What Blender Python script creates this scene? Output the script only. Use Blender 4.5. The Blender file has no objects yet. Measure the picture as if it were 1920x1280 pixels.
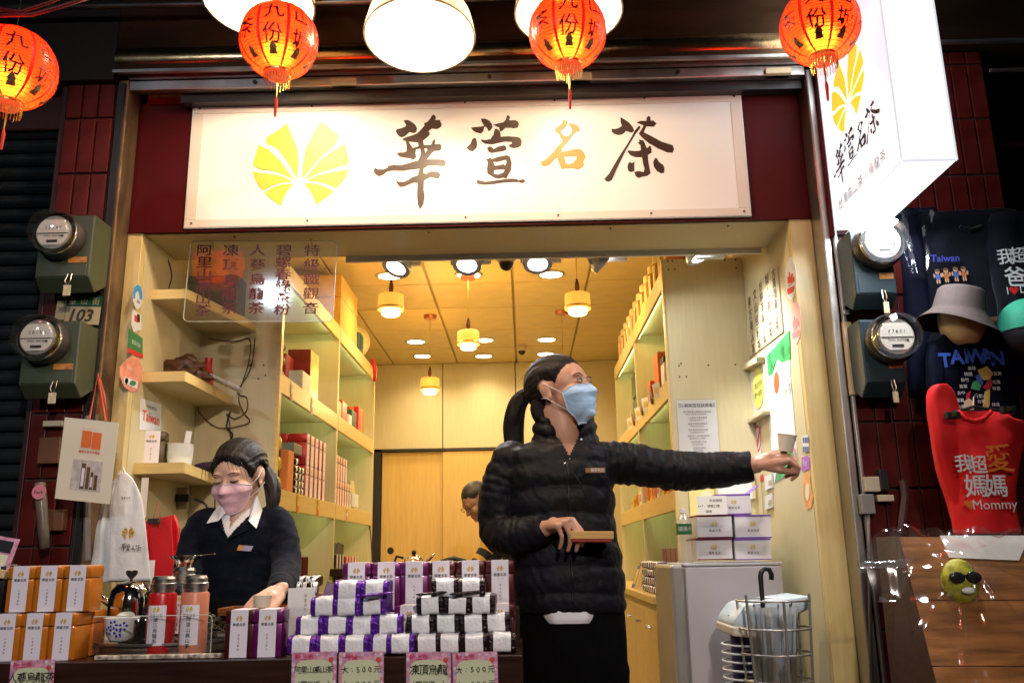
import bpy, bmesh, math, random
import numpy as np
from mathutils import Vector as V, Matrix, noise
from mathutils.geometry import tessellate_polygon
from mathutils.bvhtree import BVHTree
random.seed(7)
SC = bpy.context.scene
COL = SC.collection
PI = math.pi
# ------------------------------------------------------------------ camera
# true orientation solved from the shopfront's vertical lines and the room's depth lines
def _solve(vp, vv):
    a = np.array([vv[0]-960, 640-vv[1], 0.]); d = np.array([vp[0]-960, 640-vp[1], 0.])
    f = math.sqrt(-(a[0]*d[0]+a[1]*d[1])); a[2] = d[2] = -f
    U = a/np.linalg.norm(a); D = d/np.linalg.norm(d)
    X = np.cross(D, U); X /= np.linalg.norm(X); U = np.cross(X, D)
    return f, np.array([X, D, U])
FOC, MW = _solve((985, 1038), (840, -6050))
CAMZ = 1.15
cd = bpy.data.cameras.new('camera'); cam = bpy.data.objects.new('camera', cd); COL.objects.link(cam)
cd.sensor_width = 36; cd.lens = FOC*36/1920; cd.clip_start = .05; cd.clip_end = 200
cam.matrix_world = Matrix.Translation((0, 0, CAMZ)) @ Matrix([list(r) for r in MW]).to_4x4()
SC.camera = cam
def at(px, py, Y):                       # a measured point of the photograph at real depth Y
    r = MW @ np.array([px-960, 640-py, -FOC]); k = Y/r[1]
    return V((r[0]*k, Y, CAMZ+r[2]*k))
def atx(px, py, X):
    r = MW @ np.array([px-960, 640-py, -FOC]); k = X/r[0]
    return V((X, r[1]*k, CAMZ+r[2]*k))
def atz(px, py, Z):
    r = MW @ np.array([px-960, 640-py, -FOC]); k = (Z-CAMZ)/r[2]
    return V((r[0]*k, r[1]*k, Z))
# ------------------------------------------------------------------ world: night sky over the lane
w = bpy.data.worlds.new('World'); SC.world = w; w.use_nodes = True
nt = w.node_tree; bg = nt.nodes['Background']
sky = nt.nodes.new('ShaderNodeTexSky'); sky.sky_type = 'NISHITA'; sky.sun_disc = False
sky.sun_elevation = math.radians(2); sky.sun_rotation = math.radians(200)
nt.links.new(sky.outputs[0], bg.inputs[0]); bg.inputs[1].default_value = .005
SC.view_settings.view_transform = 'Standard'; SC.view_settings.look = 'None'
SC.view_settings.exposure = 0; SC.view_settings.gamma = 1; SC.view_settings.use_curve_mapping = False
SC.cycles.max_bounces = 6; SC.cycles.diffuse_bounces = 3; SC.cycles.glossy_bounces = 3
SC.cycles.transmission_bounces = 6; SC.cycles.transparent_max_bounces = 12
SC.cycles.sample_clamp_indirect = 4; SC.cycles.caustics_reflective = False; SC.cycles.caustics_refractive = False
SC.cycles.use_denoising = True
# ------------------------------------------------------------------ materials
MATS = {}
def mat(name, col, rough=.55, metal=0, var=.12, scale=6, stretch=(1, 1, 1), bump=.0, bscale=None, emit=None, es=0,
        trans=0, alpha=1, coat=0, spec=.5, sheen=0, dirt=0, ior=1.45, sss=0):
    if name in MATS: return MATS[name]
    m = bpy.data.materials.new(name); m.use_nodes = True; n = m.node_tree.nodes; l = m.node_tree.links
    p = n['Principled BSDF']; I = p.inputs
    I['Base Color'].default_value = (*col, 1); I['Roughness'].default_value = rough; I['Metallic'].default_value = metal
    I['Coat Weight'].default_value = coat; I['Specular IOR Level'].default_value = spec; I['Sheen Weight'].default_value = sheen
    I['Transmission Weight'].default_value = trans; I['Alpha'].default_value = alpha; I['IOR'].default_value = ior
    if sss: I['Subsurface Weight'].default_value = sss; I['Subsurface Radius'].default_value = (.01, .004, .002)
    if emit: I['Emission Color'].default_value = (*emit, 1); I['Emission Strength'].default_value = es
    if var or bump or dirt:
        tc = n.new('ShaderNodeTexCoord'); mp = n.new('ShaderNodeMapping'); mp.inputs['Scale'].default_value = [scale*s for s in stretch]
        l.new(tc.outputs['Object'], mp.inputs[0])
        nz = n.new('ShaderNodeTexNoise'); nz.inputs['Scale'].default_value = 1; nz.inputs['Detail'].default_value = 5
        l.new(mp.outputs[0], nz.inputs['Vector'])
        if var:
            mx = n.new('ShaderNodeMix'); mx.data_type = 'RGBA'
            mx.inputs['A'].default_value = (*[c*(1-var) for c in col], 1); mx.inputs['B'].default_value = (*[min(1, c*(1+var)) for c in col], 1)
            mr = n.new('ShaderNodeMapRange'); mr.inputs[1].default_value = .3; mr.inputs[2].default_value = .7
            l.new(nz.outputs[0], mr.inputs[0]); l.new(mr.outputs[0], mx.inputs['Factor']); last = mx.outputs['Result']
            if dirt:
                n2 = n.new('ShaderNodeTexNoise'); n2.inputs['Scale'].default_value = 2.3; n2.inputs['Detail'].default_value = 8; n2.inputs['Roughness'].default_value = .7
                l.new(tc.outputs['Object'], n2.inputs['Vector'])
                m2 = n.new('ShaderNodeMapRange'); m2.inputs[1].default_value = .5; m2.inputs[2].default_value = .75; m2.inputs[4].default_value = dirt
                l.new(n2.outputs[0], m2.inputs[0])
                mx2 = n.new('ShaderNodeMix'); mx2.data_type = 'RGBA'; mx2.inputs['B'].default_value = (.05, .035, .02, 1)
                l.new(last, mx2.inputs['A']); l.new(m2.outputs[0], mx2.inputs['Factor']); last = mx2.outputs['Result']
            l.new(last, I['Base Color'])
            rr = n.new('ShaderNodeMapRange'); rr.inputs[3].default_value = max(.03, rough*.8); rr.inputs[4].default_value = min(1, rough*1.2)
            l.new(nz.outputs[0], rr.inputs[0]); l.new(rr.outputs[0], I['Roughness'])
        if bump:
            nb = n.new('ShaderNodeTexNoise'); nb.inputs['Scale'].default_value = bscale or scale*3; nb.inputs['Detail'].default_value = 4
            mb = n.new('ShaderNodeMapping'); mb.inputs['Scale'].default_value = stretch
            l.new(tc.outputs['Object'], mb.inputs[0]); l.new(mb.outputs[0], nb.inputs['Vector'])
            b = n.new('ShaderNodeBump'); b.inputs['Strength'].default_value = bump; b.inputs['Distance'].default_value = .01
            l.new(nb.outputs[0], b.inputs['Height']); l.new(b.outputs[0], I['Normal'])
    MATS[name] = m
    return m
def M(name): return MATS[name]
laminate = mat('pale laminate', (.6, .51, .29), .45, var=.045, scale=5, stretch=(14, 14, 1), bump=.03)
jamb = mat('jamb laminate', (.64, .48, .2), .38, var=.08, scale=5, stretch=(14, 14, 1), bump=.03, dirt=.12)
lipwood = mat('shelf edge', (.68, .49, .18), .38, var=.07, scale=5, stretch=(1, 1, 16), bump=.02)
greenlit_white = mat('shelf back', (.55, .66, .42), .6, var=.05)  # white boards, with the green light of the led strips put into the colour
maroon = mat('maroon board', (.055, .003, .004), .6, spec=.12, var=.15, scale=3)
signwhite = mat('sign board', (.8, .75, .68), .33, var=.02, scale=2)
inkdark = mat('brush ink', (.035, .014, .006), .4, var=.3, scale=12)
inkorange = mat('orange ink', (.62, .25, .03), .42, var=.1)
logoyel = mat('logo yellow', (.74, .52, .04), .42, var=.1, scale=4)
steel = mat('dull steel', (.45, .43, .4), .38, metal=1, var=.25, scale=7, stretch=(1, 1, .3), bump=.15, dirt=.5)
rusty = mat('rusty steel', (.2, .13, .07), .5, metal=.7, var=.5, scale=14, stretch=(1, 1, .4), bump=.4, dirt=.6)
brownmetal = mat('brown metal cladding', (.075, .04, .02), .3, metal=.8, var=.35, scale=3, stretch=(.5, 1, 2), bump=.1, dirt=.3)
black = mat('black plastic', (.012, .012, .013), .4, var=.1)
darkwood = mat('dark stained wood', (.03, .012, .008), .3, spec=.25, var=.35, scale=5, stretch=(1, 6, 10), bump=.05)
midwood = mat('brown wood', (.22, .08, .02), .35, var=.3, scale=8, stretch=(1, 10, 10), bump=.05)
whitep = mat('white plastic', (.75, .75, .73), .35, var=.04)
chrome = mat('polished steel', (.75, .74, .72), .09, metal=1, var=.06)
brushed = mat('brushed steel', (.55, .52, .47), .3, metal=1, var=.12, scale=30, stretch=(1, 1, 8))
redtile = mat('red glazed tile', (.075, .008, .006), .34, spec=.3, var=.4, scale=9, bump=.15, bscale=30, dirt=.6)
grout = mat('dark grout', (.05, .03, .025), .9, var=.3, scale=20, bump=.3)
asphalt = mat('wet stone paving', (.05, .048, .045), .5, var=.3, scale=6, bump=.3)
floortile = mat('shop floor', (.25, .2, .14), .35, var=.12)
paper = mat('paper', (.8, .78, .74), .6, var=.03)
inkblack = mat('black print', (.02, .02, .02), .6, var=0)
# ------------------------------------------------------------------ mesh building
class MB:
    def __init__(s): s.v = []; s.f = []; s.m = []
    def add(s, v, f, m=0):
        b = len(s.v); s.v += [tuple(p) for p in v]; s.f += [tuple(b+i for i in q) for q in f]; s.m += [m]*len(f); return s
    def box(s, x0, x1, y0, y1, z0, z1, m=0):
        return s.add([(x0,y0,z0),(x1,y0,z0),(x1,y1,z0),(x0,y1,z0),(x0,y0,z1),(x1,y0,z1),(x1,y1,z1),(x0,y1,z1)],
                     [(0,3,2,1),(4,5,6,7),(0,1,5,4),(1,2,6,5),(2,3,7,6),(3,0,4,7)], m)
    def grid(s, fn, nu, nv, cu=False, cv=False, m=0):
        U = nu if cu else nu+1; W = nv if cv else nv+1
        v = [fn(i/nu, j/nv) for j in range(W) for i in range(U)]
        f = [(j*U+i, j*U+(i+1) % U, ((j+1) % W)*U+(i+1) % U, ((j+1) % W)*U+i) for j in range(nv) for i in range(nu)]
        return s.add(v, f, m)
    def lathe(s, prof, n=24, c=(0, 0, 0), m=0, axis=2, flip=False):
        def fn(u, v):
            k = int(round(v*(len(prof)-1))); r, z = prof[k]; a = 2*PI*u*(-1 if flip else 1)
            p = [r*math.cos(a), r*math.sin(a), z]
            if axis == 1: p = [p[0], -p[2], p[1]]
            if axis == 0: p = [p[2], p[0], p[1]]
            return (c[0]+p[0], c[1]+p[1], c[2]+p[2])
        return s.grid(fn, n, len(prof)-1, cu=True, m=m)
    def disc(s, c, r, n=24, m=0, axis=2):
        pts = []
        for i in range(n):
            a = 2*PI*i/n; q = (r*math.cos(a), r*math.sin(a))
            pts.append((c[0]+q[0], c[1]+q[1], c[2]) if axis == 2 else (c[0]+q[0], c[1], c[2]+q[1]) if axis == 1 else (c[0], c[1]+q[0], c[2]+q[1]))
        return s.add(pts, [tuple(range(n))], m)
    def tube(s, pts, r, n=8, m=0, caps=True, flat=1.0):
        pts = [V(p) for p in pts]; N = len(pts); rs = r if hasattr(r, '__len__') else [r]*N
        t0 = (pts[1]-pts[0]).normalized(); up = V((0, 0, 1)) if abs(t0.z) < .9 else V((0, 1, 0))
        side = t0.cross(up).normalized(); v = []
        for i, p in enumerate(pts):
            t = (pts[min(i+1, N-1)]-pts[max(i-1, 0)]).normalized()
            side = (side-t*side.dot(t)).normalized(); u2 = side.cross(t)
            for k in range(n):
                a = 2*PI*k/n; v.append(p+side*rs[i]*math.cos(a)+u2*rs[i]*flat*math.sin(a))
        f = [(i*n+k, (i+1)*n+k, (i+1)*n+(k+1) % n, i*n+(k+1) % n) for i in range(N-1) for k in range(n)]
        if caps: f += [tuple(range(n)), tuple(reversed(range((N-1)*n, N*n)))]
        return s.add(v, f, m)
    def ball(s, c, r, nu=16, nv=10, m=0, rot=None):
        r = r if hasattr(r, '__len__') else (r, r, r)
        def fn(u, v):
            a = 2*PI*u; b = PI*(v*.998+.001)
            p = V((r[0]*math.sin(b)*math.cos(a), r[1]*math.sin(b)*math.sin(a), -r[2]*math.cos(b)))
            return V(c)+(rot @ p if rot else p)
        return s.grid(fn, nu, nv, cu=True, m=m)
    def prism(s, pts, o, u, v, n, d, m=0, holes=(), back=True):     # outline in (u,v) extruded d along n
        loops = [list(pts)]+[list(h) for h in holes]; o, u, v, n = V(o), V(u), V(v), V(n)
        tri = tessellate_polygon([[V((x, y, 0)) for x, y in L] for L in loops]); flat = [p for L in loops for p in L]; N = len(flat)
        fr = [o+u*x+v*y+n*d for x, y in flat]; bk = [o+u*x+v*y for x, y in flat]
        good = []
        for t in tri:
            a, b, c = (flat[i] for i in t); ar = (b[0]-a[0])*(c[1]-a[1])-(b[1]-a[1])*(c[0]-a[0])
            if abs(ar) < 1e-14: continue
            good.append(tuple(t) if ar > 0 else tuple(reversed(t)))
        if d == 0: return s.add(fr, good, m)
        f = good+([tuple(N+i for i in reversed(t)) for t in good] if back else []); k = 0
        for L in loops:
            q = len(L)
            for i in range(q):
                a, b = k+i, k+(i+1) % q; f.append((a, b, N+b, N+a))
            k += q
        return s.add(fr+bk, f, m)
    def build(s, name, mats, parent=None, bevel=0, smooth=0, label=None, recalc=True, loc=None):
        me = bpy.data.meshes.new(name); me.from_pydata(s.v, [], s.f)
        for mt in (mats if isinstance(mats, (list, tuple)) else [mats]): me.materials.append(mt)
        me.polygons.foreach_set('material_index', s.m)
        if recalc or bevel:
            bm = bmesh.new(); bm.from_mesh(me)
            if bevel:
                bmesh.ops.remove_doubles(bm, verts=bm.verts, dist=1e-5)
                ed = [e for e in bm.edges if len(e.link_faces) == 2 and e.calc_face_angle(0) > .5]
                bmesh.ops.bevel(bm, geom=ed, offset=bevel, segments=2, affect='EDGES', profile=.5, clamp_overlap=True)
            bmesh.ops.recalc_face_normals(bm, faces=bm.faces); bm.to_mesh(me); bm.free()
        if smooth:
            me.polygons.foreach_set('use_smooth', [True]*len(me.polygons))
            if smooth > 0: me.set_sharp_from_angle(angle=smooth)
        o = bpy.data.objects.new(name, me); COL.objects.link(o)
        if parent: o.parent = parent
        if loc: o.location = loc
        if label: o['label'] = label
        return o
def B(x0, x1, y0, y1, z0, z1): return MB().box(x0, x1, y0, y1, z0, z1)
def tag(o, label=None, cat=None, group=None, kind=None):
    if label: o['label'] = label
    if cat: o['category'] = cat
    if group: o['group'] = group
    if kind: o['kind'] = kind
    return o
def thing(name, label, cat, loc=(0, 0, 0), rz=0, group=None):
    o = bpy.data.objects.new(name, None); COL.objects.link(o); o.empty_display_size = .05
    o.location = loc; o.rotation_euler = (0, 0, rz); return tag(o, label, cat, group)
def struct(o): o['kind'] = 'structure'; return o
def copy_tree(o, loc=None, rz=None, label=None, parent=None):
    c = o.copy(); COL.objects.link(c); c.parent = parent
    if loc is not None: c.location = loc
    if rz is not None: c.rotation_euler = (0, 0, rz)
    if label: c['label'] = label
    for ch in list(o.children): copy_tree(ch, parent=c)
    return c
def inst(o, loc, parent=None):                     # a repeat of one part, sharing its mesh
    c = o.copy(); COL.objects.link(c); c.parent = parent or o.parent; c.location = loc; return c
# ------------------------------------------------------------------ lettering
_TX = {}
def text_mesh(s, bold=0.0, shear=0):
    if any(ord(c_) > 0x2E80 for c_ in s): bold = min(bold, .011)
    k = (s, bold, shear)
    if k not in _TX:
        c = bpy.data.curves.new('t', 'FONT'); c.body = s; c.size = 1; c.offset = bold; c.align_x = 'CENTER'; c.align_y = 'CENTER'
        c.resolution_u = 2; c.shear = shear; c.fill_mode = 'FRONT'
        o = bpy.data.objects.new('t', c); me = bpy.data.meshes.new_from_object(o)
        vs = [(q.co.x, q.co.y) for q in me.vertices]; fs = [tuple(p.vertices) for p in me.polygons]
        bpy.data.objects.remove(o); bpy.data.curves.remove(c); bpy.data.meshes.remove(me)
        if vs:
            xs = [a for a, b in vs]; ys = [b for a, b in vs]; cx = (min(xs)+max(xs))/2; cy = (min(ys)+max(ys))/2
            vs = [(a-cx, b-cy) for a, b in vs]
        _TX[k] = (vs, fs)
    return _TX[k]
def lay_text(mb, s, o, u, v, n, h, bold=.0, eps=.0008, shear=0, m=0, sx=1.0, warp=None, jit=0):
    vs, fs = text_mesh(s, bold, shear); o, u, v, n = V(o), V(u), V(v), V(n)
    ja = random.uniform(-jit, jit) if jit else 0; ca, sa = math.cos(ja), math.sin(ja)
    out = []
    for x, y in vs:
        x, y = x*ca-y*sa, x*sa+y*ca
        if jit: x += .03*math.sin(7*y+ja*50); y += .03*math.sin(6*x+ja*70)
        p = o+u*(x*h*sx)+v*(y*h)+n*eps
        out.append(warp(x*h*sx, y*h) if warp else p)
    mb.add(out, fs, m)
def column(mb, s, o, u, v, n, h, pitch, **k):      # characters one under another
    for i, c in enumerate(s): lay_text(mb, c, V(o)-V(v)*pitch*i, u, v, n, h, **k)
# traced brush marks of the sign: (image origin, zoom scale, outlines with holes)
def _pl(s): a = [int(q) for q in s.replace(',', ' ').split()]; return list(zip(a[::2], a[1::2]))
GLYPHS = {
'hua': ((690, 200), 6.4, [
 ["428,172 460,163 500,172 545,200 575,230 590,268 578,305 550,322 520,312 495,308 470,335 440,358 405,372 370,355 345,325 335,295 345,275 400,262 440,248 460,228"],
 ["785,98 810,115 815,140 805,165 865,165 870,185 885,215 875,245 830,272 790,268 765,265 745,280 720,305 738,310 740,340 710,370 660,410 672,465 740,462 760,460 775,420 795,395 808,412 800,455 865,452 882,470 880,510 860,530 790,535 760,565 735,600 705,635 860,635 915,640 938,665 930,705 900,715 800,708 715,712 668,745 665,800 700,810 745,780 800,778 850,790 872,820 850,860 830,868 790,852 750,845 700,870 672,890 668,1000 680,1080 665,1170 625,1235 600,1180 590,1080 592,990 595,915 550,912 490,935 430,960 385,965 350,925 330,880 370,905 430,905 480,885 530,850 600,825 605,790 620,745 520,755 420,770 300,768 230,778 190,815 135,838 90,815 65,775 85,738 120,755 190,755 235,735 240,715 310,703 400,705 490,680 560,660 600,650 625,600 635,550 628,507 608,478 600,432 500,422 440,412 410,395 450,372 530,350 590,325 630,285 680,230 670,205 715,185 745,150 765,115", "675,505 700,498 715,520 690,558"],
 ["455,414 488,424 512,460 540,500 575,515 570,560 582,610 540,640 500,618 440,614 385,606 348,574 365,553 430,552 462,540 465,480"],
 ["541,499 607,479 627,491 627,506 576,514"]]),
'xuan': ((860, 200), 8, [
 ["335,185 400,185 460,215 500,265 508,310 480,355 450,372 430,330 405,300 385,310 370,370 330,408 250,385 205,350 188,318 250,312 340,302 385,290 355,245 338,210"],
 ["515,275 600,255 670,240 705,205 725,140 745,132 772,160 755,210 850,208 890,230 905,265 890,315 815,330 790,318 700,318 660,360 618,378 612,345 608,315 560,295"],
 ["330,495 400,505 480,490 490,465 520,430 540,345 565,335 608,360 628,400 632,455 750,448 880,458 925,475 945,525 935,590 880,615 820,625 765,605 752,580 800,562 795,530 700,525 600,545 500,570 400,560 350,535"],
 ["235,468 265,490 280,570 265,625 210,675 160,660 118,625 135,600 180,560 200,500"],
 ["425,630 455,600 490,605 525,640 600,600 680,582 712,605 715,650 660,670 560,685 490,698 450,680"],
 ["410,795 440,790 460,768 500,790 600,755 720,732 770,755 795,850 785,960 740,1030 715,1080 670,1065 600,1082 540,1070 480,1035 430,1005 425,930 440,820 415,815", "515,828 580,830 715,795 715,850 700,885 665,865 620,880 545,890", "530,955 600,945 695,945 670,990 620,1010 590,1020 532,1012"],
 ["265,1110 300,1105 400,1130 520,1115 700,1090 800,1082 870,1090 900,1110 960,1090 1000,1105 985,1140 940,1145 900,1130 800,1130 650,1140 520,1160 380,1172 280,1160"]]),
'ming': ((1000, 210), 10.664, [
 ["600,170 660,175 685,215 650,300 545,400 600,470 650,495 690,490 760,430 775,360 745,300 700,240 730,225 860,265 905,310 940,385 870,390 820,430 770,490 690,610 620,670 545,800 640,795 850,740 930,742 1010,810 1045,900 1000,1000 1010,1070 970,1110 890,1150 800,1125 680,1120 575,1145 540,1090 480,920 440,930 330,1050 260,1085 190,1085 135,1005 200,990 300,910 400,800 480,700 570,620 580,570 540,510 525,440 485,435 455,410 425,350 500,290 580,230", "615,895 870,885 860,940 810,1010 700,1055 650,1040"]]),
'cha': ((1120, 205), 9.144, [
 ["395,140 460,175 540,230 600,300 632,368 595,405 540,390 490,370 460,410 420,435 360,445 290,425 245,385 245,335 300,345 370,325 420,290 400,220"],
 ["715,285 742,310 720,350 650,430 600,510 480,720 390,900 320,1050 250,1210 190,1245 145,1230 120,1195 200,1110 290,950 400,770 520,590 600,450 640,372"],
 ["675,232 740,203 840,205 845,150 875,118 910,140 910,200 960,198 1015,250 965,300 840,295 795,400 900,450 1100,560 1290,620 1315,690 1290,745 1200,740 1040,670 880,580 760,480 710,420 750,360 795,280"],
 ["715,525 790,540 820,600 840,660 870,665 885,625 920,645 930,745 865,780 870,880 910,1100 850,1145 780,1150 710,1180 660,1150 635,1080 700,1060 790,1080 810,1020 785,940 765,820 650,822 570,790 515,730 530,708 640,720 720,715 748,700 740,620 695,575 725,560"],
 ["530,930 565,905 590,930 635,900 630,960 632,1055 580,1080 530,1055 515,990"],
 ["990,840 1020,845 1060,910 1130,960 1148,1020 1140,1090 1095,1100 1020,1060 965,980 960,900"]]),
'logo': ((460, 220), 7.529, [[s] for s in (
 "590,90 660,260 740,450 755,600 735,870 600,640 460,450 300,370 295,310 330,265 400,230 500,160",
 "185,395 330,460 480,600 690,880 560,820 400,760 200,735 110,680 120,620 150,530",
 "105,770 240,790 400,810 560,850 660,905 500,925 370,970 260,1035 200,980 140,880",
 "275,1060 420,980 540,945 680,945 600,1030 540,1140 505,1245 400,1180 320,1120",
 "1060,70 1180,150 1310,260 1310,310 1260,400 1100,530 930,710 800,870 810,700 850,460 960,240",
 "1410,375 1430,480 1465,630 1430,665 1250,720 1030,790 838,880 920,770 1100,570 1250,470",
 "1450,735 1430,830 1350,930 1280,1000 1150,940 1000,905 870,900 1000,830 1200,780",
 "830,935 1000,940 1120,980 1245,1045 1160,1120 1000,1230 960,1120 900,1020")])}
def glyph_px(k):                                     # outlines in photograph pixels
    (ox, oy), sc, shapes = GLYPHS[k]
    return [[[(ox+x/sc, oy+y/sc) for x, y in _pl(L)] for L in sh] for sh in shapes]
def glyph_norm(k):                                   # outlines in a box one unit high, centred
    g = glyph_px(k); ys = [y for s in g for L in s for x, y in L]; xs = [x for s in g for L in s for x, y in L]
    h = max(ys)-min(ys); cx = (min(xs)+max(xs))/2; cy = (min(ys)+max(ys))/2
    return [[[((x-cx)/h, (cy-y)/h) for x, y in L] for L in s] for s in g]
def lay_glyph(mb, k, o, u, v, n, h, eps=.0008, m=0, simple=False):
    for s in glyph_norm(k):
        L0 = s[0][::2] if simple and len(s[0]) > 8 else s[0]
        mb.prism([(x*h, y*h) for x, y in L0], V(o)+V(n)*eps, u, v, n, 0, m, holes=[] if simple else [[(x*h, y*h) for x, y in q] for q in s[1:]])
ON = ['first', 'second', 'third', 'fourth', 'fifth', 'sixth', 'seventh', 'eighth', 'ninth']
X_, Y_, Z_ = V((1, 0, 0)), V((0, 1, 0)), V((0, 0, 1))
def lamp(name, kind, loc, power, col=(1, 1, 1), size=.05, rot=None, parent=None, spot=None, blend=.5, shape=None, sy=None):
    l = bpy.data.lights.new(name, kind); l.energy = power; l.color = col
    if kind == 'AREA':
        l.size = size
        if sy: l.shape = 'RECTANGLE'; l.size_y = sy
    else: l.shadow_soft_size = size
    if kind == 'SPOT': l.spot_size = spot; l.spot_blend = blend
    o = bpy.data.objects.new(name, l); COL.objects.link(o); o.location = loc
    if rot is not None: o.rotation_euler = V(rot).to_track_quat('-Z', 'Y').to_euler()
    if parent: o.parent = parent
    return o
# ================================================================== THE SETTING
struct(B(-12, 12, -6, 2.1, -.3, 0).build('street', asphalt))
struct(B(-1.5, 1.1, 2.1, 8.2, -.3, .15).build('shop_floor', floortile))
struct(B(-12, -1.5, 2.1, 8.4, -.3, 0).build('pavement', asphalt)); struct(B(1.1, 12, 2.1, 8.4, -.3, 0).build('pavement', asphalt))
XL, XR, YF, YB, ZC = -1.43, 1.02, 3.1, 8.0, 2.9
wl = struct(B(XL-.06, XL, 3.137, YB, .15, ZC).build('left_wall', laminate)); wr = struct(B(XR, XR+.06, 3.137, YB, .15, ZC).build('right_wall', laminate))
# back wall: laminate panels with seams, one part each, and a sliding door
bw = struct(B(XL-.06, XR+.06, YB+.02, YB+.1, .15, ZC).build('back_wall', mat('dark seam', (.12, .08, .04), .8)))  # dark brown backing that appears in the seams between the panels
xs = [XL, -.74, -.06, .5, XR]
for a, b in zip(xs, xs[1:]):
    B(a+.004, b-.004, YB, YB+.018, 2.06 if b < 0 else .15, ZC).build('panel', laminate, bw, bevel=.002)
# ceiling: recessed grid with tiles
cl = struct(B(XL-.06, XR+.06, 3.42, YB+.1, ZC+.012, ZC+.06).build('ceiling', mat('ceiling grid', (.38, .27, .1), .6, var=.1)))
tilem = mat('ceiling tile', (.66, .5, .2), .5, var=.07, scale=9, bump=.05, bscale=60)
cols = [XL, -1.2, -.6, -.047, .45, XR-.02]; rows = [3.43, 3.74, 4.34, 4.94, 5.53, 6.11, 6.75, 7.37, 8.0]
for i in range(5):
    for j in range(8):
        B(cols[i]+.009, cols[i+1]-.009, rows[j]+.009, rows[j+1]-.009, ZC, ZC+.02).build('ceiling_tile', tilem, cl, bevel=.003)
# lintel box over the opening with its soffit, rising to the fascia
lt = thing('lintel', 'cream laminate box beam over the shop opening, sign board mounted on it', 'lintel')
B(-1.47, 1.1, 3.125, 3.42, 2.36, 3.0).build('soffit_box', laminate, lt, bevel=.003)
B(-.72, 1.0, 3.42, 3.436, 2.338, 2.41).build('white_trim', whitep, lt)
for x in (-1.1, -.35, .35, .8): B(x, x+.006, 3.15, 3.16, 2.356, 2.36).build('nail', black, lt)
# door jambs
def jambf(name, x0, x1, label):
    t = thing(name, label, 'jamb')
    B(x0, x1, 3.1, 3.135, .15, 2.36).build('face_board', jamb, t, bevel=.003)
    return t
jl = jambf('door_jamb', -1.487, -1.43, 'ochre laminate door jamb left of the opening beside the blue and red stickers')
jr = jambf('door_jamb', 1.02, 1.105, 'ochre laminate door jamb right of the opening beside the two pink oval stickers')
# steel shutter guide frame
fr = thing('shutter_frame', 'weathered steel shutter guide frame around the shop opening and white sign', 'frame')
B(-1.53, -1.487, 3.0, 3.14, 0, 2.95).build('left_guide', rusty, fr, bevel=.004)
B(-1.518, -1.497, 2.985, 3.0, 0, 2.93).build('guide_slot', black, fr)
B(1.105, 1.135, 3.0, 3.14, 0, 2.93).build('right_guide', steel, fr, bevel=.006)
B(1.137, 1.15, 2.98, 3.0, 0, 2.93).build('guide_lip', steel, fr, bevel=.003)
B(-1.487, 1.105, 3.0, 3.035, 2.905, 2.945).build('top_track', steel, fr, bevel=.004)
B(-1.487, 1.105, 2.985, 3.0, 2.948, 2.956).build('track_lip', steel, fr)
B(-1.3, 1.1, 3.04, 3.09, 2.87, 2.93).build('track_slot', black, fr)
for x in (-.66, .24, 1.0):
    B(x-.05, x+.05, 2.985, 3.03, 2.905, 2.93).build('bracket', mat('cream bracket', (.6, .5, .3), .5), fr, bevel=.004)
for x in (-1.0, -.1, .62): MB().tube([(x, 2.99, 2.925), (x, 3.0, 2.925)], .008, 10).build('bolt_head', black, fr)
# maroon backing and sign board
bk = thing('maroon_backing', 'dark maroon board behind the white shop sign', 'board')
B(-1.487, 1.105, 3.1, 3.124, 2.362, 2.9).build('board', maroon, bk, bevel=.002)
B(-1.487, 1.105, 3.092, 3.1, 2.358, 2.362).build('lower_edge', maroon, bk)
sg = thing('shop_sign', 'long white sign board with yellow leaf emblem and four brush characters', 'sign', (0, 0, 0))
sx0, sx1, sz0, sz1 = -1.27, .878, 2.368, 2.878
SY = 3.085
B(sx0, sx1, SY, SY+.015, sz0, sz1).build('board', signwhite, sg, bevel=.002)
bm_ = MB()
for a, b, c, d in ((sx0+.004, sx1-.004, sz0+.004, sz0+.034), (sx0+.004, sx1-.004, sz1-.034, sz1-.004), (sx0+.004, sx0+.045, sz0+.035, sz1-.035), (sx1-.045, sx1-.004, sz0+.035, sz1-.035)):
    bm_.box(a, b, SY-.002, SY-.0004, c, d)
bm_.build('border', mat('sign border', (.68, .58, .48), .4, var=.03), sg)
for x in (-1.24, -.8, -.2, .15, .5, .85):
    for z in (sz0+.02, sz1-.012): MB().tube([(x, SY-.005, z), (x, SY, z)], .004, 8).build('screw', black, sg)
for k, nm, mt in (('logo', 'emblem', logoyel), ('hua', 'brush_character', inkdark), ('xuan', 'brush_character', inkdark), ('ming', 'brush_character', inkorange), ('cha', 'brush_character', inkdark)):
    mb = MB()
    for s in glyph_px(k):
        q = [[(at(x, y, SY).x, at(x, y, SY).z) for x, y in L] for L in s]
        mb.prism(q[0], (0, SY-.0002, 0), X_, Z_, -Y_, .0018, 0, holes=q[1:], back=False)
    mb.build(nm, mt, sg, recalc=False)
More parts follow.
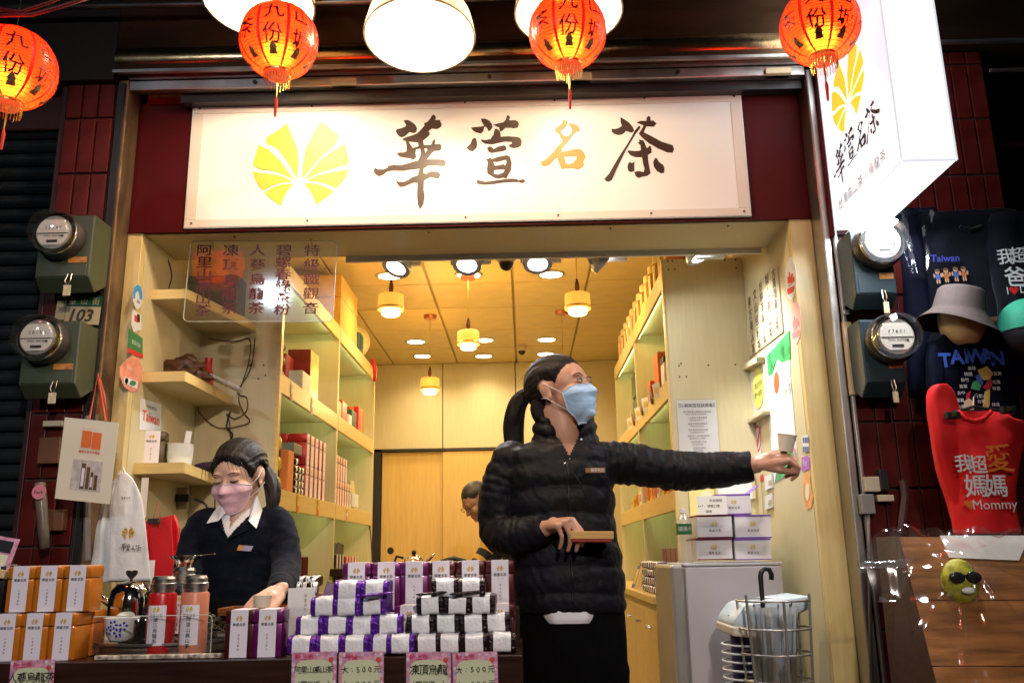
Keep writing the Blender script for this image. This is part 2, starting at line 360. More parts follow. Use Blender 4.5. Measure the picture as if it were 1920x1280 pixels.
# fascia cladding, pulled forward, two tiers
fs = thing('metal_fascia', 'dark brown sheet metal fascia running above the shop signs behind the lamps', 'fascia')
B(-1.53, 1.16, 2.96, 3.2, 2.956, 3.42).build('lower_panel', brownmetal, fs, bevel=.004)
MB().grid(lambda u, v: (-1.53+2.69*u, 2.958-.012*math.sin(PI*v)+.03*(1-v)**2, 2.958+.1*v), 30, 12).build('reflecting_lip', mat('polished brown metal', (.3, .2, .1), .22, metal=1, var=.25, scale=6, bump=.12), fs, smooth=-1)  # lower lip, its curve and polish added to catch the lamps' reflections
B(-1.53, 1.16, 2.945, 2.96, 2.95, 2.962).build('drip_edge', steel, fs)
B(-6, 6, 2.9, 3.2, 3.424, 5.2).build('upper_panel', mat('black sheet metal', (.015, .01, .008), .5, metal=.4), fs)
B(1.16, 6, 2.94, 3.2, 2.99, 3.42).build('right_panel', brownmetal, fs, bevel=.004)
B(1.16, 6, 2.925, 2.94, 2.98, 2.992).build('drip_edge', steel, fs)
B(-6, -1.53, 2.96, 3.2, 2.93, 3.42).build('left_panel', mat('black sheet metal', (.02, .01, .008), .5), fs)
# ------------------------------------------------------------------ tiled pillars
def pillar(x0, x1, label, zt, skew):
    t = thing('tiled_pillar', label, 'pillar')
    B(x0, x1, 3.004, 3.2, 0, zt).build('core', grout, t)
    n = round((x1-x0)/.0625); wd = (x1-x0)/n; h = .2265; first = None
    for i in range(n):
        for j in range(int(zt/h)+1):
            z0 = j*h+skew; z1 = min(z0+h-.006, zt)
            if z0 < 0 or z1-z0 < .05: continue
            mb = None
            if first is None or z1-z0 < h-.01:
                o = B(.003, wd-.003, -.008, .004, .003, z1-z0).build('tile', redtile, t, bevel=.0025)
                if z1-z0 > h-.01: first = o
                o.location = (x0+i*wd, 3.0, z0)
            else: o = inst(first, (x0+i*wd, 3.0, z0), t)
            o.rotation_euler = (random.uniform(-.006, .006), 0, random.uniform(-.008, .008))
pillar(-1.72, -1.533, 'dark red tiled pillar left of the shop behind the house number', 2.93, .07)
pillar(1.15, 1.775, 'dark red tiled pillar right of the shop behind the two blue-grey meters', 2.98, -.015)
# ------------------------------------------------------------------ neighbour's roller shutter on the left
sh = thing('roller_shutter', 'closed dark roller shutter of curved slats at the left edge', 'shutter')
B(-4.4, -1.72, 3.12, 3.16, 0, 2.95).build('backing', black, sh)
slm = mat('painted shutter slat', (.06, .075, .08), .2, metal=.7, var=.3, scale=4, stretch=(1, 1, 6), dirt=.3)
sl = MB(); sl.grid(lambda u, v: (-4.4+2.66*u, 3.1-.022*math.sin(PI*v)**.7, .002+.052*v), 1, 10)
s0 = sl.build('slat', slm, sh, smooth=.6)
for k in range(1, 50): inst(s0, (0, 0, k*.0575), sh)
B(-1.742, -1.722, 3.0, 3.14, 0, 2.93).build('side_guide', mat('dark painted steel', (.05, .02, .018), .4, metal=.3), sh, bevel=.003)
B(-4.4, -1.745, 3.06, 3.09, 2.78, 2.95).build('shutter_hood', mat('dark painted steel', (.05, .02, .018), .4), sh, bevel=.006)
# ------------------------------------------------------------------ nook on the left: partition and three corner shelves
pn = thing('partition', 'pale laminate partition with cables closing the left nook behind the girl', 'partition')
B(XL, -1.08, 3.75, 3.77, .15, 2.5).build('panel', laminate, pn, bevel=.002)
B(-1.085, -1.065, 3.748, 3.785, .15, 2.5).build('edge_strip', lipwood, pn, bevel=.002)
for x, z in ((-1.2, 1.98), (-1.14, 1.98), (-1.16, 1.92), (-1.13, 1.935)): MB().tube([(x, 3.747, z), (x, 3.751, z)], .004, 6).build('screw', black, pn)
def corner_shelf(lp, bp, ep, label, th=.04):
    a = atx(*lp, XL); z = a.z; b = atz(*bp, z); e = at(*ep, 3.75)
    t = thing('corner_shelf', label, 'shelf', (0, 0, z-th), group='corner shelves in the left nook')
    pts = [(XL, a.y), (b.x, a.y), (e.x, 3.73), (e.x, 3.75), (XL, 3.75)]
    MB().prism(pts, (0, 0, 0), X_, Y_, Z_, th).build('board', laminate, t, bevel=.001)
    for p, q in ((pts[0], pts[1]), (pts[1], pts[2])):
        d = (V((*q, 0))-V((*p, 0))); n = V((d.y, -d.x, 0)).normalized()*.002
        MB().prism([(0, .001), (d.length, .001), (d.length, th-.001), (0, th-.001)], V((*p, 0)), d.normalized(), Z_, n.normalized(), .0025).build('edge_band', lipwood, t)
    return z, pts
NZ1, _ = corner_shelf((285, 543), (352, 543), (480, 608), 'top corner shelf of the left nook, black box on it')
NZ2, _ = corner_shelf((268, 697), (350, 697), (437, 750), 'middle corner shelf of the left nook, carved root on it')
NZ3, _ = corner_shelf((252, 868), (352, 868), (410, 893), 'lowest corner shelf of the left nook, paper cups on it')
# ------------------------------------------------------------------ shelf units
LED = mat('led strip', (.9, 1, .85), emit=(.78, 1, .55), es=9.0, var=0)
def shelf_unit(xf, xb, ys, label, beams, name='shelf_unit', skip_first=False):
    s = 1 if xb > xf else -1
    t = thing(name, label, 'shelf unit')
    def bx(a, b): return (min(a, b), max(a, b))
    for i, y in enumerate(ys):
        if i == 0 and skip_first: continue
        x0, x1 = bx(xf, xb); B(x0, x1, y, y+.03, .15, beams[0]).build('side_panel', laminate, t, bevel=.002)
    for y0, y1 in zip(ys, ys[1:]):
        y0 += .03
        x0, x1 = bx(xb-s*.012, xb-s*.002); B(x0, x1, y0+.001, y1-.001, .95, beams[0]-.02).build('back_board', greenlit_white, t)
        for k, z in enumerate(beams):
            x0, x1 = bx(xf+s*.018, xb-s*.013); B(x0, x1, y0+.001, y1-.001, z-.045, z-.02 if k else z-.002).build('shelf', laminate, t)
            x0, x1 = bx(xf-s*.002, xf+s*.016); B(x0, x1, y0+.001, y1-.001, z-.085, z).build('lip', lipwood, t, bevel=.0015)
            if k < len(beams):
                x0, x1 = bx(xf+s*.0165, xf+s*.021); B(x0, x1, y0+.06, y1-.06, z-.078, z-.05).build('led_strip', LED, t)
    # base cabinet, a step deeper than the shelves
    x0, x1 = bx(xf-s*.1, xb-s*.002)
    B(x0, x1, ys[0]+.03, ys[-1]+.03, .15, .93).build('cabinet', laminate, t, bevel=.002)
    x0, x1 = bx(xf-s*.125, xb-s*.002)
    B(x0, x1, ys[0]+.03, ys[-1]+.04, .932, .965).build('cabinet_top', lipwood, t, bevel=.003)
    xd = xf-s*.1; n = 6; L = (ys[-1]-ys[0])/n
    for i in range(n):
        x0, x1 = bx(xd, xd-s*.016); B(x0, x1, ys[0]+.036+i*L, ys[0]+.026+(i+1)*L, .2, .9).build('cabinet_door', lipwood, t, bevel=.002)
        yy = ys[0]+.03+(i+.5)*L; MB().tube([(xd-s*.016, yy-.03, .83), (xd-s*.035, yy-.03, .83), (xd-s*.035, yy+.03, .83), (xd-s*.016, yy+.03, .83)], .004, 6).build('handle', brushed, t, smooth=.8)
    return t
ZB = (2.475, 1.95, 1.445)
UL = shelf_unit(-1.07, XL, [3.75, 4.97, 6.2], 'tall backlit laminate shelf unit along the left wall of the shop', ZB, skip_first=True)
UR = shelf_unit(.66, XR, [3.8, 4.95, 6.05], 'tall backlit laminate shelf unit along the right wall of the shop', (2.42, 1.905, 1.41), skip_first=True)
# right partition facing the street
pr = thing('partition', 'tall pale laminate end panel behind the fridge with notice sheet', 'partition')
B(.655, XR, 3.8, 3.825, .15, 2.45).build('panel', laminate, pr, bevel=.002)
B(.648, .655, 3.795, 3.83, .15, 2.45).build('edge_strip', lipwood, pr)
for x, z in ((.68, 2.44), (.7, 2.44), (.68, 2.4), (.71, 2.4), (.94, 2.44), (.99, 2.44), (.99, 2.4), (.7, 1.95), (.71, 1.96), (.83, 1.95), (.95, 1.95), (.7, 1.9), (.73, 1.9)):
    MB().tube([(x, 3.797, z), (x, 3.801, z)], .004, 6).build('screw', black, pr)
# sliding door in the back wall
dr = thing('sliding_door', 'ochre sliding door leaves at the back wall of the shop', 'door')
dm = mat('ochre door laminate', (.62, .4, .12), .4, var=.08, scale=5, stretch=(14, 14, 1), bump=.02)
B(-1.29, -.735, 7.965, 7.99, .15, 2.07).build('leaf', dm, dr, bevel=.003); B(-.733, -.1, 7.94, 7.963, .15, 2.07).build('leaf', dm, dr, bevel=.003)
B(-1.36, -1.295, 7.93, 7.99, .15, 2.1).build('frame', black, dr); B(-1.36, 0, 7.93, 7.99, 2.075, 2.1).build('head_rail', black, dr)
MB().disc((-1.2, 7.962, 1.2), .03, 16, axis=1).build('finger_pull', black, dr)
B(-.06, .0, 7.93, 7.99, .15, 2.07).build('frame', dm, dr)
# dark interior of the clothes shop on the right and street ends
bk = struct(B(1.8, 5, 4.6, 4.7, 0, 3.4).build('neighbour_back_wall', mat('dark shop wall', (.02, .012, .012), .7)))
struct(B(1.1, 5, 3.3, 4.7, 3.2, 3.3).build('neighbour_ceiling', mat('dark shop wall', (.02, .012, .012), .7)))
rl = thing('hanging_rail', 'thin dark metal rail above the black shirts at the right edge', 'rail')
MB().tube([(1.78, 2.96, 2.88), (4, 2.96, 2.88)], .008, 8).build('bar', steel, rl); MB().tube([(1.78, 3.06, 2.62), (4, 3.06, 2.62)], .012, 8).build('bar', brownmetal, rl)
# wall across the lane, out of the frame (it only stands behind the camera)
struct(B(-8, 8, -6.2, -6, 0, 7).build('opposite_wall', mat('old plaster', (.16, .13, .1), .8, scale=2, var=.3, dirt=.5)))
# ================================================================== LAMPS
WARM = (1, .62, .22); COOL = (.82, .9, 1)
bulbm = mat('warm bulb', (1, .9, .7), emit=(1, .78, .42), es=26, var=0)
shadein = mat('lamp enamel', (.85, .82, .75), .35, var=.02)
shadeout = mat('lamp shade outer', (.5, .36, .15), .35, metal=.3, var=.1, trans=.0)
def _thin(name, col, tc, k):
    m = bpy.data.materials.new(name); m.use_nodes = True; n = m.node_tree.nodes; l = m.node_tree.links; p = n['Principled BSDF']; p.inputs['Base Color'].default_value = (*col, 1); p.inputs['Roughness'].default_value = .35
    tr = n.new('ShaderNodeBsdfTranslucent'); tr.inputs[0].default_value = (*tc, 1); a = n.new('ShaderNodeMixShader'); a.inputs[0].default_value = k; l.new(p.outputs[0], a.inputs[1]); l.new(tr.outputs[0], a.inputs[2]); l.new(a.outputs[0], n['Material Output'].inputs[0]); return m
thinshade = _thin('thin enamel shade', (.8, .74, .6), (.8, .55, .28), .14)
def dome_lamp(c, tilt, label, power, loc_rz=0):
    t = thing('dome_lamp', label, 'lamp', c, loc_rz, group='dome lamps on arms above the sign'); t.rotation_euler = (tilt, 0, loc_rz)
    R = .182
    prof = [(R, 0), (R*.985, .03), (R*.93, .075), (R*.82, .115), (R*.64, .15), (R*.42, .178), (R*.26, .2), (R*.24, .25)]
    MB().lathe(prof, 40).build('shade', thinshade, t, smooth=-1)
    MB().disc((0, 0, .25), .04, 20).build('shade_cap', shadeout, t)
    MB().lathe([(R-.004, -.001), (R+.002, -.002), (R+.002, .004)], 40).build('rim', mat('cream rim', (.7, .62, .42), .4), t, smooth=-1)
    MB().ball((0, 0, .1), (.05, .05, .06)).build('bulb', bulbm, t, smooth=-1)
    MB().tube([(0, 0, .25), (0, 0, .33), (0, .12, .42), (0, .3, .46)], .014, 10).build('arm', brownmetal, t, smooth=.8)
    lamp('bulb_light', 'POINT', (0, 0, .055), power, (1, .8, .55), .05, parent=t)
dome_lamp(at(486, 8, 2.55), -.06, 'cream dome lamp partly hidden behind the lantern, leftmost of the three', 78)
dome_lamp(at(787, 70, 2.55), -.12, 'wide dome lamp with no lantern in front, middle of the three', 46)
dome_lamp(at(1066, 25, 2.6), -.05, 'cream dome lamp behind the central right lantern, rightmost of the three', 34)
# lamps of the shops across the lane, behind the camera: seen as the glints in the acrylic, the glass covers and the steel
def lane_lamp(c, label, power, col, aim):
    t = thing('lane_lamp', label, 'lamp', c, group='lamps under the awning across the lane')
    MB().lathe([(.16, 0), (.15, .07), (.1, .14), (.04, .18)], 28).build('shade', shadeout, t, smooth=-1)
    MB().disc((0, 0, .03), .14, 28).build('lens', mat('lane lens'+label[:4], (1, 1, 1), emit=col, es=2.6, var=0), t)
    lamp('lamp_light', 'SPOT', (0, 0, -.02), power, col, .1, rot=V(aim)-V(c), parent=t, spot=1.12, blend=.75)
lane_lamp((-2.215, -1.1, 3.5), 'cool white lamp across the lane to the left of the camera', 150, (.7, .84, 1), (-1.2, 3, 1.6))
lane_lamp((.5, -1.3, 2.9), 'warm white lamp across the lane behind the camera', 430, (1, .86, .78), (-.5, 2.5, .95))
# loose cables and pipes up under the awning
for pts, r, lab in ((((-30, 30), (60, 28), (110, 14), (165, -4)), .006, 'red cable drooping at the top left corner'), (((-20, 16), (40, 22), (90, 6), (130, -10)), .005, 'second red cable drooping at the top left corner')):
    tag(MB().tube([at(x, y, 2.2) for x, y in pts], r, 8).build('drooping_cable', mat('dull red cable', (.2, .02, .015), .5), smooth=-1), lab, 'cable')
tag(MB().tube([(-3, 2.88, 3.2), (-.6, 2.89, 3.19), (1.1, 2.89, 3.2), (4, 2.88, 3.2)], .012, 8).build('awning_pipe', steel, smooth=-1), 'thin steel conduit running along the fascia above the sign', 'pipe')
# LANTERNS
lred = bpy.data.materials.new('lantern silk'); lred.use_nodes = True
def _lantern_mat():                    # thin red silk that passes and scatters the light of the bulb inside
    n = lred.node_tree.nodes; l = lred.node_tree.links; p = n['Principled BSDF']; out = n['Material Output']
    p.inputs['Base Color'].default_value = (.62, .02, .008, 1); p.inputs['Roughness'].default_value = .28
    tr = n.new('ShaderNodeBsdfTranslucent'); tr.inputs[0].default_value = (.95, .035, .006, 1)
    rf = n.new('ShaderNodeBsdfRefraction'); rf.inputs[0].default_value = (1, .33, .03, 1); rf.inputs['Roughness'].default_value = .62; rf.inputs['IOR'].default_value = 1.25
    a = n.new('ShaderNodeMixShader'); a.inputs[0].default_value = .08; l.new(tr.outputs[0], a.inputs[1]); l.new(rf.outputs[0], a.inputs[2])
    b = n.new('ShaderNodeMixShader'); b.inputs[0].default_value = .75; l.new(p.outputs[0], b.inputs[1]); l.new(a.outputs[0], b.inputs[2])
    l.new(b.outputs[0], out.inputs[0])
_lantern_mat()
lrib = mat('lantern rib', (.35, .01, .005), .4, emit=(.5, .02, .005), es=.5, var=0)
lband = mat('lantern seam band', (.6, .01, .005), .4, emit=(.8, .012, .006), es=.75, var=0)
gold = mat('gold foil', (.65, .45, .1), .3, metal=1, var=.2); redfr = mat('red fringe', (.5, .02, .01), .6, emit=(.5, .04, .01), es=.25)
lchar = mat('lantern ink', (.03, .002, .002), .6, var=0)
def lantern(c, rz, label, tilt=0, rx=.119, rz_=.116):
    t = thing('paper_lantern', label, 'lantern', c, rz, group='red lanterns hanging over the lane'); t.rotation_euler = (tilt, 0, rz)
    def surf(a, z, off=0):            # a = longitude, z in -1..1
        zz = z*rz_; r = rx*math.sqrt(max(0, 1-min(1, abs(z))**2.3))
        lob = 1-.025*(1-abs(math.cos(a*4)))
        return V(((r*lob+off)*math.sin(a), -(r*lob+off)*math.cos(a), zz))
    Z0 = -.94
    MB().grid(lambda u, v: surf(2*PI*u, Z0+(1-Z0-.06)*v), 96, 40, cu=True).build('silk', lred, t, smooth=-1)
    rb = MB()
    for k in range(23):
        z = Z0+.03+k*.08
        if z < .93: rb.tube([surf(2*PI*i/64, z, .0004) for i in range(65)], .0009, 4, caps=False)
    rb.build('wire_ribs', lrib, t)['kind'] = 'stuff'
    for k in range(8):
        a = PI/8+k*PI/4
        MB().grid(lambda u, v: surf(a+(u-.5)*.085, Z0+(1.88)*v, .0012), 2, 24).build('seam_band', lband, t, smooth=-1)
    wr = [surf(0, 0)]
    for k, (ch, zs) in enumerate((('九份', (.27, -.36)), ('山城', (.27, -.36)), ('九份', (.27, -.36)), ('老街', (.27, -.36)), ('九份', (.27, -.36)), ('山城', (.27, -.36)), ('九份', (.27, -.36)), ('茶', (-.1,)))):
        a = k*PI/4; mb = MB()
        for c_, z in zip(ch, zs):
            lay_text(mb, c_, (0, 0, 0), X_, Z_, Y_, .06, bold=.03, jit=.12, warp=lambda x, y: surf(a+x/rx*1.05, z+y/rz_, .0018))
        mb.build('lettering', lchar, t, recalc=False)
        # small painted roof / leaf at the foot of each panel
        sgn = MB()
        sgn.add([surf(a-.16, -.8, .0022), surf(a+.16, -.8, .0022), surf(a+.1, -.7, .0022), surf(a+.13, -.68, .0022), surf(a, -.52, .0022), surf(a-.13, -.68, .0022), surf(a-.1, -.7, .0022)], [(0, 1, 2, 3, 4, 5, 6)])
        sgn.build('painted_roof', mat('painted pagoda', (.22, .2, .08), .5, var=.5, scale=90), t, recalc=False)
    zb = Z0*rz_
    MB().lathe([(.036, zb+.006), (.04, zb-.004), (.036, zb-.014), (.03, zb-.02), (.018, zb-.022), (.002, zb-.018)], 24).build('lower_cap', mat('glowing cap', (.6, .05, .02), .4, emit=(1, .12, .03), es=.7, var=.3, scale=60), t, smooth=-1)
    MB().lathe([(.036, rz_), (.042, rz_-.006), (.038, rz_-.016)], 24).build('upper_cap', gold, t)
    MB().lathe([(.041, zb+.002), (.042, zb-.002), (.041, zb-.006)], 24).build('gold_ring', gold, t)
    fg = MB()
    for k in range(26):
        a = 2*PI*k/26; x, y = .037*math.cos(a), .037*math.sin(a); L = .03+.015*random.random()
        fg.tube([(x, y, zb-.004), (x*1.1, y*1.1, zb-.004-L*.5), (x*1.02, y*1.02, zb-.004-L)], .0012, 4)
    fg.build('fringe', gold, t)['kind'] = 'stuff'
    MB().tube([(0, 0, zb-.02), (.001, 0, zb-.06), (0, 0, zb-.085)], [.002, .003, .002], 6).build('tassel_cord', gold, t)
    MB().tube([(0, 0, zb-.085), (.001, .001, zb-.1), (0, 0, zb-.15)], [.003, .0055, .0035], 8).build('tassel', redfr, t)
    MB().tube([(0, 0, .09), (0, 0, .5)], .0015, 5).build('cord', black, t)
    MB().ball((0, 0, 0), .02).build('bulb', bulbm, t, smooth=-1); lamp('lantern_light', 'POINT', (0, 0, -.035), 6.5, (1, .62, .32), .045, parent=t)
    return t
lantern(at(523, 77, 2.4), .12, 'lit red lantern in front of the left dome lamp')
lantern(at(1064, 60, 2.4), -.02, 'lit red lantern hanging over the orange brush character', tilt=.03)
lantern(at(1537, 50, 2.4), -.42, 'lit red lantern in front of the projecting light box', tilt=-.05)
lantern(at(22, 128, 2.3), .6, 'lit red lantern cut by the left picture edge by the shutter', rx=.124, rz_=.12)
# LIGHT BOX
lb = thing('light_box_sign', 'bright white projecting light box sign on the right tiled pillar', 'sign', (0, 0, 0))
lbm = mat('lit acrylic', (.8, .8, .82), .4, emit=(.93, .95, 1), es=2.2, var=0)
lbs = mat('lit acrylic face', (.8, .8, .82), .4, emit=(.88, .9, 1), es=.95, var=0)
LX0, LX1, LY0, LY1, LZ = 1.142, 1.305, 2.405, 2.975, 2.264
mb = MB(); mb.box(LX0, LX1, LY0, LY1, LZ, 4.1); mb.m = [0, 0, 0, 0, 0, 1]; mb.build('box', [lbm, lbs], lb, recalc=False)
ed = MB()
for a in ((LX0-.003, LX0+.004, LY0-.003, LY0+.004, LZ, 4.1), (LX0-.003, LX0+.004, LY0, LY1, LZ-.003, LZ+.004), (LX0, LX1, LY0-.003, LY0+.004, LZ-.003, LZ+.004), (LX1-.004, LX1+.003, LY0-.003, LY0+.004, LZ, 4.1)): ed.box(*a)
ed.build('edge_trim', mat('light box edge', (.55, .55, .6), .4, emit=(.86, .88, .97), es=.85, var=0), lb)
B(LX0-.012, LX0-.004, LY1-.003, 3.0, LZ-.02, 4.1).build('mount', maroon, lb)
def lbp(px, py): return atx(px, py, LX0-.004)
o = lbp(1589, 165); u = -Y_; 
mb = MB(); lay_glyph(mb, 'logo', o, u, Z_, -X_, .265, .002); mb.build('emblem', mat('lit yellow print', (.7, .4, .02), .5, emit=(1, .68, .05), es=.8, var=0), lb, recalc=False)
for k, (px, py), h in (('hua', (1574, 312), .15), ('xuan', (1594, 273), .125), ('ming', (1614, 254), .095), ('cha', (1636, 224), .12)):
    mb = MB(); lay_glyph(mb, k, lbp(px, py), u, Z_, -X_, h, .002); mb.build('brush_character', inkblack, lb, recalc=False)
mb = MB(); a, b = lbp(1577, 381), lbp(1656, 293)
for i, ch in enumerate('台灣高山茶/烏龍茶'):
    lay_text(mb, ch, a.lerp(b, i/8), u, Z_, -X_, .044, eps=.002)
mb.build('lettering', inkblack, lb, recalc=False)
lamp('light_box_glow', 'AREA', ((LX0+LX1)/2, 2.69, LZ-.02), 13, (.9, .94, 1), .15, rot=(0, 0, -1), parent=lb, sy=.5)
lamp('light_box_face_glow', 'AREA', (LX0-.02, 2.69, 2.9), 4, (.9, .94, 1), .5, rot=(-1, 0, -.2), parent=lb, sy=.5)
# ================================================================== SHOP LIGHTING
coolb = mat('cool led lens', (1, 1, 1), emit=(.95, .97, 1), es=8, var=0)
warmd = mat('warm downlight', (1, 1, .9), emit=(1, .86, .5), es=12, var=0)
housing = mat('white lamp housing', (.5, .5, .52), .35, metal=.3, var=.05)
DP = [(731, 517), (879, 515), (1033, 514), (780, 640), (908, 637), (1025, 636), (792, 667), (907, 667), (1023, 663)]
WH = ['front row left', 'front row centre', 'front row right', 'middle row left', 'middle row centre', 'middle row right', 'rear row left', 'rear row centre', 'rear row right']
for (px, py), nm in zip(DP, WH):
    p = atz(px, py, ZC)
    t = thing('downlight', 'round recessed ceiling downlight, ' + nm, 'ceiling light', p, group='ceiling downlights')
    MB().disc((0, 0, -.004), .072, 28).build('lens', warmd, t)
    MB().lathe([(.072, -.002), (.075, -.008), (.09, -.006), (.094, .0)], 28).build('trim_ring', brushed, t, smooth=-1)
    lamp('downlight_beam', 'SPOT', (0, 0, -.03), 36 if 'rear' not in nm else 27, (1, .8, .5), .06, rot=(0, 0, -1), parent=t, spot=2.5, blend=.9)
amber = mat('amber shade', (.8, .42, .08), .4, emit=(1, .5, .07), es=.9, var=.15, scale=30, stretch=(1, 1, .1))
opal = mat('opal glass', (1, .95, .8), .3, emit=(1, .82, .42), es=3.4, var=0)
def pendant(px, py, Y, label, lit=True):
    p = at(px, py, Y)
    t = thing('pendant_lamp', label, 'lamp', p, group='amber pendant lamps in the shop')
    MB().lathe([(.02, .052), (.066, .05), (.069, .046), (.071, -.035), (.069, -.037), (.066, -.035), (.066, .044)], 32).build('shade', amber, t, smooth=.9)
    MB().lathe([(.0715, -.02), (.073, -.024), (.0715, -.028)], 32).build('shade_ring', gold, t)
    MB().lathe([(.001, -.066), (.04, -.066), (.05, -.06), (.052, -.05), (.052, -.02)], 32).build('inner_glass', opal, t, smooth=-1)
    MB().lathe([(.006, .055), (.011, .07), (.014, .09), (.012, .11), (.006, .135), (.004, .14)], 16).build('stem', darkwood, t, smooth=-1)
    MB().tube([(0, 0, .14), (0, 0, ZC-p.z)], .0022, 5).build('cord', gold, t)
    MB().lathe([(.002, ZC-p.z-.03), (.045, ZC-p.z-.028), (.05, ZC-p.z)], 20).build('ceiling_rose', mat('copper', (.6, .22, .12), .35, metal=.8), t, smooth=.6)
    lamp('pendant_glow', 'POINT', (0, 0, -.1), 11, (1, .7, .3), .05, parent=t)
    lamp('pendant_uplight', 'POINT', (0, 0, .075), 9, (1, .55, .14), .04, parent=t)
pendant(733, 570, 4.6, 'amber pendant lamp, front left by the left shelf unit')
pendant(1083, 568, 4.6, 'amber pendant lamp, front right above the woman')
pendant(878, 636, 5.35, 'amber pendant lamp hanging in the middle of the shop')
pendant(806, 722, 6.3, 'small far amber pendant lamp hanging lowest')
p = atz(1053, 583, ZC); t = thing('pendant_lamp', 'thin cord and rose of a pendant hidden behind the woman', 'lamp', (p.x, p.y, 2.2), group='amber pendant lamps in the shop')
MB().tube([(0, 0, 0), (0, 0, .69)], .0022, 5).build('cord', gold, t); MB().lathe([(.002, .67), (.045, .672), (.05, .7)], 20).build('ceiling_rose', M('copper'), t)
# camera domes
for px, py, Y, z, nm in ((978, 648, 6.9, 2.9, 'small dome camera on the ceiling in the middle of the shop'), (949, 474, 3.6, 2.5, 'dark camera dome peeping under the white trim')):
    p = atz(px, py, z) if z == 2.9 else at(px, py, Y)
    t = thing('security_camera', nm, 'camera', p, group='ceiling cameras')
    MB().ball((0, 0, -.05), (.032, .032, .032)).build('dome', black, t, smooth=-1); MB().lathe([(.045, 0), (.045, -.03), (.03, -.05)], 18).build('base', mat('beige plastic', (.55, .42, .3), .5), t, smooth=.6)
# track spotlights under the trim
def track_spot(px, py, label, aim, lit=True, Y=3.5):
    p = at(px, py, Y); t = thing('track_spotlight', label, 'spotlight', p, group='white track spotlights behind the lintel')
    B(-.02, .1, -.015, .015, 2.345-p.z+.0, 2.372-p.z).build('rail_adapter', whitep, t, bevel=.003)
    q = V(aim).normalized().to_track_quat('-Z', 'Y')
    h = bpy.data.objects.new('head', None)
    mb = MB(); mb.lathe([(.02, .07), (.035, .065), (.045, .03), (.06, .018), (.065, .0), (.062, -.012), (.05, -.014), (.042, -.01)], 30)
    vs = [q @ V(v) for v in mb.v]; mb.v = vs; mb.build('head', housing, t, smooth=.8)
    fn = MB()
    for k in range(12):
        a = 2*PI*k/12; fn.tube([q @ V((.05*math.cos(a), .05*math.sin(a), .025)), q @ V((.032*math.cos(a), .032*math.sin(a), .07))], .0025, 4)
    fn.build('cooling_fins', housing, t)['kind'] = 'stuff'
    mb = MB().disc((0, 0, -.011), .042, 28); mb.v = [q @ V(v) for v in mb.v]; mb.build('lens', coolb if lit else mat('dark lens', (.05, .05, .05), .1), t)
    pts = [q @ V((.07*math.cos(a), .0, .0)) + V((0, 0, .085*math.sin(a))) for a in np.linspace(0, PI, 12)]
    MB().tube(pts, .004, 6, flat=.5).build('yoke', housing, t, smooth=-1)
    if lit: lamp('spot_beam', 'SPOT', tuple(q @ V((0, 0, -.03))), 36 if isinstance(lit, bool) else lit, (.86, .93, 1), .05, rot=aim, parent=t, spot=1.5, blend=.6)
track_spot(744, 499, 'white track spotlight above the left side of the shop, leftmost', (-.35, -.42, -1))
track_spot(876, 494, 'white track spotlight just left of the dark camera dome', (-.1, -.5, -1))
track_spot(1008, 492, 'white track spotlight above the woman, right of the dark camera dome', (.0, -.45, -1), lit=14)
track_spot(1131, 487, 'white track spotlight seen edge on and turned to the side', (.75, .2, -.55), lit=10)
track_spot(1313, 478, 'white track spotlight aimed right at the posters', (.27, -.12, -.75), lit=75)
# ================================================================== ACRYLIC MENU SIGN
acr = bpy.data.materials.new('clear acrylic'); acr.use_nodes = True
def _acr(m, tint=(1, 1, 1), refl=.12, rough=.05, milky=.06):
    n = m.node_tree.nodes; l = m.node_tree.links; out = n['Material Output']; n.remove(n['Principled BSDF'])
    tr = n.new('ShaderNodeBsdfTransparent'); tr.inputs[0].default_value = (*tint, 1)
    gl = n.new('ShaderNodeBsdfGlossy'); gl.inputs['Roughness'].default_value = rough
    df = n.new('ShaderNodeBsdfTranslucent'); df.inputs[0].default_value = (.8, .85, .9, 1)
    fr_ = n.new('ShaderNodeLayerWeight'); fr_.inputs[0].default_value = .5
    pw_ = n.new('ShaderNodeMath'); pw_.operation = 'POWER'; pw_.inputs[1].default_value = 4; l.new(fr_.outputs['Facing'], pw_.inputs[0])
    ad = n.new('ShaderNodeMath'); ad.operation = 'MULTIPLY_ADD'; ad.inputs[1].default_value = .8; ad.inputs[2].default_value = refl+.04; l.new(pw_.outputs[0], ad.inputs[0])
    a = n.new('ShaderNodeMixShader'); a.inputs[0].default_value = milky; l.new(tr.outputs[0], a.inputs[1]); l.new(df.outputs[0], a.inputs[2])
    b = n.new('ShaderNodeMixShader'); l.new(ad.outputs[0], b.inputs[0]); l.new(a.outputs[0], b.inputs[1]); l.new(gl.outputs[0], b.inputs[2]); l.new(b.outputs[0], out.inputs[0])
_acr(acr, refl=.03, rough=.05, milky=.05)
wrapm = bpy.data.materials.new('wrinkled plastic'); wrapm.use_nodes = True; _acr(wrapm, refl=.13, rough=.11, milky=.06)
film = bpy.data.materials.new('clear plastic film'); film.use_nodes = True; _acr(film, refl=.0, rough=.16, milky=.015)
ae = mat('acrylic edge', (.8, .85, .75), .2, trans=.3, var=0)
t = thing('menu_sign', 'clear acrylic sign with five columns of dark red characters hung from two hooks', 'sign')
AY = 3.2; c00, c10, c11, c01 = at(345, 604, AY), at(626, 604, AY), at(630, 447, AY), at(357, 456, AY)
c = (c00+c10+c11+c01)/4; W_, H_ = .575, .325; un = (c10-c00).normalized(); vn = (Z_-un*Z_.dot(un)).normalized(); nn = un.cross(vn)
rr = .02; out = []
